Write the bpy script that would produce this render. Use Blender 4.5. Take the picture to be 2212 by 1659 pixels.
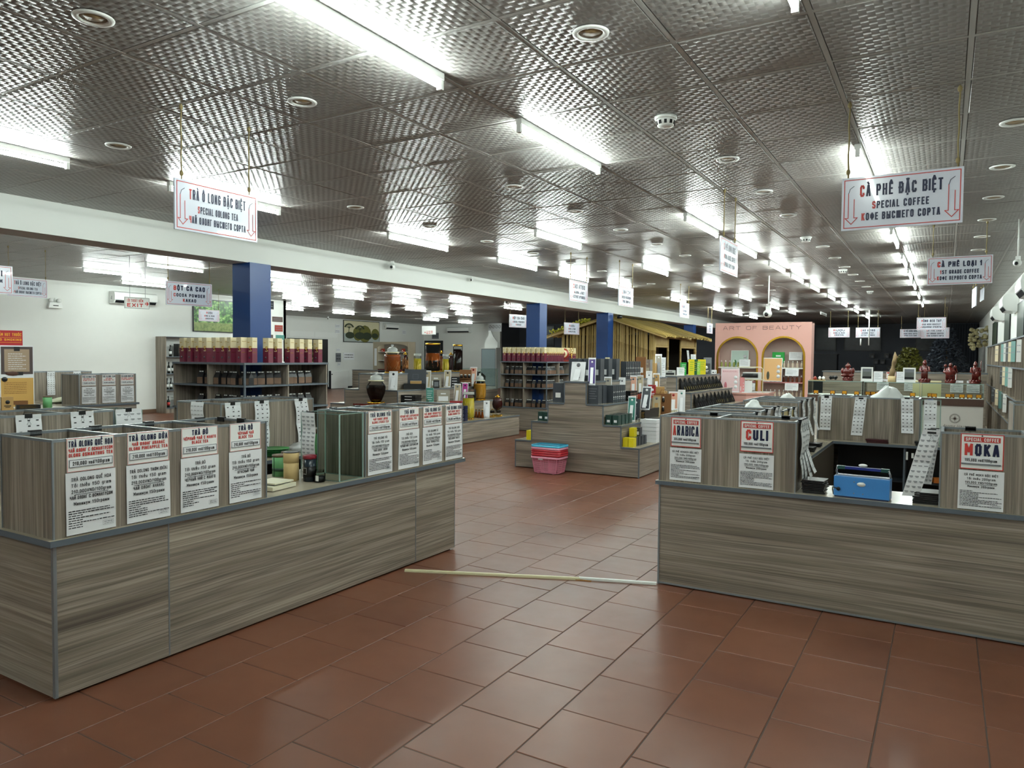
import bpy, math, random
from mathutils import Matrix, Vector
R = random.Random(7)
SC = bpy.context.scene
COL = SC.collection
for o in list(bpy.data.objects): bpy.data.objects.remove(o)

# ------------------------------------------------------------ camera, world, exposure
cam = bpy.data.objects.new('camera', bpy.data.cameras.new('camera')); COL.objects.link(cam)
def cam_rot(yaw, pitch, roll):
    right = Vector((math.cos(yaw), -math.sin(yaw), 0))
    fwd = Vector((math.sin(yaw)*math.cos(pitch), math.cos(yaw)*math.cos(pitch), math.sin(pitch)))
    up = right.cross(fwd)
    r = right*math.cos(roll)+up*math.sin(roll); u = -right*math.sin(roll)+up*math.cos(roll)
    return Matrix(((r.x, u.x, -fwd.x), (r.y, u.y, -fwd.y), (r.z, u.z, -fwd.z)))
EYE = 1.575
cam.matrix_world = Matrix.Translation((0, 0, EYE)) @ cam_rot(-.5349, -.0375, .0085).to_4x4()
cam.data.sensor_width = 36; cam.data.lens = 1580.1/2212*36
cam.data.clip_start = .02; cam.data.clip_end = 200
SC.camera = cam
SC.cycles.transparent_max_bounces = 40
w = bpy.data.worlds.new('world'); SC.world = w; w.use_nodes = True
w.node_tree.nodes['Background'].inputs[0].default_value = (.012, .014, .018, 1)   # night outside
w.node_tree.nodes['Background'].inputs[1].default_value = 1
SC.view_settings.view_transform = 'Standard'; SC.view_settings.look = 'None'
SC.view_settings.exposure = 1.32; SC.view_settings.gamma = 1; SC.view_settings.use_curve_mapping = False
TUBE = 62.0                    # radiance of a lit fluorescent tube
H, HL = 3.053, 3.28            # ceiling height of the main bay and of the left bay
PI = math.pi

# ------------------------------------------------------------ materials
def lin(c):
    if isinstance(c, str): c = [int(c[i:i+2], 16)/255 for i in (0, 2, 4)]
    return tuple((v/12.92 if v <= .04045 else ((v+.055)/1.055)**2.4) for v in c)+(1,)
MC = {}
def mat(name, col='808080', rough=.5, metal=0, emit=0, trans=0, coat=0, alpha=1, var=0, spec=.5, ior=1.45):
    if name in MC: return MC[name]
    m = bpy.data.materials.new(name); m.use_nodes = True; MC[name] = m
    nt = m.node_tree; b = nt.nodes['Principled BSDF']; c = lin(col)
    b.inputs['Base Color'].default_value = c; b.inputs['Roughness'].default_value = rough
    b.inputs['Metallic'].default_value = metal; b.inputs['Transmission Weight'].default_value = trans
    b.inputs['Coat Weight'].default_value = coat; b.inputs['Alpha'].default_value = alpha
    b.inputs['Specular IOR Level'].default_value = spec; b.inputs['IOR'].default_value = ior
    if emit:
        b.inputs['Emission Color'].default_value = c; b.inputs['Emission Strength'].default_value = emit
    if var:
        tc = nt.nodes.new('ShaderNodeTexCoord'); n = nt.nodes.new('ShaderNodeTexNoise'); n.inputs['Scale'].default_value = 6
        n.inputs['Detail'].default_value = 6
        mx = nt.nodes.new('ShaderNodeMix'); mx.data_type = 'RGBA'
        mx.inputs[6].default_value = tuple(v*(1-var) for v in c[:3])+(1,); mx.inputs[7].default_value = tuple(min(1, v*(1+var)) for v in c[:3])+(1,)
        nt.links.new(tc.outputs['Object'], n.inputs['Vector']); nt.links.new(n.outputs[0], mx.inputs[0])
        nt.links.new(mx.outputs[2], b.inputs['Base Color'])
    return m
def N(nt, t, **k):
    n = nt.nodes.new('ShaderNode'+t)
    for a, v in k.items():
        if a.startswith('_'): setattr(n, a[1:], v)
        else:
            key = a.replace('__', ' ')
            n.inputs[int(key[1:]) if key[0] == 'i' and key[1:].isdigit() else key].default_value = v
    return n
def ramp(nt, stops):
    r = nt.nodes.new('ShaderNodeValToRGB'); e = r.color_ramp.elements
    while len(e) < len(stops): e.new(.5)
    for i, (p, c) in enumerate(stops): e[i].position = p; e[i].color = lin(c)
    return r
def wood(name, grain, stops, big=11, streak=.28, rough=.42):
    m = mat(name, '7d7262', rough); nt = m.node_tree; L = nt.links.new; b = nt.nodes['Principled BSDF']
    tc = N(nt, 'TexCoord'); oi = N(nt, 'ObjectInfo')
    ad = N(nt, 'VectorMath', _operation='MULTIPLY_ADD'); ad.inputs[1].default_value = (7, 3, 5)
    L(oi.outputs['Random'], ad.inputs[0]); L(tc.outputs['Object'], ad.inputs[2])
    # slow warp so the grain runs in long waves
    n0 = N(nt, 'TexNoise', Scale=1.0, Detail=2.0); s0 = N(nt, 'VectorMath', _operation='SCALE'); s0.inputs['Scale'].default_value = .022
    mpw = N(nt, 'Mapping'); mpw.inputs['Scale'].default_value = (1.3, 1.3, 3) if grain == 'h' else (3, 3, 1.3)
    L(ad.outputs[0], mpw.inputs[0]); L(mpw.outputs[0], n0.inputs[0]); L(n0.outputs['Color'], s0.inputs[0])
    a2 = N(nt, 'VectorMath', _operation='ADD'); L(ad.outputs[0], a2.inputs[0]); L(s0.outputs[0], a2.inputs[1])
    mp = N(nt, 'Mapping'); mp.inputs['Scale'].default_value = (.35, .35, big) if grain == 'h' else (big, big, .3)
    L(a2.outputs[0], mp.inputs[0])
    n1 = N(nt, 'TexNoise', Scale=1.0, Detail=3.0, Roughness=.55); L(mp.outputs[0], n1.inputs[0])
    r1 = ramp(nt, stops); L(n1.outputs[0], r1.inputs[0])
    mp2 = N(nt, 'Mapping'); mp2.inputs['Scale'].default_value = (1.0, 1.0, 120) if grain == 'h' else (110, 110, 1.0)
    L(a2.outputs[0], mp2.inputs[0])
    n2 = N(nt, 'TexNoise', Scale=1.0, Detail=4.0, Roughness=.65); L(mp2.outputs[0], n2.inputs[0])
    r2 = ramp(nt, [(.33, '4a453f'), (.46, 'b9b5ae'), (.62, 'ffffff')]); L(n2.outputs[0], r2.inputs[0])
    mx = N(nt, 'Mix', _data_type='RGBA', _blend_type='MULTIPLY'); mx.inputs[0].default_value = streak*2
    L(r1.outputs[0], mx.inputs[6]); L(r2.outputs[0], mx.inputs[7]); L(mx.outputs[2], b.inputs['Base Color'])
    bp = N(nt, 'Bump', Strength=.12, Distance=.002); L(n2.outputs[0], bp.inputs['Height']); L(bp.outputs[0], b.inputs['Normal'])
    return m
WST = [(.32, '73695f'), (.43, '8f8577'), (.5, 'a2978a'), (.56, '857b70'), (.68, 'aea394')]
M_WH = wood('laminate_horizontal_grain', 'h', WST)
M_WV = wood('laminate_vertical_grain', 'v', WST, big=9)
M_WT = wood('worktop_laminate', 'h', [(.3, '938a78'), (.5, 'a59b88'), (.7, 'b5ab97')], big=3, streak=.15, rough=.22)
M_SL = mat('slate_edging', '59626a', .4)
M_AL = mat('aluminium_trim', '8e969b', .3, .6)
M_DK = mat('dark_interior', '23262b', .6)
M_BK = mat('black_plastic', '121315', .35)
M_WH_ = mat('white_paint', 'dfe1dc', .7, var=.02)
M_PW = mat('white_plastic', 'e4e6e2', .35)
M_PP = mat('paper', 'e2e4e6', .45)
M_SG = mat('glossy_sign_white', 'd8dce8', .18, coat=.4)
M_NV = mat('navy_print', '10183c', .4)
M_RD = mat('red_print', 'c23a34', .4)
M_BP = mat('black_print', '1c1d22', .5)
M_GP = mat('grey_print', '6f7378', .5)
M_GO = mat('gold_metal', 'd9a93c', .18, 1)
M_BL = mat('blue_column_paint', '173c74', .4)
M_GR = mat('green_tin', '5f9d66', .4, var=.1)
M_BD = mat('burgundy_card', '6b2136', .4)
M_CR = mat('cream_card', 'd9cda6', .4)
M_YL = mat('yellow_card', 'd8c81e', .4)
M_PK = mat('pink_paint', 'd9a79b', .4)
M_ROPE = mat('rope', '8b7c55', .8)
M_AMB = mat('amber_card', 'd9901c', .35)
M_MAH = mat('dark_red_lacquer', '5c1a14', .22, coat=.5)
M_KRA = mat('kraft_card', 'b08c55', .6)
M_SIL = mat('silver_foil', 'b8bcc0', .25, .8)
M_BROWN = mat('brown_trim', '4d3a31', .4)
def glass(name, col='dfece6', k=.1, dens=.9):
    if name in MC: return MC[name]
    m = bpy.data.materials.new(name); m.use_nodes = True; MC[name] = m; nt = m.node_tree; nt.nodes.clear()
    out = N(nt, 'OutputMaterial'); t = N(nt, 'BsdfTransparent'); g = N(nt, 'BsdfGlossy', Roughness=.02); fr = N(nt, 'LayerWeight', Blend=.12)
    c = lin(col); t.inputs[0].default_value = (c[0]*dens, c[1]*dens, c[2]*dens, 1)
    mx = N(nt, 'MixShader'); nt.links.new(fr.outputs[0], mx.inputs[0]); nt.links.new(t.outputs[0], mx.inputs[1]); nt.links.new(g.outputs[0], mx.inputs[2])
    nt.links.new(mx.outputs[0], out.inputs[0]); return m
M_GL = glass('clear_glass', 'f9fcfa', dens=.995); M_GE = mat('glass_edge', '93aca5', .2)
M_JAR = glass('jar_glass', 'f2f4f2', dens=.97)
M_POLY = mat('clear_plastic_bag', 'd5d8d8', .2, alpha=.45)
def floor_mat():
    m = mat('terracotta_tile', '7a4a36', .26, spec=.55); nt = m.node_tree; L = nt.links.new; b = nt.nodes['Principled BSDF']
    g = N(nt, 'NewGeometry'); n = N(nt, 'TexNoise', Scale=1.3, Detail=3.0); L(g.outputs['Position'], n.inputs['Vector'])
    r = ramp(nt, [(.3, '60392a'), (.5, '6b412d'), (.75, '754934')]); oi = N(nt, 'ObjectInfo'); ma = N(nt, 'Math', _operation='MULTIPLY_ADD')
    ma.inputs[1].default_value = .2; L(oi.outputs['Random'], ma.inputs[0]); L(n.outputs[0], ma.inputs[2]); L(ma.outputs[0], r.inputs[0])
    L(r.outputs[0], b.inputs['Base Color'])
    n2 = N(nt, 'TexNoise', Scale=9.0, Detail=5.0); L(g.outputs['Position'], n2.inputs['Vector'])
    mr = N(nt, 'MapRange'); mr.inputs['To Min'].default_value = .3; mr.inputs['To Max'].default_value = .42
    L(n2.outputs[0], mr.inputs['Value']); L(mr.outputs[0], b.inputs['Roughness'])
    return m
M_FL = floor_mat(); M_GT = mat('grout', '4a3c34', .8)
def ceil_mat():
    m = mat('embossed_metal_panel', '8d8a86', .36, .2, spec=.3); nt = m.node_tree; L = nt.links.new; b = nt.nodes['Principled BSDF']
    g = N(nt, 'NewGeometry'); sp = N(nt, 'SeparateXYZ'); L(g.outputs['Position'], sp.inputs[0])
    def math_(op, a, bb=None):
        k = N(nt, 'Math', _operation=op)
        for i, v in enumerate((a, bb)):
            if v is None: continue
            if isinstance(v, (int, float)): k.inputs[i].default_value = v
            else: L(v, k.inputs[i])
        return k.outputs[0]
    C = .033
    u = math_('DIVIDE', sp.outputs[0], C); v = math_('DIVIDE', sp.outputs[1], C)
    chk = math_('MODULO', math_('ADD', math_('ADD', math_('FLOOR', u), math_('FLOOR', v)), 2000.0), 2.0)
    hu = math_('ABSOLUTE', math_('SINE', math_('MULTIPLY', u, PI))); hv = math_('ABSOLUTE', math_('SINE', math_('MULTIPLY', v, PI)))
    mx = N(nt, 'Mix', _data_type='FLOAT'); L(chk, mx.inputs[0]); L(hu, mx.inputs[2]); L(hv, mx.inputs[3])
    bp = N(nt, 'Bump', Strength=.48, Distance=.005); L(mx.outputs[0], bp.inputs['Height'])
    n = N(nt, 'TexNoise', Scale=.9, Detail=2.0); L(g.outputs['Position'], n.inputs['Vector'])      # panels sag slightly
    bp2 = N(nt, 'Bump', Strength=.35, Distance=.05); L(n.outputs[0], bp2.inputs['Height']); L(bp2.outputs[0], bp.inputs['Normal'])
    L(bp.outputs[0], b.inputs['Normal'])
    return m
M_CP = ceil_mat()
M_CG = mat('ceiling_grid_metal', 'a9a8a4', .45, .1)
M_TB = mat('lit_tube', 'f2fffa', .3, emit=TUBE)

# ------------------------------------------------------------ mesh builder
class MB:
    def __init__(s): s.v = []; s.f = []; s.mi = []; s.sm = []; s.ms = []
    def m(s, mt):
        if mt not in s.ms: s.ms.append(mt)
        return s.ms.index(mt)
    def add(s, vs, fs, mt, smooth=False):
        b = len(s.v); s.v += [tuple(p) for p in vs]; k = s.m(mt)
        for f in fs: s.f.append(tuple(b+i for i in f)); s.mi.append(k); s.sm.append(smooth)
        return s
    def box(s, x0, x1, y0, y1, z0, z1, mt, top=None):
        if x0 > x1: x0, x1 = x1, x0
        if y0 > y1: y0, y1 = y1, y0
        if z0 > z1: z0, z1 = z1, z0
        v = [(x0,y0,z0),(x1,y0,z0),(x1,y1,z0),(x0,y1,z0),(x0,y0,z1),(x1,y0,z1),(x1,y1,z1),(x0,y1,z1)]
        s.add(v, [(0,3,2,1),(0,1,5,4),(1,2,6,5),(2,3,7,6),(3,0,4,7)], mt)
        b = len(s.v); s.v += v[4:]; s.f.append((b, b+1, b+2, b+3)); s.mi.append(s.m(top or mt)); s.sm.append(False)
        return s
    def prism(s, pts, y0, y1, mt, side=None):      # polygon in x,z extruded along y
        n = len(pts); v = [(x, y0, z) for x, z in pts]+[(x, y1, z) for x, z in pts]
        s.add(v, [tuple(range(n)), tuple(range(2*n-1, n-1, -1))], mt)
        b = len(s.v); s.v += v
        for i in range(n):
            j = (i+1) % n; s.f.append((b+i, b+n+i, b+n+j, b+j)); s.mi.append(s.m(side or mt)); s.sm.append(False)
        return s
    def lathe(s, prof, mt, c=(0, 0, 0), seg=20, smooth=True, sx=1, sy=1, caps=True):    # profile (r,z) bottom to top
        v = []; f = []
        for r, z in prof:
            for i in range(seg):
                a = 2*PI*i/seg; v.append((c[0]+r*math.cos(a)*sx, c[1]+r*math.sin(a)*sy, c[2]+z))
        for k in range(len(prof)-1):
            for i in range(seg):
                j = (i+1) % seg; f.append((k*seg+i, k*seg+j, (k+1)*seg+j, (k+1)*seg+i))
        if caps and prof[0][0] > 1e-4: f.append(tuple(range(seg-1, -1, -1)))
        if caps and prof[-1][0] > 1e-4: f.append(tuple((len(prof)-1)*seg+i for i in range(seg)))
        return s.add(v, f, mt, smooth)
    def cyl(s, x, y, z0, z1, r, mt, seg=16): return s.lathe([(r, z0), (r, z1)], mt, (x, y, 0), seg)
    def tube(s, pts, r, mt, seg=6, taper=None):
        pts = [Vector(p) for p in pts]; v = []; f = []
        for i, p in enumerate(pts):
            d = (pts[min(i+1, len(pts)-1)]-pts[max(i-1, 0)]).normalized()
            a = d.orthogonal().normalized() if abs(d.z) < .99 else Vector((1, 0, 0))
            if abs(d.z) < .99: a = d.cross(Vector((0, 0, 1))).normalized()
            b = d.cross(a); rr = r if taper is None else r*taper[i]
            for k in range(seg):
                t = 2*PI*k/seg; v.append(p+(a*math.cos(t)+b*math.sin(t))*rr)
        for i in range(len(pts)-1):
            for k in range(seg):
                j = (k+1) % seg; f.append((i*seg+k, i*seg+j, (i+1)*seg+j, (i+1)*seg+k))
        f.append(tuple(range(seg-1, -1, -1))); f.append(tuple((len(pts)-1)*seg+k for k in range(seg)))
        return s.add(v, f, mt, True)
    def blob(s, c, r, mt, seg=10, rings=6, jit=0, rnd=None):
        prof = []; v = []; f = []
        r = (r, r, r) if isinstance(r, (int, float)) else r
        v.append((c[0], c[1], c[2]-r[2]))
        for k in range(1, rings):
            t = PI*k/rings
            for i in range(seg):
                a = 2*PI*i/seg; q = 1+(rnd.uniform(-jit, jit) if rnd else 0)
                v.append((c[0]+r[0]*math.sin(t)*math.cos(a)*q, c[1]+r[1]*math.sin(t)*math.sin(a)*q, c[2]-r[2]*math.cos(t)*q))
        v.append((c[0], c[1], c[2]+r[2])); n = len(v)-1
        for i in range(seg):
            j = (i+1) % seg; f.append((0, 1+j, 1+i)); f.append((n, n-seg+i, n-seg+j))
            for k in range(rings-2): f.append((1+k*seg+i, 1+k*seg+j, 1+(k+1)*seg+j, 1+(k+1)*seg+i))
        return s.add(v, f, mt, True)
    def face(s, pts, mt): return s.add(pts, [tuple(range(len(pts)))], mt)
    def move(s, dx=0, dy=0, dz=0, rz=0, rx=0, ry=0, piv=(0, 0, 0), start=0):
        Mx = Matrix.Translation(Vector(piv)+Vector((dx, dy, dz))) @ Matrix.Rotation(rz, 4, 'Z') @ Matrix.Rotation(rx, 4, 'X') @ Matrix.Rotation(ry, 4, 'Y') @ Matrix.Translation(-Vector(piv))
        for i in range(start, len(s.v)): s.v[i] = tuple(Mx @ Vector(s.v[i]))
        return s
    # print on the plane facing -Y at y: thin relief, no trick
    def rect(s, x0, x1, z0, z1, y, mt): return s.face([(x0, y, z0), (x1, y, z0), (x1, y, z1), (x0, y, z1)], mt)
    def frame(s, x0, x1, z0, z1, y, t, mt):
        s.rect(x0, x1, z0, z0+t, y, mt); s.rect(x0, x1, z1-t, z1, y, mt); s.rect(x0, x0+t, z0+t, z1-t, y, mt); return s.rect(x1-t, x1, z0+t, z1-t, y, mt)
    k = 0
    def stroke(s, pts, t, y0, mt):
        for (ax, az), (bx, bz) in zip(pts, pts[1:]):
            L = math.hypot(bx-ax, bz-az)
            if L < 1e-6: continue
            s.k = (s.k+1) % 11; y = y0-s.k*.00006           # each stroke lies a hair above the last
            dx, dz = (bx-ax)/L*t/2, (bz-az)/L*t/2; e = .9
            s.face([(ax-dx*e+dz, y, az-dz*e-dx), (bx+dx*e+dz, y, bz+dz*e-dx), (bx+dx*e-dz, y, bz+dz*e+dx), (ax-dx*e-dz, y, az-dz*e+dx)], mt)
        return s
    def text(s, txt, x, z, h, y, mt, width=None, wt=.17, align='c', hl=None, cond=.62, mx=.36):
        # stroke lettering; hl = material for the first letter
        adv = []; tot = 0
        for ch in txt:
            g = glyph(ch); a = g[0]/6*h*cond; adv.append(a); tot += a+h*.14
        tot -= h*.14
        k = 1.0
        if width and tot > 0: k = width/tot; tot = width
        cx = x-tot/2 if align == 'c' else x
        t = min(h*wt, 4/6*h*cond*k*mx)
        for i, ch in enumerate(txt):
            g = glyph(ch); m_ = hl if (hl and i == 0) else mt
            for pl in g[1]:
                s.stroke([(cx+(t/2 + px/g[0]*(adv[i]*k-t) if g[0] > 0 and len(pl) else 0), z+t/2+pz/6*(h-t)) for px, pz in pl], t, y, m_)
            cx += (adv[i]+h*.14)*k
        return s
    def scribble(s, x0, x1, z, h, y, mt, rnd, fill=1.0):     # a line of print too small to read
        x = x0; end = x0+(x1-x0)*fill
        while x < end-h*.3:
            L = min(rnd.uniform(1.2, 3.6)*h, end-x); s.rect(x, x+L, z, z+h*rnd.uniform(.55, .8), y, mt); x += L+h*.45
        return s

GL = {}
def _g(ch, w, d): GL[ch] = (w, [[tuple(float(q) for q in p.split(',')) for p in pl.split()] for pl in d.split(';') if pl])
for row in '''A|4|0,0 1.6,6 2.4,6 4,0;.7,2 3.3,2
B|4|0,0 0,6 3,6 4,5.2 4,4 3,3.2 0,3.2;3,3.2 4,2.4 4,.8 3,0 0,0
C|4|4,4.6 4,5.2 3,6 1,6 0,5 0,1 1,0 3,0 4,.8 4,1.4
D|4|0,0 0,6 2.8,6 4,5 4,1 2.8,0 0,0
E|3.6|3.6,0 0,0 0,6 3.6,6;0,3.1 3.1,3.1
F|3.5|0,0 0,6 3.5,6;0,3.1 3,3.1
G|4|4,4.6 4,5.2 3,6 1,6 0,5 0,1 1,0 3,0 4,1 4,2.8 2.2,2.8
H|4|0,0 0,6;4,0 4,6;0,3.1 4,3.1
I|.9|.45,0 .45,6
J|3|3,6 3,1 2.2,0 .8,0 0,1
K|4|0,0 0,6;4,6 .6,2.9;1.3,3.6 4,0
L|3.4|0,6 0,0 3.4,0
M|5|0,0 0,6 2.5,2 5,6 5,0
N|4|0,0 0,6 4,0 4,6
O|4|0,1 0,5 1,6 3,6 4,5 4,1 3,0 1,0 0,1
P|4|0,0 0,6 3,6 4,5 4,3.7 3,2.8 0,2.8
Q|4|0,1 0,5 1,6 3,6 4,5 4,1 3,0 1,0 0,1;2.4,1.6 4.2,-.6
R|4|0,0 0,6 3,6 4,5 4,3.9 3,3 0,3;2.4,3 4,0
S|4|4,4.9 3.2,6 .9,6 0,5.2 0,3.9 .9,3.2 3.1,2.9 4,2.1 4,.9 3.1,0 .8,0 0,1.1
T|4|2,0 2,6;0,6 4,6
U|4|0,6 0,1 1,0 3,0 4,1 4,6
V|4|0,6 2,0 4,6
W|5.4|0,6 1.3,0 2.7,5 4.1,0 5.4,6
X|4|0,0 4,6;0,6 4,0
Y|4|0,6 2,3 4,6;2,3 2,0
Z|4|0,6 4,6 0,0 4,0
0|3.8|0,1 0,5 1,6 2.8,6 3.8,5 3.8,1 2.8,0 1,0 0,1
1|2.8|0,4.2 2,6 2,0
2|3.8|0,5 1,6 2.8,6 3.8,5 3.8,4 0,0 3.8,0
3|3.8|0,5.2 1,6 2.8,6 3.8,5 3.8,4 2.6,3.1 3.8,2.2 3.8,1 2.8,0 1,0 0,.9
4|3.8|3,0 3,6 0,2 3.8,2
5|3.8|3.6,6 .3,6 .2,3.4 2.8,3.6 3.8,2.6 3.8,1 2.8,0 .9,0 0,.8
6|3.8|3.6,5.4 2.8,6 1,6 0,5 0,1 1,0 2.8,0 3.8,1 3.8,2.4 2.8,3.4 0,3
7|3.8|0,6 3.8,6 1.4,0
8|3.8|1,3.2 0,4 0,5.2 1,6 2.8,6 3.8,5.2 3.8,4 2.8,3.2 1,3.2 0,2.4 0,.9 1,0 2.8,0 3.8,.9 3.8,2.4 2.8,3.2
9|3.8|.2,.6 1,0 2.8,0 3.8,1 3.8,5 2.8,6 1,6 0,5 0,3.7 1,2.7 3.8,3
.|.9|.45,0 .45,.3
,|1|.6,.5 .2,-1
/|2.4|0,-.3 2.4,6.3
&|4.4|4.4,0 .8,4.6 1,5.6 2,6 3,5.4 2.8,4.4 .2,2 .2,.8 1.2,0 3,0 4.2,2.2
(|1.5|1.5,6.5 .3,5 .3,1 1.5,-.5
)|1.5|0,6.5 1.2,5 1.2,1 0,-.5
-|2.4|0,2.8 2.4,2.8
Ч|4|0,6 0,3.6 1,2.8 4,2.8;4,0 4,6
И|4|0,6 0,0 4,6 4,0
Л|4|0,0 .9,.8 1.2,6 4,6 4,0
Г|3.4|0,0 0,6 3.4,6
Ы|5|0,6 0,0 2.4,0 3.2,.9 3.2,2.4 2.4,3.2 0,3.2;5,0 5,6
Ь|3.6|0,6 0,0 2.6,0 3.6,.9 3.6,2.4 2.6,3.2 0,3.2
Ш|5.2|0,6 0,0 5.2,0 5.2,6;2.6,0 2.6,6
Ф|4.6|2.3,0 2.3,6;.8,1.4 0,2.2 0,4 .8,4.9 3.8,4.9 4.6,4 4.6,2.2 3.8,1.4 .8,1.4
П|4|0,0 0,6 4,6 4,0
Б|3.8|3.5,6 0,6 0,0 2.8,0 3.8,.9 3.8,2.4 2.8,3.3 0,3.3
Д|4.4|.9,0 1.4,6 3.6,6 3.6,0;-.1,-.9 -.1,0 4.4,0 4.4,-.9
У|4|0,6 2,2.4;4,6 1.4,0 .4,0
Я|4|4,0 4,6 1,6 0,5 0,3.9 1,3 4,3;1.6,3 0,0
Ц|4.2|0,6 0,0 4.2,0 4.2,-1;3.6,0 3.6,6
a|3|.2,3.6 1,4.2 2.4,4.2 3,3.5 3,0;3,2.4 .8,2.3 0,1.6 0,.7 .7,0 2,0 3,.9
d|3.2|3.2,6 3.2,0 1,0 0,1 0,3.2 1,4.2 3.2,4.2
e|3.2|0,2.2 3.2,2.2 3.2,3.2 2.3,4.2 1,4.2 0,3.2 0,1 1,0 3,.1
g|3.2|3.2,4.2 3.2,-1 2.3,-1.8 .4,-1.6;3.2,4.2 1,4.2 0,3.2 0,1.2 1,.3 3.2,.3
h|3|0,0 0,6;0,3.2 1,4.2 2.2,4.2 3,3.3 3,0
i|.8|.4,0 .4,4.2;.4,5.3 .4,5.6
m|4.8|0,0 0,4.2;0,3.4 1,4.2 2.4,3.6 2.4,0;2.4,3.4 3.4,4.2 4.8,3.6 4.8,0
n|3|0,0 0,4.2;0,3.2 1,4.2 2.2,4.2 3,3.3 3,0
o|3.2|0,1 0,3.2 1,4.2 2.2,4.2 3.2,3.2 3.2,1 2.2,0 1,0 0,1
r|2.2|0,0 0,4.2;0,3 1,4.2 2.2,4
t|2|.8,5.6 .8,.8 1.4,0 2,.1;0,4.2 2,4.2
u|3|0,4.2 0,1 .8,0 2,0 3,1;3,0 3,4.2
v|3|0,4.2 1.5,0 3,4.2
s|2.8|2.6,3.6 2,4.2 .6,4.2 0,3.4 .6,2.3 2.4,1.9 2.8,1 2,0 .4,0 0,.6
и|3|0,4.2 0,0 3,4.2 3,0
н|3|0,0 0,4.2;3,0 3,4.2;0,2.1 3,2.1
м|3.8|0,0 0,4.2 1.9,1 3.8,4.2 3.8,0
у|3|0,4.2 1.6,1;3,4.2 .9,-1.6
г|2.2|0,0 0,4.2 2.2,4.2
р|3.2|0,-1.8 0,4.2 2.2,4.2 3.2,3.2 3.2,1 2.2,0 0,0
 |2|'''.split('\n'):
    a, b_, c_ = row.split('|'); _g(a, float(b_), c_)
SAME = dict(zip('АВЕКМНОРСТХаЗ', 'ABEKMHOPCTXa3'))
ACC = {'À': 'A`', 'Ô': 'O^', 'Đ': 'D=', 'Ặ': 'Au.', 'Ệ': 'E^.', 'Ứ': "U'+", 'Ế': "E^'", 'Ỏ': 'O?', 'Ê': 'E^', 'Ạ': 'A.', 'Ộ': 'O^.', 'Й': 'Иu', 'Ơ': 'O+', 'ố': "o^'", 'ể': 'e^?',
       'Ả': 'A?', 'Ấ': "A^'", 'Ò': 'O`', 'Ã': 'A~', 'Ầ': 'A^`', 'Á': "A'", 'Ố': "O^'", 'Ố': "O^'", 'Ế': "E^'", 'Ư': 'U+', 'Ợ': 'O+.', 'Ë': 'E:', 'Ё': 'E:', 'Ể': 'E^?', 'Ỗ': 'O^~'}
def glyph(ch):
    if ch in GL: return GL[ch]
    if ch in SAME: return GL[SAME[ch]]
    if ch in ACC:
        d = ACC[ch]; w_, pls = GL[d[0]]; pls = [list(p) for p in pls]; c = w_/2; z = 6.9 if d[0].isupper() or d[0] in 'И' else 5.1; k = 0
        for a in d[1:]:
            if a == '`': pls.append([(c-.9, z+1.1+k), (c+.3, z+.2+k)])
            elif a == "'": pls.append([(c+.9, z+1.1+k), (c-.3, z+.2+k)]); 
            elif a == '^': pls.append([(c-1.1, z), (c, z+.9), (c+1.1, z)]); k = 1.1
            elif a == 'u': pls.append([(c-1.1, z+.9), (c-.6, z+.2), (c+.6, z+.2), (c+1.1, z+.9)])
            elif a == '.': pls.append([(c, -1.4), (c, -1.1)])
            elif a == '?': pls.append([(c-.4, z+1.2+k), (c+.4, z+.9+k), (c, z+.2+k)])
            elif a == '~': pls.append([(c-1, z+.2+k), (c-.3, z+.7+k), (c+.3, z+.3+k), (c+1, z+.8+k)])
            elif a == '=': pls.append([(-.8, 3.1), (1.8, 3.1)])
            elif a == '+': pls.append([(w_, 5.2), (w_+.9, 6), (w_+.8, 6.6)])
            elif a == ':': pls += [[(c-.9, 7.2), (c-.9, 7.5)], [(c+.9, 7.2), (c+.9, 7.5)]]
        GL[ch] = (w_, pls); return GL[ch]
    return GL['-']

# ------------------------------------------------------------ objects
def mesh(mb, name):
    me = bpy.data.meshes.new(name); me.from_pydata(mb.v, [], mb.f)
    for m_ in mb.ms: me.materials.append(m_)
    me.polygons.foreach_set('material_index', mb.mi); me.polygons.foreach_set('use_smooth', mb.sm); me.update()
    return me
def O(name, mb, parent=None, label=None):
    if not mb.v: return None
    o = bpy.data.objects.new(name, mesh(mb, name)); COL.objects.link(o)
    if parent is not None: o.parent = parent
    if label: o['label'] = label
    return o
def T(name, label, cat, loc, rz=0, group=None):
    o = bpy.data.objects.new(name, None); COL.objects.link(o); o.location = loc; o.rotation_euler = (0, 0, rz)
    o.empty_display_size = .1; o['label'] = label; o['category'] = cat
    if group: o['group'] = group
    return o
def TM(name, mb, label, cat, loc=(0, 0, 0), rz=0, group=None):
    o = O(name, mb); o.location = loc; o.rotation_euler = (0, 0, rz); o['label'] = label; o['category'] = cat
    if group: o['group'] = group
    return o
def S(name, mb, parent=None):
    o = O(name, mb, parent)
    if parent is None: o['kind'] = 'structure'
    return o
def dup(root, loc, rz=None, label=None):
    r = root.copy(); COL.objects.link(r); r.location = loc
    if rz is not None: r.rotation_euler = (0, 0, rz)
    if label: r['label'] = label
    for ch in root.children:
        c = ch.copy(); COL.objects.link(c); c.parent = r
        for g in ch.children:
            d = g.copy(); COL.objects.link(d); d.parent = c
    return r
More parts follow.
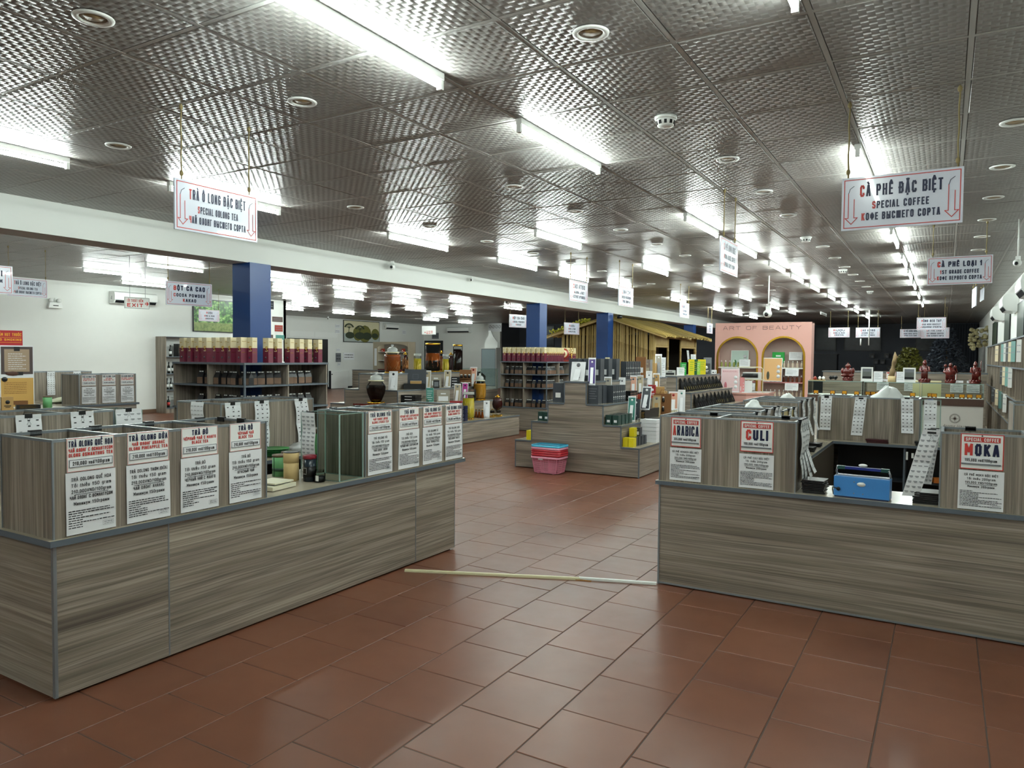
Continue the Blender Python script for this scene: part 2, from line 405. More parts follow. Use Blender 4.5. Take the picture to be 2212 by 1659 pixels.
ORD = ['first', 'second', 'third', 'fourth', 'fifth', 'sixth', 'seventh', 'eighth', 'ninth', 'tenth', 'eleventh', 'twelfth', 'thirteenth', 'fourteenth', 'fifteenth', 'sixteenth',
       'seventeenth', 'eighteenth', 'nineteenth', 'twentieth', 'twenty-first', 'twenty-second', 'twenty-third', 'twenty-fourth', 'twenty-fifth', 'twenty-sixth', 'twenty-seventh', 'twenty-eighth']

# ============================================================ THE ROOM
def seen(x, y, z, d=.5):
    """distance-based size of a piece, 0 when it lies outside the photographed frame"""
    p = cam.matrix_world.inverted() @ Vector((x, y, z))
    if p.z > -.3: return 0
    u, v = p.x/-p.z, p.y/-p.z
    if abs(u) > .78 or abs(v) > .6: return 0
    return abs(z-EYE)/(-p.z)**3
# floor
fl = S('floor', MB().box(-25, 1.5, -5.2, 34.5, -.12, -.0025, M_GT))
TX, TY = .407, .412
def tile_mb():
    a, b, c = .2015, .204, .003; v = [(-a, -b, -c), (a, -b, -c), (a, b, -c), (-a, b, -c), (-a+c, -b+c, 0), (a-c, -b+c, 0), (a-c, b-c, 0), (-a+c, b-c, 0)]
    return MB().add(v, [(4, 5, 6, 7), (0, 1, 5, 4), (1, 2, 6, 5), (2, 3, 7, 6), (3, 0, 4, 7)], M_FL)
cells = []
for i in range(-58, 7):
    x = -1.438-TX/2+i*TX; off = 2.684 if i % 2 == 0 else 2.889
    for j in range(-19, 77):
        y = off+TY/2+j*TY
        if -25 < x < 1.35 and -5 < y < 34: cells.append((seen(x, y, 0), x, y))
cells.sort(reverse=True)
tm = mesh(tile_mb(), 'tile')
for s_, x, y in cells[:300]:
    o = bpy.data.objects.new('tile', tm); COL.objects.link(o); o.parent = fl; o.location = (x, y, R.uniform(-.0006, .0004))
st = MB(); tv = tile_mb()
for s_, x, y in cells[300:]:
    st.add([(a+x, b+y, c) for a, b, c in tv.v], tv.f, M_FL)
o = O('tile_field', st, fl); o['kind'] = 'stuff'
# ceilings: suspended metal panels on a grid
def ceiling(name, x0, x1, y0, y1, z, nparts):
    c = S(name, MB().box(x0, x1, y0, y1, z+.06, z+.12, M_DK))
    px, py = .6, .6075; gx, gy = -2.938, 2.163
    a, b, e = px/2-.012, py/2-.012, .006
    pv = [(-a, -b, .008), (a, -b, .008), (a, b, .008), (-a, b, .008), (-a+e, -b+e, 0), (a-e, -b+e, 0), (a-e, b-e, 0), (-a+e, b-e, 0)]
    pf = [(7, 6, 5, 4), (4, 5, 1, 0), (5, 6, 2, 1), (6, 7, 3, 2), (7, 4, 0, 3)]
    cs = []
    i0, i1 = math.floor((x0-gx)/px), math.ceil((x1-gx)/px); j0, j1 = math.floor((y0-gy)/py), math.ceil((y1-gy)/py)
    for i in range(i0, i1):
        for j in range(j0, j1): cs.append((seen(gx+(i+.5)*px, gy+(j+.5)*py, z), gx+(i+.5)*px, gy+(j+.5)*py))
    cs.sort(reverse=True)
    pm = mesh(MB().add(pv, pf, M_CP), 'ceiling_panel')
    for s_, x, y in cs[:nparts]:
        o = bpy.data.objects.new('ceiling_panel', pm); COL.objects.link(o); o.parent = c
        o.location = (x, y, z+R.uniform(0, .001)); o.rotation_euler = (R.gauss(0, .003), R.gauss(0, .003), 0)
    st = MB()
    for s_, x, y in cs[nparts:]:
        tx, ty = R.gauss(0, .003), R.gauss(0, .003)
        st.add([(p+x, q+y, r+z+p*tx+q*ty) for p, q, r in pv], pf, M_CP)
    if st.v: O('panel_field', st, c)['kind'] = 'stuff'
    g = MB()
    for i in range(i0, i1+1):
        x = gx+i*px; g.box(x-.012, x+.012, y0, y1, z+.001, z+.03, M_CG)
    for j in range(j0, j1+1):
        y = gy+j*py; g.box(x0, x1, y-.012, y+.012, z+.002, z+.03, M_CG)
    O('grid_bars', g, c)
ceiling('ceiling', -7.6, 1.25, -5.2, 34, H, 300)
ceiling('ceiling', -24.7, -7.8, -5.2, 34, HL, 240)
# walls
S('wall_left', MB().box(-18.3, -18.1, -5.2, 16.4, 0, HL, M_WH_).box(-24.8, -18.1, 16.3, 16.4, 0, HL, M_WH_))
S('wall_far_left', MB().box(-24.8, -24.6, 16.4, 32, 0, HL, M_WH_))
S('wall_back', MB().box(-24.8, -19.7, 32, 32.15, 0, HL, M_WH_))
M_NW = mat('wall_with_painted_shade', '565a62', .8)  # white wall; the dark of the far end is put into its colour
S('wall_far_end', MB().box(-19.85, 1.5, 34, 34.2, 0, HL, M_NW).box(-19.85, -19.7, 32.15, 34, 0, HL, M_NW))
S('wall_right', MB().box(1.08, 1.3, -5.2, 34, 0, HL, M_WH_))
S('wall_front', MB().box(-18.3, 1.4, -5.4, -5.2, 0, HL, M_WH_))
S('baseboard_left', MB().box(-18.1, -18.085, -5.2, 16.3, 0, .1, mat('brown_baseboard', '6a4f3c', .5)))
S('baseboard_far_left', MB().box(-24.6, -24.585, 16.4, 32, 0, .1, M_DK))
S('baseboard_back', MB().box(-24.6, -19.7, 31.985, 32, 0, .1, M_DK))
S('beam', MB().box(-7.98, -7.58, -5.2, 34, 2.73, HL, mat('beam_paint', 'c3c5c0', .75)))
for y in (6.26, 13.89, 17.6, 25.0):
    c = S('column', MB().box(-7.88, -7.55, y, y+.33, 0, 2.732, M_BL))
# electrical conduit line on the beam, camera on the beam
# lit tubes
def fixture(lit=True):
    t = T('tube_light', '', 'light', (0, 0, 0))
    hs = O('housing', MB().box(-.02, .02, -.61, .61, -.035, 0, M_PW), t)
    for s_ in (-1, 1): O('socket', MB().box(-.014, .014, s_*.6-.012, s_*.6+.012, -.085, -.035, M_PW), hs)
    tb = MB(); v = []; f = []
    for k in range(8):
        a = 2*PI*k/8
        v += [(math.cos(a)*.014, -.588, -.064+math.sin(a)*.014), (math.cos(a)*.014, .588, -.064+math.sin(a)*.014)]
    for k in range(8):
        j = (k+1) % 8; f.append((2*k, 2*k+1, 2*j+1, 2*j))
    tb.add(v, f, M_TB if lit else M_PW, True); O('tube', tb, t); return t
FX = fixture(); FD = fixture(False); first = {'a': 1, 'b': 1}
def place_tube(x, y, z, label, lit=True, rz=0, group='fluorescent tubes on the ceiling'):
    k = 'a' if lit else 'b'; p = FX if lit else FD
    if first[k]: first[k] = 0; p.location = (x, y, z); p.rotation_euler = (0, 0, rz); p['label'] = label; p['group'] = group; return p
    o = dup(p, (x, y, z), rz, label); o['group'] = group; return o
rows = {-.56: ('right-hand row over the coffee counters', [-3.2, 2.56, 6.18, 9.8, 12.1, 14.05, 16.0, 18.6, 21.5]),  # negative positions: unseen tubes added behind the camera to fill the counter fronts
        -2.32: ('long middle row', [-2.2, 2.55, 4.58, 7.95, 9.95, 12.05, 13.85, 15.85, 18.35, 20.8, 23.8, 27.3]),
        -4.13: ('row left of the middle row', [-3.4, -.6, 8.08, 11.55, 14.85, 17.75, 21.2, 23.9]),
        -5.78: ('row nearest the white beam', [-2.0, 2.5, 4.55, 7.42, 9.9, 11.9, 14.0, 17.85, 21.6, 23.85, 26.1])}
for x, (nm, ys) in rows.items():
    for k, y in enumerate(ys): place_tube(x, y, H, f'lit ceiling tube, {ORD[k]} from the near end in the {nm}')
lrows = {-10.8: ('first row behind the beam', [1.4, 6.1, 7.0, 11.4, 14.5, 17.9, 23.1]), -12.85: ('second row behind the beam', [4.6, 8.9, 11.5, 13.7, 15.95, 18.5, 21.7]),
         -14.85: ('third row behind the beam', [8.85, 13.6, 15.8, 18.3, 21.4]), -16.6: ('fourth row behind the beam', [5.2, 10.7, 15.5, 21.1, 24.2]),
         -18.4: ('fifth row behind the beam', [16.6+.9, 25.0]), -20.5: ('row nearest the painting wall', [18.8, 21.5, 23.7, 27.2, 30.0])}
for x, (nm, ys) in lrows.items():
    for k, y in enumerate(ys): place_tube(x, y, HL, f'lit ceiling tube, {ORD[k]} in the {nm} in the left bay')
place_tube(-1.9, 26.5, H, 'unlit ceiling tube in the dark far end of the shop', False)
place_tube(-9.7, 19.6, HL, 'unlit ceiling tube above the left slope of the bamboo hut', False)
place_tube(-3.4, 25.2, H, 'unlit ceiling tube above the pink beauty stand', False)
# downlights
dl = T('downlight', '', 'downlight', (0, 0, 0))
O('trim_ring', MB().lathe([(.085, -.001), (.083, -.007), (.062, -.009), (.055, -.002), (.055, .03)][::-1], M_PW, seg=28, caps=False), dl)
O('lamp', MB().cyl(0, 0, -.001, .02, .055, mat('unlit_lamp', '8a7350', .4), 20), dl)
spots = []
for x, nx in ((-1.43, 'between the right two tube rows'), (-3.27, 'between the middle tube rows'), (-5.1, 'in the row nearer the beam'), (.33, 'near the right wall')):
    for k in range(-1, 12):
        y = 3.09+1.215*k
        if (x, k) in ((-1.43, 1), (-1.43, -1), (-3.27, 1), (.33, 0), (.33, 1), (-5.1, 1), (-5.1, -1), (.33, -1)) or abs(y-9.2) < .3 and x == -1.43: continue
        spots.append((x, y, k, nx))
for i, (x, y, k, nx) in enumerate(spots):
    lb = f'round unlit recessed downlight {nx}, {ORD[k+1]} grid position from the camera'
    if i == 0: dl.location = (x, y, H-.002); dl['label'] = lb; dl['group'] = 'recessed downlights'
    else:
        o = dup(dl, (x, y, H-.002), 0, lb); o['group'] = 'recessed downlights'
# smoke detectors
def detector(x, y, label):
    t = T('smoke_detector', label, 'smoke detector', (x, y, H), group='smoke detectors')
    O('base', MB().lathe([(.062, -.018), (.068, -.012), (.068, 0)], M_PW, seg=24), t)
    b = MB().lathe([(.03, -.062), (.05, -.055), (.056, -.03), (.056, -.018)], M_PW, seg=24)
    O('sensor_head', b, t)
    v = MB()
    for k in range(10):
        a = 2*PI*k/10; v.box(.045, .0575, -.008, .008, -.05, -.028, M_BK).move(rz=a, start=len(v.v)-12)
    O('vent', v, t)
detector(-1.52, 4.39, 'white smoke detector on the ceiling nearest the camera, right of the second tube')
detector(-1.5, 9.5, 'white smoke detector left of the large coffee sign, second from the camera')
detector(-1.5, 13.2, 'small white smoke detector, third from the camera in the right half')
detector(-1.45, 17.6, 'small white smoke detector farthest away, above the hanging artichoke sign')
def bullet_cam(x, y, z, label, rz=0, s=1.0):
    t = T('security_camera', label, 'camera', (x, y, z), rz); 
    O('bracket', MB().box(-.025*s, .025*s, -.02*s, .02*s, .0, .06*s, M_PW), t)
    O('body', MB().blob((0, -.03*s, -.03*s), (.05*s, .055*s, .05*s), M_PW, 14, 8), t)
    O('lens', MB().blob((0, -.075*s, -.04*s), .024*s, M_BK, 10, 6), t)
bullet_cam(-7.5, 8.95, H-.06, 'small dome camera under the ceiling beside the white beam', .5)
bullet_cam(-7.52, 11.2, H-.06, 'small white camera farther along the top of the beam', .5, .7)
bullet_cam(.62, 9.3, 2.62, 'small bullet camera at the corner of the first grade coffee sign', -.3, .8)
bullet_cam(-2.75, 13.6, 2.42, 'round white dome camera on a rod above the pink stand', -.1, 1.5)
O('rod', MB().tube([(0, 0, .05), (0, 0, H-2.42)], .012, M_PW), bpy.data.objects['security_camera.003'])
O('rod', MB().tube([(0, 0, .03), (0, 0, H-2.62)], .008, M_PW), bpy.data.objects['security_camera.002'])
bullet_cam(-9.2, 15.3, 2.95, 'dome camera above the second cocoa sign left of the second column', .2, 1.3)
O('rod', MB().tube([(0, 0, .05), (0, 0, HL-2.95)], .012, M_PW), bpy.data.objects['security_camera.004'])
bullet_cam(-23.4, 23.6, HL-.07, 'tiny camera on the ceiling left of the tree painting', .6, 1.0)
# ------------------------------------------------------------ hanging signs (facing local -Y)
def hang_sign(loc, rz, lines, label, w_=.6, h_=.3, top=H, cat='sign', name='hanging_sign', arrows=True, drop=None, rope=M_ROPE, mirror=False, hooks=(-.27, .27)):
    t = T(name, label, cat, loc, rz, None)                    # origin: centre of the lower edge
    O('board', MB().box(-w_/2, w_/2, -.006, .006, 0, h_, M_SG), t)
    for s_ in ((1, -1)[:1] if not mirror else (1,)):
        m_ = MB(); y = -.0075
        m_.frame(-w_/2+.012, w_/2-.012, .012, h_-.012, y, .0045, M_RD); O('border', m_, t)
    m_ = MB()
    for q_, (txt, z, hh, ww) in enumerate(lines): m_.text(txt, 0, z-.004, hh*1.17, y, M_NV, width=min(ww*1.08, .41), hl=M_RD, wt=.23, mx=.42)
    O('lettering', m_, t)
    if arrows:
        for sg in (-1, 1):
            a = MB(); x = sg*(w_/2-.052); f_ = lambda dx: x+dx
            a.stroke([(f_(-.016), .21), (f_(-.016), .07), (f_(-.032), .07), (f_(0), .035), (f_(.032), .07), (f_(.014), .07), (f_(.014), .175)], .004, y, M_RD)
            a.stroke([(f_(-.016), .21), (f_(-.008), .235), (f_(.012), .25)], .003, y, M_NV); O('arrow', a, t)
    hz = top-loc[2]
    for hx in hooks:
        rp = MB(); n = 9
        rp.tube([(hx+math.sin(k*1.7)*.002, 0, h_-.012+(hz-h_+.012)*k/n) for k in range(n+1)], .0042, rope, 6)
        rp.blob((hx, 0, h_+.035), (.011, .011, .018), rope, 8, 5); rp.blob((hx, 0, hz-.02), (.012, .012, .018), rope, 8, 5)
        O('rope', rp, t)
    return t
RP, RM = PI/2, -PI/2
hang_sign((-3.93, 3.015, 2.31), RP, [('TRÀ Ô LONG ĐẶC BIỆT', .195, .052, .41), ('SPECIAL OOLONG TEA', .12, .036, .27), ('ЧАЙ ОЛОНГ ВЫСШЕГО СОРТА', .055, .036, .38)],
          'large hanging sign for special oolong tea over the left counter', hooks=(-.25, .24))
hang_sign((-.243, 4.648, 2.317), 0, [('CÀ PHÊ ĐẶC BIỆT', .19, .056, .42), ('SPECIAL COFFEE', .118, .036, .26), ('КОФЕ ВЫСШЕГО СОРТА', .055, .036, .36)],
          'large hanging sign for special coffee at the upper right')
hang_sign((.098, 9.234, 2.391), 0, [('CÀ PHÊ LOẠI 1', .195, .05, .4), ('1ST GRADE COFFEE', .12, .036, .33), ('КОФЕ ПЕРВОГО СОРТА', .055, .036, .4)],
          'hanging sign for first grade coffee right of the big coffee sign', hooks=(-.25, .24))
hang_sign((-1.70, 6.67, 2.33), RP, [('CÀ PHÊ AROMA HOUSE', .2, .05, .45), ('AROMA HOUSE COFFEE', .125, .036, .36), ('АРОМА ХАУЗ КОФЕ', .055, .036, .36)],
          'hanging sign seen almost edge-on left of the big coffee sign', hooks=(-.19, .2))
hang_sign((-4.593, 9.62, 2.37), RP, [('CAO ATISO', .19, .054, .36), ('ARTICHOKE EXTRACT', .12, .036, .32), ('ЭКСТРАКТ АРТИШОКА', .055, .036, .4)],
          'narrowed hanging sign for artichoke extract over the middle of the beam')
hang_sign((-4.296, 10.69, 2.366), RP, [('LINH CHI', .19, .054, .32), ('LINGZHI MUSHROOM', .12, .036, .36), ('ГРИБ ЛИНЧЖИ', .055, .036, .3)],
          'hanging sign for lingzhi mushroom, second of the row above the bamboo hut')
hang_sign((-4.581, 14.55, 2.39), RP, [('MÃNG CẦU', .19, .054, .34), ('SOURSOP', .12, .036, .26), ('ГУАНАБАНА', .055, .036, .3)],
          'hanging sign for soursop, third of the row above the bamboo hut')
hang_sign((-6.0, 21.5, 2.3), RP, [('CACAO', .19, .05, .26), ('CACAO', .12, .036, .2), ('КАКАО', .055, .036, .2)],
          'tiny hanging sign between the bamboo hut and the pink stand', hooks=(-.2, .2))
hang_sign((-2.05, 24.5, 2.24), 0, [('CAO ATISO', .19, .052, .36), ('ARTICHOKE EXTRACT', .12, .036, .32), ('ЭКСТРАКТ АРТИШОКА', .055, .036, .36)],
          'white hanging sign against the dark wall, a pipe hanging through it', w_=.66)
hang_sign((-.32, 19.9, 2.28), 0, [('VÒNG ĐEO TAY', .195, .05, .4), ('AGAR WOOD BRACELET', .122, .034, .36), ('САНДАЛОВЫЕ БРАСЛЕТЫ', .06, .034, .4)],
          'bright hanging sign for wood bracelets in front of the dark wall')
hang_sign((-1.05, 28, 2.32), 0, [('CÀ PHÊ AROMA HOUSE', .2, .05, .45), ('AROMA HOUSE COFFEE', .12, .034, .4), ('АРОМА ХАУЗ КОФЕ', .055, .034, .36)],
          'grey hanging sign left behind the bracelet sign', w_=.62, h_=.29)
hang_sign((-.28, 23.5, 2.18), 0, [('CÀ PHÊ LOẠI 1', .2, .05, .4), ('1ST GRADE COFFEE', .12, .034, .4), ('КОФЕ ПЕРВОГО СОРТА', .055, .034, .42)],
          'hanging sign mostly hidden behind and below the bracelet sign', w_=.68)
hang_sign((-4.0+1.15, 24.5, 2.25), 0, [('RƯỢU', .19, .05, .3), ('WINE & RUM', .12, .034, .3), ('АЛКОГОЛЬ', .055, .034, .25)],
          'hanging sign half hidden behind the right edge of the pink stand', hooks=(-.25, .25))
hang_sign((.36, 13.73, 2.42), RP+.06, [('SEN', .19, .05, .2)], 'thin hanging sign seen edge-on below the first grade coffee sign', hooks=(-.2, .2))
hang_sign((.58, 17.2, 2.75), RP+.06, [('SEN', .15, .05, .2)], 'farther thin sign seen edge-on under the ceiling at the right', hooks=(-.2, .2), h_=.24)
hang_sign((-8.75, 3.78, 2.2), RP-.15, [('LINH CHI', .19, .054, .38), ('LINGZHI MUSHROOM', .12, .034, .38), ('ЛИНЧЖИ', .055, .034, .3)],
          'sign cut by the left edge of the photo under the beam', top=HL, hooks=(-.22, .16))
hang_sign((-12.93, 6.28, 2.48), RP, [('TRÀ Ô LONG ĐẶC BIỆT', .195, .05, .41), ('SPECIAL OOLONG TEA', .12, .036, .27), ('ЧАЙ ОЛОНГ ВЫСШЕГО СОРТА', .055, .036, .38)],
          'oolong sign half hidden behind the sign at the left edge', top=HL, hooks=(-.28, .28))
hang_sign((-8.5, 6.1-.02, 2.2), RP-.2, [('BỘT CA CAO', .195, .052, .4), ('COCOA POWDER', .115, .036, .38), ('КАКАО', .05, .036, .16)],
          'cocoa powder sign left of the near blue column', top=HL)
hang_sign((-16.5, 12.38, 2.42), RP-.1, [('RƯỢU', .2, .045, .16), ('WINE & RUM', .125, .035, .26), ('АЛКОГОЛЬ', .055, .035, .22)],
          'small wine and rum sign in front of the green wall picture', top=HL, w_=.58)
hang_sign((-8.7, 14.95, 2.26), RP-.25, [('BỘT CA CAO', .195, .052, .36), ('COCOA POWDER', .115, .036, .36), ('КАКАО', .05, .036, .16)],
          'cocoa powder sign left of the second blue column', top=HL)
hang_sign((-8.35, 17.1, 2.16), RP-.25, [('RƯỢU', .2, .045, .2), ('WINE & RUM', .125, .035, .26), ('АЛКОГОЛЬ', .055, .035, .26)],
          'wine and rum sign hanging before the bamboo gable', top=HL)
# exit signs
def exit_sign(loc, rz, label, flip=False, w_=.42, h_=.2):
    t = T('exit_sign', label, 'exit sign', loc, rz)
    O('board', MB().box(-w_/2, w_/2, -.008, .008, 0, h_, M_PW), t)
    O('border', MB().frame(-w_/2+.006, w_/2-.006, .006, h_-.006, -.009, .004, M_BP), t)
    s_ = -1 if flip else 1; m_ = MB()
    m_.text('LỐI THOÁT HIỂM'.replace('Ố', 'Ô'), -.035*s_, .115, .05, -.0095, M_RD, width=.27, wt=.2)
    m_.text('EXIT', -.035*s_, .03, .065, -.0095, M_RD, width=.27, wt=.24)
    O('lettering', m_, t)
    a = MB(); x = .16*s_
    a.face([(x, -.0095, .14), (x, -.0095, .05), (x+.035*s_, -.0095, .095)][::s_], M_RD)
    a.rect(min(x-.014*s_, x-.005*s_), max(x-.014*s_, x-.005*s_), .075, .115, -.0095, M_RD); a.rect(min(x-.03*s_, x-.021*s_), max(x-.03*s_, x-.021*s_), .075, .115, -.0095, M_RD)
    O('arrow', a, t)
    for hx in (-.12, .14): O('cable', MB().tube([(hx, 0, h_), (hx, 0, HL-loc[2])], .003, M_GP), t)
exit_sign((-12.3, 7.76, 2.36), RP-.2, 'red and white exit sign with arrow, by the air conditioner on the left wall')
exit_sign((-19.4, 25.6, 2.5), .45, 'small red exit sign in front of the back wall', True, .62, .38)

# ============================================================ COUNTERS, BINS, STRIPS
def clip_mb(w_=.045, wire=True, m_=None):
    """binder clip, hanging over an edge at the origin, facing -Y"""
    m = MB().prism([(-w_/2, -.022), (w_/2, -.022), (w_/2, .006), (-w_/2, .006)], -.008, .016, m_ or M_BK)
    if wire: m.tube([(-.008, -.01, -.02), (-.004, -.012, -.045), (-.012, -.012, -.062), (.0, -.012, -.066), (.012, -.012, -.06), (.004, -.012, -.045), (.008, -.01, -.02)], .0012, M_SIL, 5)
    return m
def strip(loc, rz, w_, L, label, rnd, rows=None, cols=3, kind='dots', tilt=0, curve=0, group=None, clipc=None):
    """long sheet of peel-off labels clipped to a bin rim; origin at the clip"""
    t = T('label_strip', label, 'label sheet', loc, rz, group)
    p = MB(); n = 14; pr = MB()
    def off(z):
        q = -z/L; return tilt*q, -.004-.012*abs(math.sin(q*7+loc[0]*9))-curve*q**5
    for k in range(n):
        z0, z1 = -L*k/n, -L*(k+1)/n; (a0, b0), (a1, b1) = off(z0), off(z1)
        p.face([(-w_/2+a0, b0, z0), (w_/2+a0, b0, z0), (w_/2+a1, b1, z1), (-w_/2+a1, b1, z1)][::-1], M_PP)
    rows = rows or max(4, int(L/.034))
    for r in range(1, rows):
        z = -L*r/rows; a, b = off(z)
        for c in range(cols):
            if rnd.random() < .08: continue
            x = a-w_/2+w_*(c+.5)/cols; s_ = min(w_/cols*.3, .013)
            if kind == 'dots': pr.rect(x-s_*.6, x+s_*.6, z-.005, z+.002, b-.0022, M_BP)
            elif kind == 'text': pr.rect(x-s_*1.1, x+s_*1.1, z-.003, z+.001, b-.0022, M_GP); pr.rect(x-s_*.7, x+s_*.9, z-.009, z-.006, b-.0022, M_GP)
            else: pr.stroke([(x-s_, z-.006), (x-s_*.3, z+.003), (x+s_*.4, z-.004), (x+s_, z+.001)], .002, b-.0022, M_BP)
    O('paper', p, t); O('print', pr, t); O('clip', clip_mb(m_=clipc), t); return t
def bins(name_, x0, x1, y0, y1, z0, z1, cuts, axis, label, wide=.014, wood_=None, group=None):
    """open-topped row of laminate bins; cuts along axis; origin at base corner"""
    t = T('product_bin_row', label, 'bin row', (x0, y0, z0), 0, group); W, D, Hh = x1-x0, y1-y0, z1-z0; wd = wood_ or M_WV; k = wide
    for nm, a in (('front_board', (0, W, 0, k)), ('back_board', (0, W, D-k, D)), ('side_board', (0, k, k, D-k)), ('side_board', (W-k, W, k, D-k))):
        O(nm, MB().box(a[0], a[1], a[2], a[3], 0, Hh-.012, wd), t)
    O('bottom_board', MB().box(k, W-k, k, D-k, .1, .115, wd), t)
    e = MB()
    e.box(0, W, -.001, k+.001, Hh-.012, Hh, M_AL); e.box(0, W, D-k-.001, D+.001, Hh-.012, Hh, M_AL)
    e.box(-.001, k+.001, 0, D, Hh-.0125, Hh+.0005, M_AL); e.box(W-k-.001, W+.001, 0, D, Hh-.0125, Hh+.0005, M_AL)
    for cx, cy in ((0, 0), (W, 0), (W, D), (0, D)):
        e.box(cx-.004, cx+.004, cy-.004, cy+.004, 0, Hh, M_AL)
    O('edge_trim', e, t)
    for c in cuts:
        d = MB()
        if axis == 'y': c -= y0; d.box(k, W-k, c-k/2, c+k/2, .115, Hh-.012, wd).box(k, W-k, c-k/2-.001, c+k/2+.001, Hh-.012, Hh, M_AL)
        else: c -= x0; d.box(c-k/2, c+k/2, k, D-k, .115, Hh-.012, wd).box(c-k/2-.001, c+k/2+.001, k, D-k, Hh-.012, Hh, M_AL)
        O('divider', d, t)
    return t
def counter_run(t, x0, x1, y0, y1, z, seams=(), face='x+', over=.02, ov_end=(0, 0), open_back=None):
    """adds panels + worktop of one straight run to thing t (t at origin of world)"""
    pass
def grid_clip(x, y, z, rz, label):
    o = TM('binder_clip', clip_mb(.055, False), label, 'clip', (x, y, z), rz, 'binder clips on bin rims'); return o
CZ = .735; BZ = 1.185
# ---- left tea island
t = T('tea_counter', 'long wood-laminate counter island at the left carrying the tea bins', 'counter', (-3.42, 1.75, 0))
def B(x0, x1, y0, y1, z0, z1, m_, top=None, o=(-3.42, 1.75, 0)): return MB().box(x0-o[0], x1-o[0], y0-o[1], y1-o[1], z0-o[2], z1-o[2], m_, top)
for a, b in ((1.752, 2.312), (2.318, 4.356), (4.362, 4.87)): O('front_panel', B(-3.436, -3.42, a, b, .012, .706, M_WH), t)
O('plinth', B(-3.47, -3.45, 1.79, 4.84, 0, .06, M_BK), t)
O('corner_trim', B(-3.436, -3.417, 1.747, 1.762, .012, .706, M_AL), t, 'grey metal corner trim')
e = MB()
for y in (2.315, 4.359): e.box(-.012, .0015, y-1.75-.004, y-1.75+.004, .012, .706, M_AL)
e.box(-.016, .0015, 3.116, 3.122, .012, .706, M_AL); O('seam_trim', e, t)
O('side_panel', B(-6.2, -3.437, 1.75, 1.766, .012, .706, M_WH), t)
O('end_panel', B(-4.02, -3.436, 4.854, 4.87, .012, .706, M_WH), t)
O('inner_panel', B(-4.02, -4.005, 2.3, 4.85, .012, .706, M_DK), t)
def slab(poly, z0, z1, o, top=M_WT, edge=M_SL):
    m = MB(); n = len(poly); pts = [(x-o[0], y-o[1]) for x, y in poly]
    m.face([(x, y, z1-o[2]) for x, y in pts], top)
    m.face([(x, y, z0-o[2]) for x, y in pts[::-1]], edge)
    for i in range(n):
        a, b = pts[i], pts[(i+1) % n]; m.face([(a[0], a[1], z0-o[2]), (b[0], b[1], z0-o[2]), (b[0], b[1], z1-o[2]), (a[0], a[1], z1-o[2])], edge)
    return m
O('worktop', slab([(-6.2, 1.725), (-3.395, 1.725), (-3.395, 4.985), (-4.06, 4.985), (-4.06, 2.22), (-6.2, 2.22)], .706, CZ, (-3.42, 1.75, 0)), t)
# back run of the island
t = T('tea_back_counter', 'inner counter run at the back of the tea island, dark open shelf below', 'counter', (-4.6, 2.3, 0))
b_ = lambda *a, **k: B(*a, o=(-4.6, 2.3, 0), **k)
O('worktop', b_(-5.6, -4.6, 2.24, 5.0, .706, CZ, M_SL, top=M_WT), t); O('back_panel', b_(-5.56, -5.54, 2.3, 4.95, .01, .706, M_WH), t)
O('side_panel', b_(-5.53, -4.66, 2.3, 2.316, .01, .706, M_WV), t); O('side_panel', b_(-5.53, -4.66, 4.93, 4.946, .01, .706, M_WV), t)
O('shelf_board', b_(-5.53, -4.7, 2.32, 4.93, .33, .345, M_DK), t)
O('side_panel', b_(-5.53, -4.7, 3.6, 3.615, .345, .706, M_DK), t)
# tea bins
bins('a', -3.87, -3.42, 1.752, 2.945, CZ, BZ, (2.06, 2.35, 2.645), 'y', 'near row of four open tea bins on the front of the left counter')
bins('b', -3.87, -3.42, 3.80, 4.97, CZ, BZ, (4.09, 4.385, 4.68), 'y', 'far row of four open tea bins, right of the glass tank')
bins('c', -5.42, -4.93, 1.95, 2.93, CZ, BZ, (2.28, 2.6), 'y', 'row of open bins behind the near tea bins, label sheets hanging on it')
bins('d', -5.48, -4.93, 3.80, 4.78, CZ, BZ, (4.12, 4.45), 'y', 'row of open bins in front of the near snack shelf, label sheets on two sides')
# glass tank
def tank(x0, x1, y0, y1, z0, z1, label, nm='glass_tank'):
    t = T(nm, label, 'glass tank', (x0, y0, z0)); W, D, Hh = x1-x0, y1-y0, z1-z0
    for a in ((0, W, 0, .006), (0, W, D-.006, D), (0, .006, .006, D-.006), (W-.006, W, .006, D-.006)): O('pane', MB().box(a[0], a[1], a[2], a[3], 0, Hh, M_GL), t)
    e = MB()
    for z in (Hh-.005, 0): e.box(0, W, 0, .006, z, z+.005, M_GE).box(0, W, D-.006, D, z, z+.005, M_GE).box(0, .006, .006, D-.006, z, z+.005, M_GE).box(W-.006, W, .006, D-.006, z, z+.005, M_GE)
    for x, y in ((0, 0), (W-.006, 0), (0, D-.006), (W-.006, D-.006)): e.box(x-.001, x+.007, y-.001, y+.007, .005, Hh-.005, M_GE)
    O('glass_edge', e, t); return t
tank(-3.78, -3.425, 3.555, 3.785, CZ, BZ, 'upright glass tank between the two rows of tea bins')
tank(-5.25, -4.93, 2.94, 3.14, CZ, BZ-.01, 'small glass tank right of the back bins with a label sheet on it')
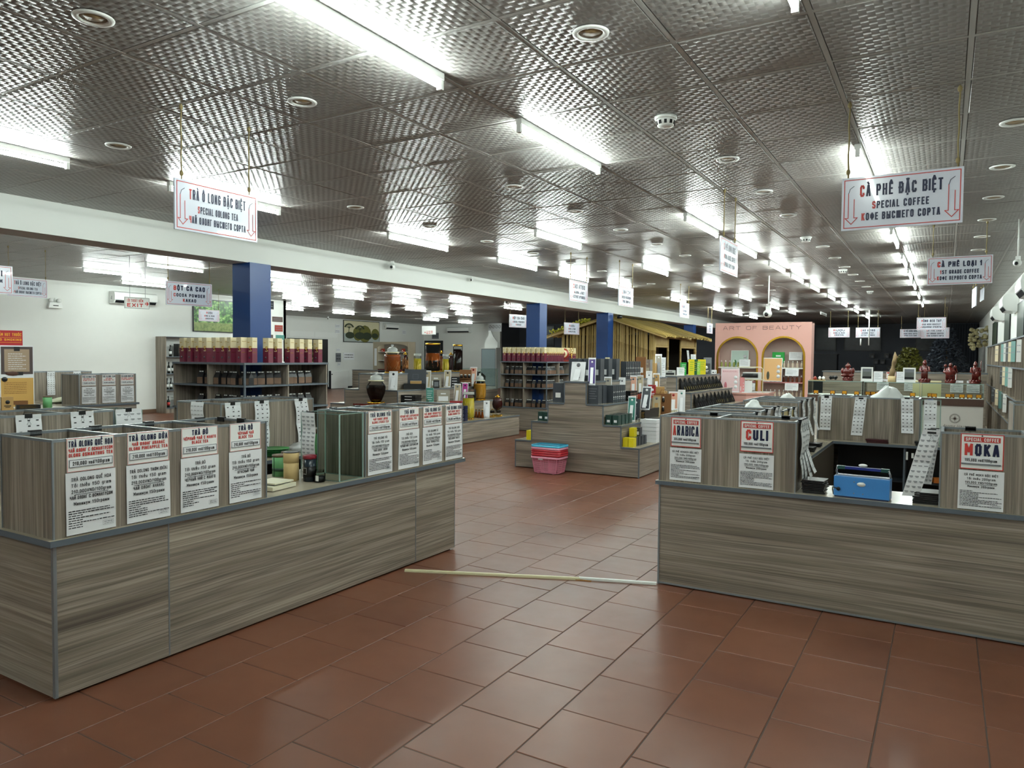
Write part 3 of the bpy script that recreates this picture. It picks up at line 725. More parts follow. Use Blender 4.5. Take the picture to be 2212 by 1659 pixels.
# price cards and notices
def price_card(y, w_, h_, title, sub, axis, loc, rz, label, price='210,000 vnd/100gram'):
    t = T('price_card', label, 'price card', loc, rz)          # origin lower centre, facing -Y
    O('card', MB().box(-w_/2, w_/2, -.004, 0, 0, h_, M_PW), t)
    O('border', MB().frame(-w_/2+.001, w_/2-.001, .001, h_-.001, -.0045, .0018, M_RD), t)
    m = MB(); m.text(title, 0, h_*.74, h_*.18, -.0056, M_NV, mx=.4, width=min(w_*.93, len(title)*h_*.105), wt=.2)
    O('title', m, t)
    m = MB()
    for k, s_ in enumerate(sub): m.text(s_, 0, h_*(.585-.14*k), h_*.108, -.0056, M_RD, mx=.4, width=min(w_*.93, len(s_)*h_*.07), wt=.2)
    O('subtitle', m, t)
    m = MB().box(-w_*.46, w_*.46, -.007, -.004, h_*.14, h_*.37, M_PP).frame(-w_*.46, w_*.46, h_*.14, h_*.37, -.0075, .003, M_GP); ph = O('price_holder', m, t)
    O('price', MB().text(price, 0, h_*.195, h_*.115, -.008, M_BP, width=w_*.78, wt=.15), ph); return t
def notice(w_, h_, lines, loc, rz, label, rnd, curl=0.004):
    t = T('paper_notice', label, 'paper notice', loc, rz)
    p = MB(); n = 8
    def yo(u, v): return -.003-curl*(math.sin(u*5+loc[1]*7)*math.sin(v*4+1)+1)*.5
    g = [[(-w_/2+w_*i/n, yo(i/n, k/n), h_*k/n) for i in range(n+1)] for k in range(n+1)]
    vs = [q for r in g for q in r]; p.add(vs, [(k*(n+1)+i, k*(n+1)+i+1, (k+1)*(n+1)+i+1, (k+1)*(n+1)+i) for k in range(n) for i in range(n)], M_PP, True)
    O('sheet', p, t); m = MB(); z = h_*.86; yy = -.0035-curl
    for k, s_ in enumerate(lines):
        hh = h_*.058; m.text(s_, 0, z, hh, yy, M_BP, width=min(w_*.86, len(s_)*hh*.62), wt=.15)
        if 'VND' in s_: m.rect(-w_*.34, w_*.34, z-hh*.45, z-hh*.3, yy, M_BP)
        z -= h_*.098
    O('heading', m, t); m = MB(); z -= .0
    k = 0
    while z > h_*.07:
        m.scribble(-w_*.46, w_*.46, z, h_*.022, yy, M_BP, rnd, rnd.choice([1, 1, .9, .45, .3])); z -= h_*.038
    O('small_print', m, t)
    O('stamp', MB().frame(w_*.22, w_*.44, h_*.07, h_*.15, yy-.0005, .001, M_GP).scribble(w_*.25, w_*.42, h_*.12, h_*.015, yy-.0005, M_GP, rnd).scribble(w_*.25, w_*.42, h_*.09, h_*.015, yy-.0005, M_GP, rnd), t)
    return t
TEA = [(1.92, .219, 'TRÀ OLONG QUẾ HOA', ['ЧАЙ ОЛОНГ С ОСМАНТУСОМ', 'OLONG OSMANTHUS TEA'], ['TRÀ OOLONG QUẾ HOA', 'Tối thiểu 150 gram', '210,000VND/100gram', 'ЧАЙ ОЛОНГ С ОСМАНТУСОМ', 'Минимум 150грамм'], 'osmanthus oolong tea'),
       (2.206, .22, 'TRÀ OLONG DỨA', ['ЧАЙ ОЛОНГ АНАНАС', 'OLONG PINEAPPLE TEA'], ['TRÀ OOLONG THƠM (DỨA)', 'Tối thiểu 150 gram', '210,000VND/100gram', 'ЧАЙ ОЛОНГ АНАНАС', 'Минимум 150грамм'], 'pineapple oolong tea'),
       (2.499, .22, 'TRÀ ĐỎ', ['ЧЁРНЫЙ ЧАЙ С МАНГО', 'BLACK TEA'], ['TRÀ ĐỎ', 'Tối thiểu 150 gram', '210,000VND/100gram', 'ЧЕРНЫЙ ЧАЙ С МАНГО', 'Минимум 150грамм'], 'black tea with mango'),
       (2.795, .212, 'TRÀ ĐỎ', ['ЧЁРНЫЙ ЧАЙ', 'BLACK TEA'], ['TRÀ ĐỎ', 'Tối thiểu 150 gram', '210,000VND/100gram', 'КРАСНЫЙ ЧАЙ', 'Минимум 150грамм'], 'plain black tea'),
       (3.948, .245, 'TRÀ OLONG VẢI', ['ЧАЙ ОЛОНГ ЛИЧИ', 'OLONG LYCHEE TEA'], ['TRÀ OOLONG VẢI', 'Tối thiểu 150 gram', '210,000VND/100gram', 'ЧАЙ ОЛОНГ ЛИЧИ', 'Минимум 150грамм'], 'lychee oolong tea'),
       (4.27, .23, 'TRÀ ĐEN', ['ЧЁРНЫЙ ЧАЙ С БЕРГАМОТОМ', 'BLACK HERBAL TEA'], ['TRÀ ĐEN', 'Tối thiểu 150 gram', '210,000VND/100gram', 'Чёрный чай с бергамотом'.upper(), 'Минимум 150грамм'], 'black herbal tea'),
       (4.56, .238, 'TRÀ OLONG SẢ', ['ЧАЙ ОЛОНГ ЛЕМОНГРАСС', 'OLONG LEMONGRASS TEA'], ['TRÀ OOLONG SẢ', 'Tối thiểu 150 gram', '210,000VND/100gram', 'ОЛОНГ ЛЕМОНГРАСС', 'Минимум 150грамм'], 'lemongrass oolong tea'),
       (4.845, .222, 'TRÀ OLONG XOÀI', ['ЧАЙ ОЛОНГ МАНГО', 'OLONG MANGO TEA'], ['TRÀ OOLONG XOÀI', 'Tối thiểu 150 gram', '210,000VND/100gram', 'ЧАЙ ОЛОНГ МАНГО', 'Минимум 150грамм'], 'mango oolong tea')]
for y, w_, ti, sub, nl, nm in TEA:
    price_card(0, w_, .155, ti, sub, 'y', (-3.418, y, 1.03), RP, f'price card for {nm} on the front of the tea bins')
    notice(w_+.012, .285, nl, (-3.419, y, .742), RP, f'paper notice below the price card for {nm}', R)
# clips on near bins
for k, (x, y, rz) in enumerate([(-3.863, 1.9, RP), (-3.863, 2.2, RP), (-3.863, 2.5, RP), (-3.8, 2.938, PI), (-3.62, 2.938, PI), (-3.863, 2.83, RP), (-3.863, 3.95, RP), (-3.863, 4.2, RP), (-3.863, 4.5, RP)]):
    grid_clip(x, y, BZ+.001, rz, f'black binder clip, {ORD[k]} along the rims of the front tea bins')
rs = random.Random(3)
for k, (y, kk, L, c, lb) in enumerate([(2.04, 'text', .44, 2, 'blank-looking label sheet at the far left on the back bins'), (2.38, 'dots', .42, 3, 'label sheet, second from the left, on the back bins'), (2.71, 'dots', .42, 3, 'label sheet on the right end of the back bins'),
                              (3.03, 'text', .36, 4, 'wide label sheet clipped on the small glass tank'),
                              (3.90, 'dots', .36, 3, 'label sheet nearest the corner of the bins before the snack shelf'), (4.19, 'dots', .42, 3, 'long label sheet in the middle of the bins before the snack shelf'), (4.62, 'dots', .44, 3, 'slanting label sheet at the right end of the bins before the snack shelf')]):
    strip((-4.922, y, BZ+.002), RP, .19 if k == 3 else .15, L, lb, rs, kind=kk, cols=c, tilt=.05 if k == 6 else 0)
strip((-5.2, 3.795, BZ+.002), 0, .16, .34, 'label sheet with scribbled marks on the left side of the bins before the snack shelf', rs, kind='scr', cols=4)
strip((-3.69, 3.548, BZ+.002), 0, .125, .46, 'long strip of small printed labels hanging down the glass tank', rs, kind='text', cols=3, rows=17)
# things on the tea counter
t = T('kitchen_scale', 'flat cream kitchen scale on the left counter by the tea bins', 'scale', (-3.63, 3.17, CZ), .15)
O('base', MB().box(-.1, .1, -.11, .11, .004, .028, mat('cream_plastic', 'd9d6bd', .4)), t); O('pan', MB().box(-.085, .085, -.07, .105, .036, .044, mat('cream_plastic')).box(-.07, .07, -.06, .09, .028, .036, M_GP), t)
O('display', MB().box(-.03, .03, -.105, -.08, .028, .03, M_GP), t)
t = T('paper_canister', 'tall beige paper canister on the left counter', 'canister', (-3.75, 3.44, CZ)); KR = mat('beige_paper', 'd3b984', .6)
O('body', MB().cyl(0, 0, 0, .16, .05, KR, 28), t); O('lid', MB().lathe([(.0515, .12), (.0515, .186), (.048, .19)], KR, seg=28), t); O('rim', MB().lathe([(.052, .187), (.052, .192), (.046, .192)], M_BK, seg=28), t)
t = T('tea_jar', 'dark tea tin with a red lid between the beige canister and the small jar', 'jar', (-3.63, 3.49, CZ))
O('body', MB().cyl(0, 0, 0, .15, .042, mat('dark_tin', '24303a', .25), 24), t); O('lid', MB().lathe([(.045, .15), (.045, .172), (.03, .176)], mat('red_tin', '7c1d2c', .3), seg=24), t)
O('label', MB().lathe([(.0425, .03), (.0425, .1)], M_BK, seg=24), t); O('print', MB().frame(-.02, .015, .05, .09, -.0432, .002, M_PW).rect(-.03, -.02, .02, .04, -.0432, M_PW), t)
t = T('glass_jar', 'small round glass jar of dark tea with a white label', 'jar', (-3.545, 3.495, CZ))
O('glass', MB().lathe([(.034, 0), (.038, .01), (.038, .055), (.028, .066), (.028, .074)], M_JAR, seg=20), t); O('tea', MB().cyl(0, 0, .004, .04, .034, M_BK), t); O('lid', MB().lathe([(.03, .066), (.03, .082), (.01, .086)], M_JAR, seg=20), t)
O('label', MB().box(.005, .03, -.041, -.039, .012, .048, M_PW), t)
def tin(x, y, r, h, label, g=None):
    t = T('green_tin', label, 'tin', (x, y, CZ), 0, g); O('body', MB().cyl(0, 0, 0, h*.9, r, M_GR, 28), t); O('lid', MB().lathe([(r*1.03, h*.9), (r*1.03, h*.99), (r*.95, h)], mat('brown_lid', '5b4632', .4), seg=28), t)
    O('hill_print', MB().lathe([(r*1.006, h*.25), (r*1.006, h*.4)], mat('dark_green_print', '33523f', .4), seg=28), t)
    O('seam', MB().box(-.002, .002, -r-.002, -r+.002, 0, h*.9, mat('dark_green_print')), t)
tin(-3.965, 3.9, .085, .3, 'large green tea tin behind the hanging strip and the glass tank')
tin(-3.95, 3.52, .05, .15, 'small green tea tin behind the dark tin')
tin(-4.0, 3.63, .04, .155, 'small green tin half hidden by the beige canister')
t = T('green_plates', 'stack of green plates behind the near tea bins', 'plates', (-4.78, 4.2, CZ))
for k in range(5): O('plate', MB().lathe([(.07, .012*k), (.12, .012*k+.012), (.125, .012*k+.016), (.118, .012*k+.013)], mat('green_plastic', '1f7a35', .3), seg=24), t)
def bag(loc, s, label, rnd, m_=None, nm='plastic_bag'):
    b = MB().blob((0, 0, s[2]*.5), (s[0], s[1], s[2]*.5), m_ or M_POLY, 18, 9, .22, rnd)
    for i, v in enumerate(b.v):
        q = max(0, v[2]/s[2]-.45)/.55; b.v[i] = (v[0]*(1-.45*q)+.1*s[0]*q, v[1]*(1-.45*q), v[2])
    return TM(nm, b, label, 'plastic bag', loc)
bag((-4.75, 4.52, CZ), (.13, .16, .1), 'crumpled clear plastic bag behind the tea counter under the slanting label sheet', rs)

# ---- right coffee counter
t = T('coffee_counter', 'wood-laminate coffee counter at the right foreground', 'counter', (-1.687, 4.87, 0)); b_ = lambda *a, **k: B(*a, o=(-1.687, 4.87, 0), **k)
O('front_panel', b_(-1.685, .9, 4.87, 4.886, .012, .7, M_WH), t); O('plinth', b_(-1.66, .88, 4.9, 4.92, 0, .05, M_BK), t)
O('corner_trim', b_(-1.692, -1.680, 4.865, 4.88, 0.0, .7, M_AL), t); O('side_panel', b_(-1.687, -1.671, 4.887, 8.8, .012, .7, M_WH), t)
O('bottom_trim', b_(-1.68, .9, 4.866, 4.87, .008, .02, M_AL), t)
O('worktop', slab([(-1.71, 4.845), (.9, 4.845), (.9, 5.3), (-.99, 5.3), (-.99, 8.22), (.36, 8.22), (.36, 8.8), (-1.71, 8.8)], .7, CZ-.008, (-1.687, 4.87, 0)), t)
O('inner_panel', b_(-1.0, -.985, 5.3, 8.3, .01, .7, mat('dark_wood', '4a4238', .4)), t)
O('back_panel', b_(-1.67, .4, 8.78, 8.796, .01, .7, M_WH), t)
O('inner_board', b_(-.98, .3, 8.6, 8.61, .01, .7, M_BK), t)
O('shelf_board', b_(-.98, .3, 8.3, 8.6, .34, .352, M_DK), t)
for x in (-.34, .3): O('upright', b_(x, x+.016, 8.25, 8.6, .01, .7, M_SL), t)
O('latch', b_(-.318, -.3, 8.25, 8.256, .58, .66, M_PW), t); O('latch', b_(-.27, -.25, 8.25, 8.256, .6, .65, M_PW), t)
CK = CZ-.008
bins('e', -1.69, -.80, 4.872, 5.25, CK, BZ-.005, (-1.3,), 'x', 'two open coffee bins with red signs at the left end of the coffee counter')
bins('f', -.012, .9, 4.872, 5.25, CK, BZ-.02, (.4,), 'x', 'open coffee bins with the mocha sign at the right end of the coffee counter')
bins('g', -1.66, -1.17, 5.36, 6.32, CK, BZ, (5.68, 6.0), 'y', 'open bins on the left wing right behind the front coffee bins')
bins('h', -1.63, -1.14, 7.03, 7.98, CK, BZ, (7.35, 7.66), 'y', 'open bins on the left wing farther back')
bins('i', -1.6, -1.15, 6.36, 6.98, CK, BZ-.04, (6.67,), 'y', 'pale yellowish bin between the two wing bin rows', wood_=mat('pale_pine', 'b6a674', .5))
bins('j', -1.16, -.21, 8.36, 8.76, CK, BZ, (-.85, -.53), 'x', 'back row of open coffee bins facing the camera with three label sheets')
bins('k', .54, 1.0, 8.0, 8.6, 0, BZ, (), 'y', 'bin at the right edge of the photo beside the wall shelves')
for k, (x, y, rz) in enumerate([(-1.42, 5.243, 0), (-.93, 5.243, 0), (.14, 5.243, 0)]): grid_clip(x, y, BZ-.003 if k < 2 else BZ-.018, rz, f'black binder clip on the back rim, {ORD[k]} from the left on the coffee bins')
COF = [(-1.507, .206, 'ARABICA', '205,000', 'arabica'), (-1.039, .206, 'CULI', '190,000', 'culi'), (.187, .206, 'MOKA', '195,000', 'mocha')]
for x, w_, nm, pr, lb in COF:
    zz = .97 if nm != 'MOKA' else .962; h_ = .2
    t = T('coffee_sign', f'red-bordered special coffee sign reading {nm}', 'sign', (x, 4.87, zz))
    O('card', MB().box(-w_/2, w_/2, -.005, 0, 0, h_, M_PW), t); O('border', MB().frame(-w_/2, w_/2, 0, h_, -.0055, .005, M_RD), t)
    bn = O('banner', MB().rect(-w_*.42, w_*.42, h_*.77, h_*.915, -.0062, M_RD), t); O('banner_text', MB().text('SPECIAL COFFEE', 0, h_*.795, h_*.095, -.0078, M_PW, width=w_*.76, wt=.18), bn)
    O('name', MB().text(nm, 0, h_*.38, h_*.34, -.0072, M_NV, width=w_*(.86 if len(nm) > 5 else .66 if nm == 'CULI' else .8), wt=.25, hl=M_RD, mx=.42), t)
    ph = O('price_holder', MB().box(-w_*.47, w_*.42, -.010, -.005, h_*.15, h_*.36, M_PP).box(-w_*.47, w_*.44, -.011, -.005, h_*.13, h_*.17, M_GP), t)
    O('price', MB().text(pr+' vnd/100gram', -.02*w_, h_*.22, h_*.085, -.0115, M_BP, width=w_*.74, wt=.15), ph)
    O('hole', MB().cyl(0, 0, -.002, .002, .004, M_BK, 10).move(rx=PI/2, dz=h_*.95, dy=-.006), t)
    notice(w_+.012, .222, [f'CÀ PHÊ {nm} ĐẶC BIỆT', 'Tối thiểu 200gram', f'{pr} VND/100gram', 'Минимум 200грамм'], (x, 4.87, CK+.006 if nm != 'ARABICA' else CK+.012), 0, f'white paper notice under the {nm} coffee sign', rs, .003)
# strips: left wing (facing +x), back row
for k, (y, x) in enumerate([(5.46, -1.162), (5.8, -1.162), (6.1, -1.162), (6.25, -1.162), (6.6, -1.142), (6.85, -1.142), (7.2, -1.132), (7.5, -1.132), (7.85, -1.132)]):
    strip((x, y, BZ+.002-(.04 if 4 <= k <= 5 else 0)), RP, .12, .36-.02*(k % 3), f'label sheet, {ORD[k]} counted from the camera along the left wing of the coffee counter', rs, kind='text', curve=.05)
for x, L, tl, lb in ((-1.075, .36, -.01, 'left'), (-.745, .4, -.035, 'middle'), (-.325, .35, .01, 'right')):
    strip((x, 8.354, BZ+.002), 0, .108, L, f'{lb} label sheet of the three on the back coffee bins', rs, tilt=tl)
for k in range(4):
    strip((-.79, 4.98+.07*k, BZ-.003), RP, .1, .42-.02*k, f'curled label sheet on the right side of the front coffee bins, {ORD[k]} of four', rs, kind='text', curve=.015+.015*k)
strip((-.06, 4.93, BZ-.018), 0, .09, .4, 'long label sheet slanting down from the left side of the mocha bin', rs, kind='text', tilt=-.1, rows=13)
strip((-.045, 5.0, BZ-.018), 0, .06, .33, 'second label sheet behind the slanting one on the mocha bin', rs, kind='text', tilt=-.04, rows=13)
tank(-.2, -.03, 8.37, 8.62, CK, BZ-.01, 'clear plastic bin beside the back row of coffee bins')
strip((-.12, 8.365, BZ-.005), 0, .11, .36, 'label sheet with a blue clip on the clear plastic bin', rs, clipc=mat('blue_clip', '2f5c9c', .4))
strip((.78, 7.985, BZ+.002), 0, .11, .36, 'label sheet on the bin at the right edge of the photo', rs)
bag((-.52, 8.56, BZ-.14), (.17, .14, .25), 'white plastic bag heaped in the back coffee bins', rs, mat('white_bag', 'd7dbd8', .3))
bag((-1.35, 6.15, BZ-.11), (.08, .1, .16), 'crumpled white plastic bag sticking out of the wing bins', rs, mat('white_bag'))
bag((-1.38, 7.8, BZ-.1), (.09, .1, .14), 'small white plastic bag in the farther wing bins', rs, mat('white_bag'))
# sealing machine
t = T('bag_sealer', 'blue bag-sealing machine on the coffee counter', 'machine', (-.42, 4.94, CK), -.06); BLM = mat('machine_blue', '3f82c4', .3)
O('body', MB().box(-.155, .155, -.05, .05, .008, .128, BLM), t); O('base', MB().box(-.15, .15, -.052, .055, 0, .008, M_NV), t)
O('seal_bar', MB().box(-.15, .15, -.018, .018, .128, .136, M_SIL), t)
a = MB().tube([(-.145, .03, .128), (-.15, .0, .15), (-.142, -.01, .188)], .006, M_SIL, 8).tube([(.148, .03, .128), (.152, .0, .15), (.142, -.01, .18)], .006, M_SIL, 8)
O('arm_joint', a, t); O('arm', MB().box(-.1, .1, -.012, .012, .17, .186, mat('machine_dark_blue', '1c2c78', .3)).box(-.145, -.1, -.014, .014, .168, .188, mat('green_metal', '1d4a45', .35)).box(.1, .145, -.014, .014, .168, .188, mat('green_metal')), t)
O('handle', MB().blob((.0, 0, .198), (.026, .02, .01), M_PW, 16, 8), t)
O('cord', MB().blob((-.128, -.056, .05), (.012, .008, .012), M_BK, 10, 6).tube([(-.128, -.06, .05), (-.14, -.07, .056), (-.16, -.05, .058), (-.165, -.03, .04), (-.165, .0, .006)], .0035, M_BK), t)
sc_ = MB()
for x, z in ((-.04, .1), (.01, .1), (-.04, .03), (.01, .03)): sc_.blob((x, -.051, z), (.004, .002, .004), M_SIL, 8, 4)
O('screw', sc_, t); O('badge', MB().lathe([(.022, 0), (.022, .002)], M_PW, seg=20, sx=1.1, sy=.6).move(rx=PI/2, dz=.088, dy=-.051), t)
# black bag stacks and boxes
def stack(loc, s, n, label, rnd, m_=M_BK, nm='bag_stack', cat='bags'):
    t = T(nm, label, cat, loc, 0); h = s[2]/n
    for k in range(n): O('bag_layer', MB().box(-s[0]/2, s[0]/2, -s[1]/2, s[1]/2, 0, h*.8, m_).move(dx=rnd.uniform(-.006, .006), dy=rnd.uniform(-.006, .006), dz=k*h, rz=rnd.uniform(-.08, .08)), t)
    return t
stack((-.7, 4.99, CK), (.13, .15, .085), 8, 'stack of black foil bags on the coffee counter left of the blue machine', rs)
stack((-.08, 5.0, CK), (.13, .16, .07), 6, 'stack of black bags left of the mocha bin', rs)
stack((-1.08, 7.62, CK), (.12, .14, .035), 4, 'black box in the far left corner of the inner counter', rs, nm='black_box', cat='box')
stack((-1.07, 7.2, CK), (.11, .16, .04), 4, 'heap of black bags on the left wing worktop', rs)
stack((-1.07, 6.85, CK), (.09, .14, .035), 5, 'stack of pale notepads on the left wing worktop', rs, M_PP, 'notepad_stack', 'notepads')
stack((-.58, 8.29, CK), (.2, .09, .04), 3, 'dark red box with a tie on the back worktop', rs, mat('dark_red_box', '3a1216', .4), 'red_box', 'box')
stack((-.18, 8.29, CK), (.13, .1, .045), 2, 'black box at the right end of the back worktop', rs, nm='black_box', cat='box')
TM('card_box', MB().box(-.03, .03, -.03, .03, 0, .05, mat('orange_card', 'c46a1e', .5)), 'small orange box on the dark shelf behind the blue machine', 'box', (-.05, 8.42, .352), .3)
t = T('red_crate', 'dark red crate on the floor of the inner shelf', 'crate', (-.02, 8.44, 0)); cm = MB(); RC = mat('red_crate_plastic', '5b1a1c', .4)
for k in range(12):
    x = -.2+k*.4/11; cm.box(x-.006, x+.006, -.12, -.11, .02, .26, RC)
for k in range(7): cm.box(-.2, .2, -.122, -.11, .02+k*.038, .03+k*.038, RC)
O('slatted_front', cm, t); O('body', MB().box(-.2, .2, -.1, .12, 0.01, .2, M_BK), t)
# white strips on the floor
def batten(a, b, label, m_):
    L = math.hypot(b[0]-a[0], b[1]-a[1]); an = math.atan2(b[1]-a[1], b[0]-a[0])
    return TM('plastic_trunking', MB().box(0, L, -.016, .016, 0, .012, m_).box(.0, L, -.01, .01, .012, .016, m_), label, 'strip', (a[0], a[1], 0), an)
batten((-3.36, 4.16), (-2.19, 4.66), 'long cream plastic trunking strip lying on the floor between the counters', mat('cream_strip', 'd8d2ae', .45))
batten((-2.2, 4.668), (-1.69, 4.845), 'short white trunking strip lying on the floor against the coffee counter', M_PW)
TM('wood_sliver', MB().box(0, .12, -.008, .008, 0, .005, mat('raw_wood', 'a0702f', .6)), 'sliver of orange wood between the two floor strips', 'wood', (-2.22, 4.64, 0), .2)

# ============================================================ STEPPED DISPLAYS
def stepped(xs, hs, y0, y1, label, group=None, back=True):
    o = (xs[0], y0, 0); t = T('stepped_display', label, 'display stand', o)
    b_ = lambda *a, **k: B(*a, o=o, **k)
    pts = [(xs[0], .012)]
    for k, h in enumerate(hs): pts += [(xs[k], h-.022), (xs[k+1], h-.022)]
    pts.append((xs[-1], .012)); q = []
    for p in pts:
        p = (p[0]-o[0], p[1])
        if not q or q[-1] != p: q.append(p)
    def panel(y): 
        m = MB()
        for k, h in enumerate(hs): m.box(xs[k]-o[0], xs[k+1]-o[0], y, y+.016, .012, h-.022, M_WH)
        return m
    O('front_panel', panel(0), t)
    if back: O('back_panel', panel(y1-y0-.016), t)
    for k, h in enumerate(hs):
        O('tread', b_(xs[k]-(.008 if k == 0 or hs[k-1] < h else -.001), xs[k+1]+(.008 if k == len(hs)-1 or hs[k+1] < h else -.001), y0-.008, y1+.008, h-.022, h, M_SL, top=M_WT), t)
    for k in range(len(hs)+1):
        a = hs[k-1] if k > 0 else 0; c = hs[k] if k < len(hs) else 0
        lo, hi = min(a, c), max(a, c)
        if hi-lo < .02: continue
        x = xs[k]; sx = 1 if a > c else -1
        O('riser', b_(x-sx*.016, x, y0+.017, y1-.017, max(lo, .012), hi-.022, M_WH), t)
        O('edge_trim', b_(x-.008, x+.008, y0-.002, y0+.012, lo, hi-.022, M_SL), t)
    return t
XS = [-5.265, -5.005, -4.747, -4.495, -4.168, -3.92, -3.66, -3.405]; HS = [.395, .675, .945, 1.245, .945, .675, .395]
stepped(XS, HS, 9.0, 12.3, 'tall stepped wood-laminate display stand in the middle with stacked baskets before it')
X2 = [-4.98, -4.72, -4.445, -4.152, -3.881, -3.62, -3.36]; H2 = [.675, .96, 1.25, 1.25, .96, .675]
stepped([-4.98, -4.72, -4.445, -4.152, -3.881, -3.62], [.675, .96, 1.25, .96, .675], 12.8, 15.7, 'stepped display stand filled with black packs, left of the coffee bins')
X3 = [-10.2, -9.9, -9.6, -9.25, -8.65, -8.36, -8.07, -7.38]; 
stepped([-10.2, -9.9, -9.55, -9.2, -8.65, -8.30, -7.98, -7.38], [.4, .685, .96, 1.25, .96, .685, .4], 10.05, 12.75, 'stepped display stand carrying the glass jars of rice wine')
stepped([-7.0, -6.7, -6.1, -5.8], [.85, 1.13, .85], 2.55, 3.3, 'low stepped display behind the back tea bins at the far left')
# product helper: carton with printed front (-Y), dimensions w,d,h
def carton(loc, s, label, cols, rz=0, group=None, deco='plain', name='carton', cat='box', tilt=0):
    w_, d, h = s; t = T(name, label, cat, loc, rz, group)
    main, top, pr = cols
    O('body', MB().box(-w_/2, w_/2, -d/2, d/2, 0, h, main, top), t)
    m = MB(); y = -d/2-.0008
    if deco == 'badge': m.lathe([(w_*.2, 0), (w_*.2, .001)], pr, seg=14).move(rx=PI/2, dz=h*.62, dy=y+.001).rect(-w_*.3, w_*.3, h*.3, h*.36, y, pr).rect(-w_*.2, w_*.2, h*.2, h*.24, y, pr)
    elif deco == 'lines':
        for k in range(5): m.rect(-w_*.38, w_*(.38-.1*(k % 3)), h*(.8-.13*k), h*(.83-.13*k), y, pr)
    elif deco == 'panel': m.rect(-w_*.38, w_*.38, h*.18, h*.55, y, pr).rect(-w_*.2, w_*.2, h*.7, h*.8, y, pr)
    elif deco == 'label': m.rect(-w_*.25, w_*.25, h*.25, h*.5, y, pr)
    if m.v: O('print', m, t)
    if tilt: t.rotation_euler = (tilt, 0, rz)
    return t
def clone(t, loc, label, rz=None): return dup(t, loc, rz, label)
def leaflet(loc, s, label, cols, rz=0, lean=-.18, name='leaflet_stand', cat='leaflet', rnd=None, title=None):
    """tall card leaning back, bottom edge at loc"""
    w_, h = s; t = T(name, label, cat, loc, rz); c0, c1, pr = cols; rnd = rnd or R
    t.rotation_euler = (lean, 0, rz)
    O('card', MB().box(-w_/2, w_/2, 0, .006, 0, h, c0), t)
    m = MB().rect(-w_*.42, w_*.42, h*.06, h*.94, -.0008, c1); O('picture', m, t)
    m = MB()
    for k in range(7): m.rect(-w_*.3, w_*(.3-.08*rnd.random()), h*(.72-.055*k), h*(.733-.055*k), -.0015, pr)
    m.lathe([(w_*.14, 0), (w_*.14, .0008)], pr, seg=12).move(rx=PI/2, dz=h*.84, dy=-.0012)
    m.blob((0, -.0015, h*.2), (w_*.18, .001, h*.07), pr, 10, 6)
    if title: m.text(title, 0, h*.78, h*.07, -.0016, pr, width=w_*.7)
    O('print', m, t)
    if abs(lean) > .01: O('prop', MB().box(-w_*.2, w_*.2, .006, .01, 0, h*.7, c0).move(rx=-.3, piv=(0, .006, h*.7)), t)
    return t
def card_stand(loc, s, label, rz=0, name='card_stand'):
    w_, h = s; t = T(name, label, 'card', loc, rz); t.rotation_euler = (-.12, 0, rz)
    O('sheet', MB().box(-w_/2, w_/2, 0, .004, 0, h, M_PP), t); m = MB()
    for k in range(8): m.scribble(-w_*.4, w_*.4, h*(.85-.09*k), h*.03, -.0008, M_GP, R, R.choice([1, .9, .6]))
    O('print', m, t); return t
CGY = mat('charcoal_card', '3a3f45', .4); CDG = mat('dark_green_card', '1f3d36', .4); CPU = mat('purple_card', '5a4a8c', .4); CPE = mat('peach_card', 'd9a58c', .4)
CBE = mat('beige_card', 'b5a88a', .5); CWG = mat('warm_grey_card', '9a9486', .5); CRE = mat('red_card', 'a3262a', .4); CBR = mat('brown_board', '7b5026', .5); CTE = mat('teal_card', '44897c', .4)
CMG = mat('magenta_card', 'b03a8e', .4)
# --- top tier of the main display
z = 1.245
c0 = carton((-4.42, 9.18, z), (.13, .13, .31), 'tall charcoal box at the left front of the top tier of the middle display', (CGY, CGY, M_PP), 0, 'charcoal boxes on the top tier', 'label')
for k in range(9): clone(c0, (-4.42+.145*(k % 2), 9.34+.29*(k//2)-.0*(k % 2), z), f'tall charcoal box on the top tier, {"left" if k % 2 == 0 else "right"} of the {ORD[k//2]} pair behind the certificate')
ct = leaflet((-4.335, 9.06, z), (.21, .27), 'white certificate with a diagonal light streak on the top tier', (M_PP, M_PP, M_GP), 0, -.2, 'certificate', 'certificate')
s0 = carton((-4.23, 10.5, z), (.05, .09, .27), 'slim clear-fronted charcoal carton on the top tier, first of the row', (CGY, M_SIL, M_PW), RP, 'slim cartons on the top tier', 'badge')
for k in range(8): clone(s0, (-4.23, 10.57+.07*k, z), f'slim charcoal carton on the top tier, {ORD[k+1]} of the row')
carton((-4.3, 11.4, z+.0), (.16, .16, .34), 'tan and charcoal gift box at the back of the top tier', (CBR, CGY, M_PP), .3, None, 'label')
carton((-4.3, 11.75, z), (.1, .12, .3), 'silver grey canister box beside the gift box', (M_SIL, CGY, CWG), 0, None, 'panel')
leaflet((-4.22, 12.05, z), (.11, .4), 'tall narrow silver leaflet at the back right of the middle display', (M_SIL, CWG, M_PW), RP*.3)
carton((-4.3, 12.0, z+.0), (.09, .1, .24), 'brown and charcoal cube box behind the silver canister', (M_KRA, CBR, CGY), 0)
card_stand((-4.21, 12.2, z), (.1, .34), 'white price sheet standing at the far right of the top tier', .2)
# yellow top row behind the certificate
r0 = carton((-4.25, 9.9, z+.31), (.05, .05, .02), 'small cream carton lying on the charcoal boxes, first in a row', (M_CR, M_CR, M_BD), 0, 'small cream cartons')
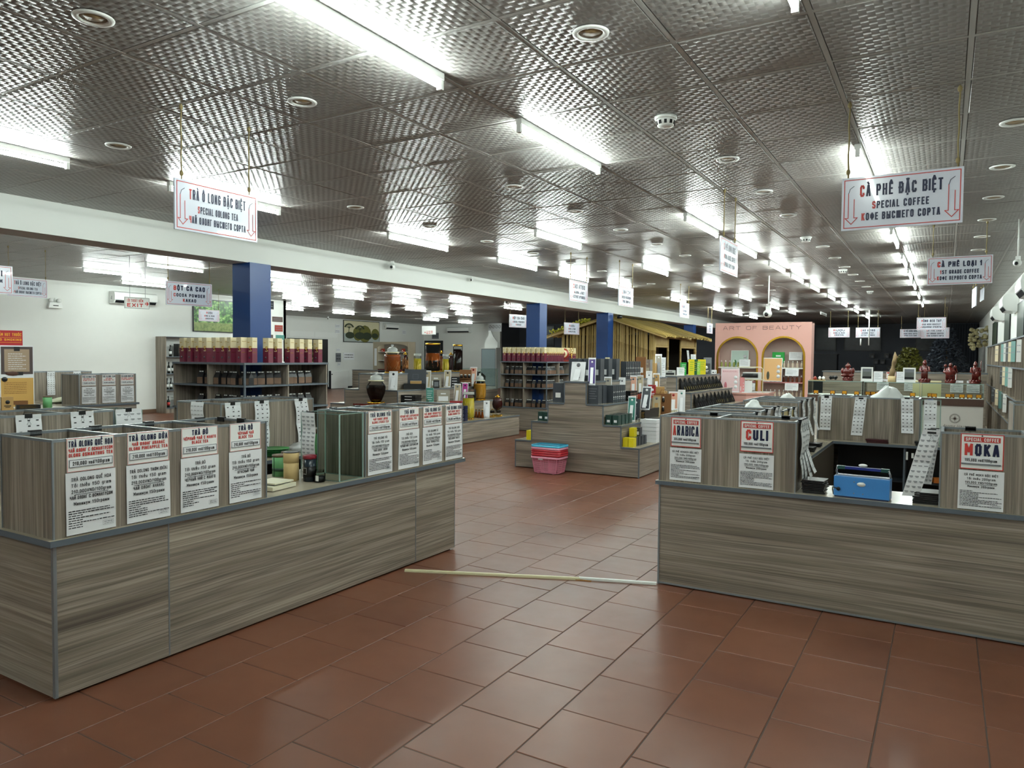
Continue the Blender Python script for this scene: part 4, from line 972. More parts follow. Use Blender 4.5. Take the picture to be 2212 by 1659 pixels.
# --- third tier, right side (z=.945)
z = .945
t0 = carton((-4.085, 9.11, z), (.15, .13, .25), 'large charcoal carton at the front of the second-highest right tier', (CGY, CGY, M_GP), 0, 'charcoal cartons on the right tier', 'lines')
clone(t0, (-4.085, 9.27, z), 'large charcoal carton directly behind the front one on the right tier')
u0 = carton((-4.0, 9.42, z), (.055, .12, .24), 'slim charcoal carton with a round white badge, first of seven', (CGY, CGY, M_PW), RP, 'slim badge cartons', 'badge')
for k in range(6): clone(u0, (-4.0, 9.49+.066*k, z), f'slim charcoal carton with a round white badge, {ORD[k+1]} of seven')
LF = [(9.09, .1, .38, CPU, M_PP, 'purple and white tall leaflet at the left of the right tier'), (9.62, .11, .36, CWG, CBE, 'tall beige-grey leaflet, second on the right tier'),
      (10.15, .1, .34, M_PP, CBE, 'pale tall leaflet with animal picture, third on the right tier'), (10.6, .11, .36, CPE, M_PP, 'pinkish tall leaflet, fourth on the right tier'),
      (10.9, .1, .36, CBE, CWG, 'olive-beige tall leaflet, fifth on the right tier'), (11.3, .1, .42, M_PP, M_PP, 'white tall leaflet, sixth on the right tier'),
      (11.65, .11, .38, M_KRA, CBE, 'kraft-brown tall leaflet, seventh on the right tier')]
for y, w_, h, a, b, lb in LF: leaflet((-4.12 if y > 9.2 else -4.13, y, z+(.0 if y > 9.2 else .25)), (w_, h), lb, (M_PP, a, M_GP if a is not CPU else M_PP), .35)
v0 = carton((-3.985, 10.05, z), (.045, .1, .14), 'small salmon and black carton, first of five on the right tier', (M_BK, M_BK, CPE), RP, 'salmon cartons', 'panel')
for k in range(4): clone(v0, (-3.985, 10.11+.06*k, z), f'small salmon and black carton, {ORD[k+1]} of five on the right tier')
for k, y in enumerate((10.5, 10.66, 10.82)):
    t = T('spice_jar', f'small dark red jar, {ORD[k]} of three in the middle of the right tier', 'jar', (-4.0, y, z), 0, 'dark red jars')
    O('glass', MB().lathe([(.03, 0), (.033, .01), (.033, .075), (.026, .085)], mat('paprika_glass', '7a2a1c', .15), seg=16), t); O('lid', MB().cyl(0, 0, .085, .105, .029, M_BK, 16), t)
carton((-4.0, 11.1, z), (.11, .11, .2), 'bright red box on the right tier', (CRE, CRE, M_PP), .5, None, 'badge')
carton((-3.99, 11.45, z), (.2, .2, .09), 'kraft box on the right tier', (M_KRA, M_KRA, M_BK), .1, None, 'label')
carton((-3.99, 11.45, z+.09), (.15, .15, .07), 'smaller kraft box stacked on the kraft box', (M_KRA, M_KRA, M_BK), .3)
# left side tiers
carton((-4.62, 9.12, .945), (.16, .13, .27), 'charcoal box with white lettering on the left upper tier', (CGY, CGY, M_PW), 0, None, 'label')
carton((-4.66, 9.32, .945), (.14, .13, .26), 'second charcoal box behind it on the left upper tier', (CGY, CGY, M_PW), 0, None, 'lines')
carton((-4.8, 9.1, .675), (.085, .1, .125), 'dark green carton against the left riser', (CDG, CDG, M_PP), 0, None, 'label')
carton((-4.90, 9.12, .675), (.085, .1, .125), 'dark green carton at the left end of the left middle tier', (CDG, CDG, M_PP), 0, None, 'label')
carton((-5.085, 9.12, .395), (.075, .12, .13), 'yellow carton at the left end of the lowest left tier', (M_YL, M_YL, M_BK), 0)
carton((-5.035, 9.3, .395), (.06, .12, .13), 'yellow carton against the lowest left riser', (M_YL, M_YL, M_BK), 0)
carton((-5.035, 9.3, .525), (.05, .1, .13), 'yellow carton stacked on top at the lowest left tier', (M_YL, M_YL, M_BK), 0)
# --- second tier right (z=.675)
z = .675
g0 = carton((-3.86, 9.1, z), (.085, .1, .13), 'dark green and black carton, front of the right middle tier', (CDG, M_BK, M_PP), 0, 'green tea cartons', 'label')
for k in range(7): clone(g0, (-3.76 if k % 2 == 0 else -3.86, 9.1+.13*((k+1)//2), z), f'dark green and black carton, {ORD[k+1]} on the right middle tier')
leaflet((-3.8, 9.72, z), (.11, .36), 'teal green leaflet on the right middle tier', (M_PP, CTE, M_PP), .2)
leaflet((-3.85, 10.0, z), (.12, .3), 'charcoal card with a white figure behind the teal leaflet', (CGY, CGY, M_PP), .1)
leaflet((-3.76, 10.15, z+.14), (.14, .36), 'white and grey leaflet leaning far back on black packs', (M_PP, CGY, M_PP), .1, -.35)
k0 = carton((-3.73, 10.1, z), (.06, .2, .14), 'black glossy pack standing on the right middle tier, first of four', (M_BK, M_BK, M_GO), RP*.0, 'black glossy packs', 'lines')
for k in range(3): clone(k0, (-3.79, 10.3+.2*k, z), f'black glossy pack on the right middle tier, {ORD[k+1]} of four')
leaflet((-3.8, 10.75, z), (.13, .33), 'beige leaflet on the right middle tier', (M_KRA, CBE, M_GP), .2)
t = T('hanging_board', 'brown wooden board with small bottles on the right middle tier', 'board', (-3.8, 11.05, z))
t.rotation_euler = (-.1, 0, .2); O('board', MB().box(-.13, .13, 0, .012, 0, .34, CBR).tube([(-.05, .0, .34), (-.03, 0, .4), (.03, 0, .4), (.05, 0, .34)], .004, CBR), t)
for k in range(4): O('bottle', MB().cyl(-.06+.07*(k % 2), -.022, .06+.15*(k//2), .12+.15*(k//2), .018, M_BK, 12).cyl(-.06+.07*(k % 2), -.022, .12+.15*(k//2), .14+.15*(k//2), .012, M_PW, 10), t)
leaflet((-3.78, 11.5, z), (.15, .36), 'peach leaflet with a flower on the right middle tier', (M_PP, CPE, CRE), .25)
leaflet((-3.74, 11.8, z), (.12, .38), 'white leaflet at the right end of the right middle tier', (M_PP, M_PP, CTE), .25)
for k in range(3):
    t = T('small_jar', f'small clear jar with a label, {ORD[k]} of three on the right middle tier', 'jar', (-3.7, 11.2+.1*k, z), 0, 'small clear jars')
    O('glass', MB().lathe([(.028, 0), (.03, .01), (.03, .06), (.024, .07)], mat('pale_jar', 'b9b59a', .2), seg=14), t); O('lid', MB().cyl(0, 0, .07, .088, .026, M_PP, 14), t)
# --- lowest right tier (z=.395)
z = .395
y0_ = carton((-3.615, 9.1, z), (.07, .1, .12), 'yellow and black carton, front left on the lowest right tier', (M_YL, M_YL, M_BK), 0, 'yellow cartons on the lowest tier')
clone(y0_, (-3.535, 9.1, z), 'yellow carton, front right on the lowest right tier')
w0 = carton((-3.575, 9.21, z), (.12, .08, .12), 'black and white carton behind the yellow ones, first of three', (CGY, CGY, M_PP), RP*.0, 'black and white cartons', 'panel')
for k in range(3): clone(w0, (-3.575, 9.32+.11*k, z), f'black and white carton behind the yellow ones, {ORD[k+1]} of the row')
clone(y0_, (-3.59, 9.26, z+.12), 'yellow carton stacked on the row of the lowest right tier'); clone(w0, (-3.575, 9.36, z+.12), 'upper black and white carton behind the stacked yellow one')
for k in range(6): carton((-3.55, 9.83, z+.053*k), (.24, .2, .05), f'flat white carton with black patterned side, {ORD[k]} from below in the stack', (M_PP, M_PP, M_BK), 0, 'flat white cartons in a stack', 'plain', 'flat_carton')
for k in range(6): carton((-3.52, 10.08, z+.053*k), (.26, .2, .05), f'flat black patterned carton, {ORD[k]} from below in the stack behind', (M_BK, M_BK, M_PP), 0, 'flat black cartons in a stack', 'lines', 'flat_carton')
t = T('acrylic_frame', 'clear standing acrylic frame before the flat white cartons', 'frame', (-3.62, 9.66, z)); O('frame', MB().frame(-.06, .06, 0, .33, 0, .006, M_PW).box(-.06, .06, -.003, .003, 0, .006, M_PW), t)
# ---- shopping baskets
def basket(loc, label, m_, full):
    t = T('shopping_basket', label, 'basket', loc, 0, 'stacked shopping baskets'); W, D, Hh = .42, .29, .23
    def rr(s, z, n=6):   # rounded rectangle ring scaled s
        pts = []; r = .05
        for cx, cy, a0 in ((W/2*s-r, D/2*s-r, 0), (-W/2*s+r, D/2*s-r, PI/2), (-W/2*s+r, -D/2*s+r, PI), (W/2*s-r, -D/2*s+r, 1.5*PI)):
            for k in range(n): a = a0+PI/2*k/(n-1); pts.append((cx+r*math.cos(a), cy+r*math.sin(a), z))
        return pts
    rim = MB(); a, b, c = rr(1.0, Hh), rr(1.06, Hh+.002), rr(1.06, Hh-.022); n = len(a)
    rim.add(a+b+c, [(i, (i+1) % n, n+(i+1) % n, n+i) for i in range(n)]+[(n+i, n+(i+1) % n, 2*n+(i+1) % n, 2*n+i) for i in range(n)], m_, True)
    O('rim', rim, t)
    lat = MB(); nz = 9; z0 = .012 if full else .13
    for k in range(nz):
        z = z0+(Hh-z0)*k/(nz-1); s = .82+.18*z/Hh; ring = rr(s, z); 
        for i in range(len(ring)):
            p, q = ring[i], ring[(i+1) % len(ring)]; lat.face([(p[0], p[1], p[2]-.003), (q[0], q[1], q[2]-.003), (q[0], q[1], q[2]+.003), (p[0], p[1], p[2]+.003)], m_)
    def on(u, ax, sg, z):
        s = .82+.18*z/Hh; return (u*s, sg*D/2*s, z) if ax == 'x' else (sg*W/2*s, u*s, z)
    for ax, half, cnt in (('x', W/2-.02, 24), ('y', D/2-.02, 16)):
        for sg in (-1, 1):
            for k in range(cnt+1):
                u = -half+2*half*k/cnt; p0, p1 = on(u, ax, sg, z0), on(u, ax, sg, Hh-.005); e_ = .003 if k % 8 else .007
                d = (e_, 0, 0) if ax == 'x' else (0, e_, 0)
                lat.face([(p0[0]-d[0], p0[1]-d[1], p0[2]), (p0[0]+d[0], p0[1]+d[1], p0[2]), (p1[0]+d[0], p1[1]+d[1], p1[2]), (p1[0]-d[0], p1[1]-d[1], p1[2])], m_)
    O('lattice', lat, t)
    if full:
        bt = rr(.82, .012); O('bottom', MB().face(bt, m_), t)
        O('foot', MB().box(-.13, -.1, -.11, .11, 0, .012, m_).box(.1, .13, -.11, .11, 0, .012, m_), t)
    O('handle', MB().tube([(-.2, -.1, Hh+.004), (-.1, -.118, Hh+.012), (.1, -.118, Hh+.012), (.2, -.1, Hh+.004)], .006, m_), t)
    return t
PKB = mat('pink_plastic', 'd98a9e', .35); RDB = mat('red_plastic', 'a8202c', .35); BLB = mat('light_blue_plastic', '4bb0cf', .35)
basket((-4.6, 8.78, 0), 'pink basket at the bottom of the basket stack', PKB, True)
for k, (m_, lb) in enumerate([(RDB, 'lowest red basket'), (RDB, 'second red basket'), (RDB, 'third red basket'), (PKB, 'pale pink basket just below the blue one'), (BLB, 'light blue basket on top')]):
    basket((-4.6+R.uniform(-.004, .004), 8.78, .035+.03*k), f'{lb} of the basket stack', m_, False)
TM('price_tag', MB().box(-.035, .035, -.002, 0, 0, .03, M_PP), 'small crumpled tag on the pink basket', 'tag', (-4.66, 8.78-.147, .19))
# ---- black packs on the second stepped display
def pack_proto(col_, band):
    t = T('coffee_pack', '', 'pack', (0, 0, 0))
    v = [(-.04, -.03, 0), (.04, -.03, 0), (.04, .03, 0), (-.04, .03, 0), (-.042, -.022, .12), (.042, -.022, .12), (.042, .022, .12), (-.042, .022, .12), (-.04, -.004, .2), (.04, -.004, .2), (.04, .004, .2), (-.04, .004, .2)]
    f = [(0, 3, 2, 1)]+[(a+i, a+(i+1) % 4, a+4+(i+1) % 4, a+4+i) for a in (0, 4) for i in range(4)]+[(8, 9, 10, 11)]
    O('pouch', MB().add(v, f, mat('black_foil', '17181b', .22)), t)
    O('band', MB().face([(-.041, -.0285, .03), (.041, -.0285, .03), (.0415, -.0245, .09), (-.0415, -.0245, .09)], band), t); O('seal', MB().box(-.03, .03, -.008, -.004, .165, .185, M_SIL), t)
    return t
GB = mat('yellow_gold_band', 'b8a13a', .3); P1 = pack_proto(M_BK, GB); P2 = pack_proto(M_BK, mat('dark_grey_band', '34363c', .3)); used = {0: False, 1: False}
def place_pack(loc, rz, label, kind, group, lean=-.35):
    p = (P1, P2)[kind]
    if not used[kind]: used[kind] = True; o = p; o.location = loc; o['label'] = label
    else: o = dup(p, loc, rz, label)
    o.rotation_euler = (lean, R.uniform(-.05, .05), rz); o['group'] = group; return o
n = 0
for tier, (x, z, nm) in enumerate([(-4.01, .96, 'upper'), (-3.75, .675, 'lower')]):
    for k in range(20):
        y = 12.95+k*.134
        place_pack((x-.04, y, z), RP+.25, f'{"gold-banded" if (k > 5 or tier == 0) else "plain"} black foil pack, {ORD[k]} from the near end of the {nm} tier', 0 if (k > 8 or tier == 0) else 1, f'black foil packs on the {nm} tier', -.3)
        if k % 2 == 0: place_pack((x-.09, y+.05, z+.05), RP+.25, f'black foil pack in the back row of the {nm} tier, {ORD[k//2]} from the near end', 1, f'black foil packs in the back row of the {nm} tier', -.2)
z = 1.25
for k, (x, y, s, c, lb, dc) in enumerate([(-4.34, 12.95, (.2, .14, .1), (mat('printed_white_card', 'a8aaa6', .5), M_PP, M_BK), 'white printed box with dark pictures at the left of the black-pack display top', 'panel'),
     (-4.24, 13.3, (.12, .1, .15), (M_PP, M_PP, M_GR), 'white box with green print behind the printed box', 'lines'), (-4.3, 13.65, (.1, .08, .24), (mat('bright_green_card', '1f9a3a', .4), M_YL, M_PP), 'bright green box on the black-pack display', 'lines'),
     (-4.22, 13.9, (.1, .07, .3), (M_YL, M_YL, mat('bright_green_card')), 'yellow and green tall box on the black-pack display', 'lines'), (-4.22, 14.1, (.09, .07, .3), (mat('deep_green_card', '1c5a34', .4), M_YL, M_YL), 'deep green tall box next to the yellow one', 'lines'),
     (-4.22, 14.3, (.1, .07, .26), (mat('lime_card', '9ccf4a', .4), M_PP, M_PP), 'lime green tall box on the black-pack display', 'lines'), (-4.22, 14.6, (.14, .08, .3), (M_YL, M_YL, mat('bright_green_card')), 'wide yellow box on the black-pack display', 'lines'),
     (-4.24, 14.95, (.16, .1, .22), (CGY, M_BK, M_PW), 'charcoal gift box with bottle picture on the black-pack display', 'badge'), (-4.3, 15.3, (.14, .1, .34), (M_GP, CGY, CGY), 'tall grey box at the back of the black-pack display', 'plain')]):
    carton((x, y, z), s, lb, c, RP*.35, None, dc)
card_stand((-4.3, 14.3, z+.2), (.1, .2), 'white card rising above the lime box', .5)
for k in range(2): carton((-4.2, 15.35+.12*k, z), (.08, .05, .08), f'small white cube box at the right end of the black-pack display, {ORD[k]}', (M_PP, M_PP, M_BK), RP*.4, None, 'label')

# ============================================================ SNACK SHELVES AROUND THE COLUMNS
def snack_shelf(yc, a, label, nm):
    x0, x1, y0, y1 = -7.88-a, -7.55+a, yc-a, yc+.33+a; o = (x0, y0, 0); t = T('snack_shelf', label, 'shelf', o); b_ = lambda *q, **k: B(*q, o=o, **k)
    W, D = x1-x0, y1-y0; dp = a-.03
    for z, th in ((1.475, .025), (1.205, .02), (.92, .02), (.5, .02)):
        for q in ((x0-.01, x1+.01, y0-.01, y0+dp), (x1-dp, x1+.01, y0+dp, y1-dp), (x0-.01, x1+.01, y1-dp, y1+.01), (x0-.01, x0+dp, y0+dp, y1-dp)):
            O('shelf_board', b_(*q, z-th, z, M_SL if z < 1.4 else M_SL), t)
    for q in ((x0, x1, y0, y0+.016), (x1-.016, x1, y0+.017, y1), (x0, x1-.017, y1-.016, y1), (x0, x0+.016, y0+.017, y1-.017)): O('base_panel', b_(*q, .012, .48, M_WH), t)
    # uprights
    zs = ((.5, .9), (.92, 1.185), (1.205, 1.45))
    for za, zb in zs:
        for q in ((x1-.02, x1, y0, y0+.02, 1), (x0, x0+.016, y0, y0+dp, 0), ((x0+x1)/2-.01, (x0+x1)/2+.01, y0, y0+dp, 0), (x1-dp, x1, (y0+y1)/2-.01, (y0+y1)/2+.01, 0), (x1-dp, x1, y1-.016, y1, 0)):
            O('upright', b_(*q[:4], za, zb, M_SL if q[4] else M_WV), t)
        O('upright', b_(x0+.02, x0+W*.3, y0+dp-.016, y0+dp, za, zb, M_WV), t); O('upright', b_(x1-dp, x1-dp+.016, y1-D*.3, y1-.02, za, zb, M_WV), t)
        # slate edging on front edges of uprights
    return (x0, x1, y0, y1)
def snack_proto():
    t = T('snack_bag', '', 'snack bag', (0, 0, 0)); BKC = mat('black_card', '1a1a1c', .4)
    O('carton', MB().box(-.045, .045, -.035, .035, 0, .004, BKC).box(-.045, .045, .028, .035, .004, .09, BKC).box(-.045, -.042, -.035, .028, .004, .09, BKC).box(.042, .045, -.035, .028, .004, .09, BKC)
      .face([(-.045, -.035, .085), (.045, -.035, .085), (.04, -.003, .15), (-.04, -.003, .15)], BKC).face([(.045, .035, .09), (-.045, .035, .09), (-.04, .003, .15), (.04, .003, .15)], BKC)
      .face([(.045, -.035, .085), (.045, .035, .09), (.04, 0, .15)], BKC).face([(-.045, .035, .09), (-.045, -.035, .085), (-.04, 0, .15)], BKC).box(-.042, .042, -.004, .004, .145, .165, BKC), t)
    O('window', MB().box(-.042, .042, -.034, .028, .006, .084, mat('roasted_nuts', '6e5442', .35, var=.45, coat=.6)), t); O('tag', MB().box(-.03, -.004, -.0055, -.004, .148, .16, M_PW).box(.004, .03, -.0055, -.004, .148, .16, M_PW), t)
    return t
def wine_proto():
    t = T('wine_box', '', 'box', (0, 0, 0))
    O('lower_carton', MB().box(-.042, .042, -.042, .042, 0, .175, M_BD), t); O('upper_carton', MB().box(-.042, .042, -.042, .042, .175, .3, M_CR, M_CR), t)
    O('emblem', MB().tube([(.012+.016*math.cos(a*.7), -.0435, .175+.012*math.sin(a*.7)+.008) for a in range(9)], .005, mat('gold_print', 'c9a132', .35), 5).tube([(.01, -.0445, .165), (.034, -.0445, .145)], .004, mat('gold_print'), 5), t)
    O('print', MB().rect(-.01, .03, .135, .143, -.0426, M_CR).rect(-.03, .0, .24, .246, -.0426, M_GO).lathe([(.013, 0), (.013, .0006)], CGY, seg=12).move(rx=PI/2, dz=.06, dy=-.042, start=8)
      .add([(.0426, -.03, .25), (.0426, .03, .25), (.0426, .03, .254), (.0426, -.03, .254), (.0426, -.03, .12), (.0426, .02, .12), (.0426, .02, .124), (.0426, -.03, .124)], [(0, 1, 2, 3), (4, 5, 6, 7)], M_GO), t)
    return t
SB, WB = snack_proto(), wine_proto(); fs = {'s': 1, 'w': 1}
def put(kind, loc, rz, label, group):
    p = SB if kind == 's' else WB
    if fs[kind]: fs[kind] = 0; o = p; o.location = loc; o.rotation_euler = (0, 0, rz); o['label'] = label
    else: o = dup(p, loc, rz, label)
    o['group'] = group
for yc, a, nm in ((6.26, .5, 'near'), (13.89, .4, 'far')):
    x0, x1, y0, y1 = snack_shelf(yc, a, f'{nm} square snack shelf built around the {"first" if nm == "near" else "second"} blue column', nm)
    # boxes on top: along the front edge then along the right edge
    if nm == 'near':
        fx = [-8.235, -8.09, -7.95, -7.80, -7.62, -7.47, -7.34, -7.17]; ry = [5.92, 6.16, 6.3, 6.5, 6.66, 6.8, 6.98]
    else:
        fx = [-8.20+.118*k for k in range(9)]; ry = [13.62+.085*k for k in range(16)]
    for k, x in enumerate(fx): put('w', (x, y0+.06, 1.475), R.uniform(-.2, .05), f'burgundy and cream wine box, {ORD[k]} from the left, front of {nm} snack shelf', f'wine boxes on the {nm} snack shelf')
    for k, y in enumerate(ry): put('w', (x1-.06, y, 1.475), .15 if nm == 'near' else .4, f'burgundy and cream wine box, {ORD[k]} behind the corner, right side of {nm} snack shelf', f'wine boxes on the {nm} snack shelf')
    for z, zn in ((1.205, 'upper'), (.92, 'middle'), (.5, 'lowest')):
        n = 9
        for k in range(n):
            x = x0+.42+(x1-x0-.5)*k/(n-1) if nm == 'near' else x0+.12+(x1-x0-.25)*k/(n-1)
            if abs(x-(x0+x1)/2) < .05: x += .06
            put('s', (x, y0+.1+(.03 if k % 3 else 0), z), R.uniform(-.25, .25), f'black snack bag, {ORD[k]} from left, front {zn} board, {nm} snack shelf', f'snack bags on the {nm} snack shelf')
        for k in range(n-1):
            y = y0+.2+(y1-y0-.45)*k/(n-2)
            if abs(y-(y0+y1)/2) < .06: y += .07
            put('s', (x1-.1, y, z), RP+R.uniform(-.7, .1), f'black snack bag, {ORD[k]} past the corner, right {zn} board, {nm} snack shelf', f'snack bags on the {nm} snack shelf')

# ============================================================ RICE-WINE JARS AND THEIR DISPLAY
def liq(name, col, rough=.08): return mat(name, col, rough, spec=.6)
L_AM = liq('amber_liquor', 'b5641c'); L_YE = liq('yellow_liquor', 'b8a52e'); L_DK = liq('dark_liquor', '170c0a'); L_RD = liq('red_liquor', '3c0f10'); L_BR = liq('brown_liquor', '8a4418')
ROOT = mat('pale_root', 'a06a34', .5); ROOT2 = mat('yellow_root', 'c9b045', .5)
def gold_base(t, r, z=0):
    m = MB().lathe([(r*.75, z), (r*.8, z+.012), (r*.7, z+.028)], M_GO, seg=20)
    for k in range(10): a = 2*PI*k/10; m.blob((r*.82*math.cos(a), r*.82*math.sin(a), z+.014), (.02, .02, .014), M_GO, 8, 5)
    O('gilded_foot', m, t)
def roots(t, r, z0, z1, m_, n, rnd, wild=1.0, rr=.006):
    m = MB()
    for k in range(n):
        a = 2*PI*k/n+rnd.uniform(-.2, .2); pts = []; z = z0
        for q in range(7):
            pts.append((r*math.cos(a), r*math.sin(a), z)); a += rnd.uniform(-.35, .35)*wild; z += (z1-z0)/6*rnd.uniform(.7, 1.05)
        m.tube(pts, rr*rnd.uniform(.7, 1.3), m_, 5, [.5, .8, 1, 1, .9, .7, .4])
    O('roots', m, t)
def jar(loc, r, h, label, liquid, kind, rnd=random.Random(5), fill=.85, root=None, lid='glass', foot=True, name='wine_jar'):
    t = T(name, label, 'jar', loc); z0 = .03 if foot else 0
    if foot: gold_base(t, r)
    if kind == 'straight': prof = [(r*.96, 0), (r, .01), (r, h*.84), (r*.93, h*.86)]; lidz = h*.86
    elif kind == 'shoulder': prof = [(r*.8, 0), (r*.92, .02), (r, h*.25), (r, h*.6), (r*.85, h*.7), (r*.7, h*.74), (r*.72, h*.77)]; lidz = h*.77
    elif kind == 'urn': prof = [(r*.5, 0), (r*.62, .03), (r*.9, h*.3), (r, h*.48), (r*.97, h*.56), (r*.75, h*.66), (r*.66, h*.7), (r*.68, h*.73)]; lidz = h*.73
    elif kind == 'taper': prof = [(r, 0), (r, .02), (r*.6, h*.55), (r*.55, h*.75)]; lidz = h*.75
    elif kind == 'globe': prof = [(r*.3, .06), (r*.35, .09), (r*.85, h*.33), (r, h*.5), (r*.85, h*.68), (r*.5, h*.8), (r*.45, h*.83)]; lidz = h*.83
    prof = [(a, b+z0) for a, b in prof]; lidz += z0
    O('glass', MB().lathe(prof, M_JAR, seg=28), t)
    ft = z0+(lidz-z0)*fill; inner = [(a*.955, max(b, z0+.004)) for a, b in prof if b < ft]
    la = inner[-1][0]; inner.append((la, ft)); O('liquor', MB().lathe(inner, liquid, seg=28), t)
    if root: roots(t, la*.985 if kind == 'straight' else r*.93, z0+.03, ft*.92, root, 22 if root is ROOT else 12, rnd, 1.0 if root is ROOT else .35, .006 if root is ROOT else .009)
    lm = MB(); q = r*.7 if kind in ('shoulder', 'urn') else r*.6
    if lid == 'glass':
        q = prof[-1][0]; lm.lathe([(q*1.12, lidz), (q*1.15, lidz+.008), (q*1.15, lidz+.02), (q*.82, lidz+.026), (q*.9, lidz+.05), (q*.8, lidz+.08), (q*.5, lidz+.104), (q*.2, lidz+.113), (q*.15, lidz+.12), (q*.27, lidz+.134), (q*.24, lidz+.15), (0.001, lidz+.156)], mat('frosted_glass_lid', 'd8dedd', .12, spec=.8, alpha=.45), seg=24)
        lm.lathe([(q*1.16, lidz-.004), (q*1.18, lidz+.004), (q*1.16, lidz+.012)], mat('cream_rubber', 'd6d2a8', .4), seg=24)
    elif lid == 'gold':
        q = prof[-1][0]; lm.lathe([(q*1.02, lidz), (q*1.06, lidz+.01), (q*1.06, lidz+h*.05), (q*.4, lidz+h*.06)], M_GO, seg=20); lm.blob((0, 0, lidz+h*.09), (q*.5, q*.5, h*.05), M_GO, 12, 7)
    elif lid == 'goldflat':
        q = prof[-1][0]; lm.lathe([(q*1.03, lidz), (q*1.08, lidz+.006), (q*1.08, lidz+.034), (q, lidz+.038), (.001, lidz+.038)], M_GO, seg=28)
    elif lid == 'clear':
        q = prof[-1][0]; lm.lathe([(q*1.05, lidz), (q*1.05, lidz+.05), (.001, lidz+.052)], mat('clear_lid', 'c9cfc9', .15, alpha=.5), seg=24)
    O('lid', lm, t); return t
z = 1.25
jar((-8.92, 10.65, z), .155, .45, 'large glass jar of twisted roots in amber liquor, left end of the top row', L_BR, 'shoulder', root=ROOT, fill=.9)
jar((-9.0, 11.13, z), .06, .42, 'slender dark bottle with a gold cap right of the big root jar', L_RD, 'taper', lid='gold', fill=.95, root=ROOT)
jar((-8.95, 11.45, z), .075, .37, 'tall yellow jar with a clear lid and no gold foot, left of the dark door', L_YE, 'straight', lid='clear', foot=False, root=ROOT2)
tb = jar((-8.9, 11.88, z), .15, .6, 'largest amber jar with a gold rim lid, in the middle of the row', L_BR, 'straight', lid='goldflat', fill=.68, root=mat('orange_ginseng', 'a8591a', .3))
O('dark_sediment', MB().lathe([(.1475, .034), (.1475, .21), (.146, .23), (.1, .26)], L_DK, seg=28), tb)
jar((-9.08, 12.42, z), .055, .46, 'slim bottle of mixed roots with a gold cap behind the largest jar', L_BR, 'taper', lid='gold', root=ROOT)
jar((-8.85, 12.25, z), .065, .36, 'yellow-green jar with a clear lid right of the largest jar', L_YE, 'straight', lid='clear', foot=False, root=ROOT2)
jar((-8.98, 12.62, z), .075, .42, 'bell-shaped dark bottle with a gold stopper, second from the right of the row', L_RD, 'taper', lid='gold', fill=.95)
jar((-8.72, 12.5, z), .1, .58, 'tall black jar with a gold lid at the right end of the row', L_DK, 'straight', lid='goldflat', fill=.88)
TM('lacquer_stand', MB().box(-.25, .2, -.2, .2, 0, .70, M_MAH).box(-.27, .22, -.22, .22, .70, .735, M_MAH), 'dark red lacquer stand mostly hidden behind the far tea bins', 'stand', (-8.62, 9.78, 0))
jar((-8.6, 9.83, .735), .17, .5, 'big urn-shaped jar of dark liquor with a domed glass lid, nearest of the jars', L_DK, 'urn', fill=.8, name='urn_jar')
jar((-7.62, 11.28, .4), .11, .5, 'glass jar of pale yellow roots standing on the low tier', L_YE, 'straight', lid='clear', root=ROOT2)
jar((-8.14, 12.45, .685), .13, .47, 'rounded jar of ginseng-like roots with a glass lid on the right of the stand', mat('orange_liquor', 'b5802a', .1), 'shoulder', root=mat('tan_root', 'c2924a', .5), fill=.85)
jar((-7.62, 12.3, .4), .105, .4, 'dark red globe-shaped jar with gilded top on a gold foot', L_RD, 'globe', lid='gold', fill=.95, name='globe_jar')
for k, (x, y) in enumerate([(-7.55, 12.0), (-7.5, 12.15)]): jar((x, y, .4), .045, .13, f'small black jar with gold cap, {ORD[k]} of two beside the globe jar', L_DK, 'globe', lid='gold', fill=.9)
for k in range(3): jar((-7.7+.07*k, 11.66, .4), .032, .19, f'small dark bottle with a gold cap, {ORD[k]} of three behind the yellow root jar', L_BR, 'taper', lid='gold', foot=False)
# goods on the tiers of the wine display
z = .96
leaflet((-8.5, 10.16, z), (.16, .34), 'white leaflet with dark mushroom picture on the wine display', (M_PP, M_PP, M_BK), .45)
t = T('gift_case', 'open black gift case on the wine display', 'gift case', (-8.46, 10.75, z), .6); O('base', MB().box(-.2, .2, -.14, .14, 0, .1, M_BK), t); O('lid', MB().box(-.2, .2, .12, .14, .1, .36, mat('charcoal_card')).frame(-.05, .05, .18, .27, .119, .003, M_GP), t)
carton((-8.44, 10.75, z+.1), (.2, .16, .05), 'white booklet pile on an orange tray on the black gift case', (M_KRA, M_PP, M_KRA), .6, None, 'lines')
leaflet((-8.5, 11.15, z), (.15, .34), 'cream leaflet behind the black gift case', (M_PP, CBE, M_GP), .4)
carton((-8.5, 11.45, z), (.2, .05, .24), 'white panel box between two leaflets on the wine display', (CWG, CWG, M_PP), .6, None, 'panel')
TM('black_photo_card', MB().box(-.06, .06, -.004, .004, 0, .15, M_BK).rect(-.04, .04, .03, .12, -.005, M_GP), 'small black tilted photo card before the white panel box', 'card', (-8.38, 11.3, z), .6)
leaflet((-8.45, 11.75, z), (.14, .34), 'cream leaflet with mushroom picture right of the white panel box', (M_PP, CBE, M_BK), .4)
for k in range(4): carton((-8.44, 12.0, z+.05*k), (.2, .16, .046), f'flat black carton, {ORD[k]} from below in the pile on the wine display', (M_BK, M_BK, M_PP), .5, 'flat black cartons on the wine display', 'label')
t = T('bottle_rack', 'brown rack of small white-capped jars on the wine display', 'rack', (-8.42, 12.35, z), .5); O('board', MB().box(-.12, .12, 0, .02, 0, .34, CBR).box(-.12, .12, -.08, 0, .16, .17, CBR).box(-.12, .12, -.08, 0, 0, .01, CBR), t)
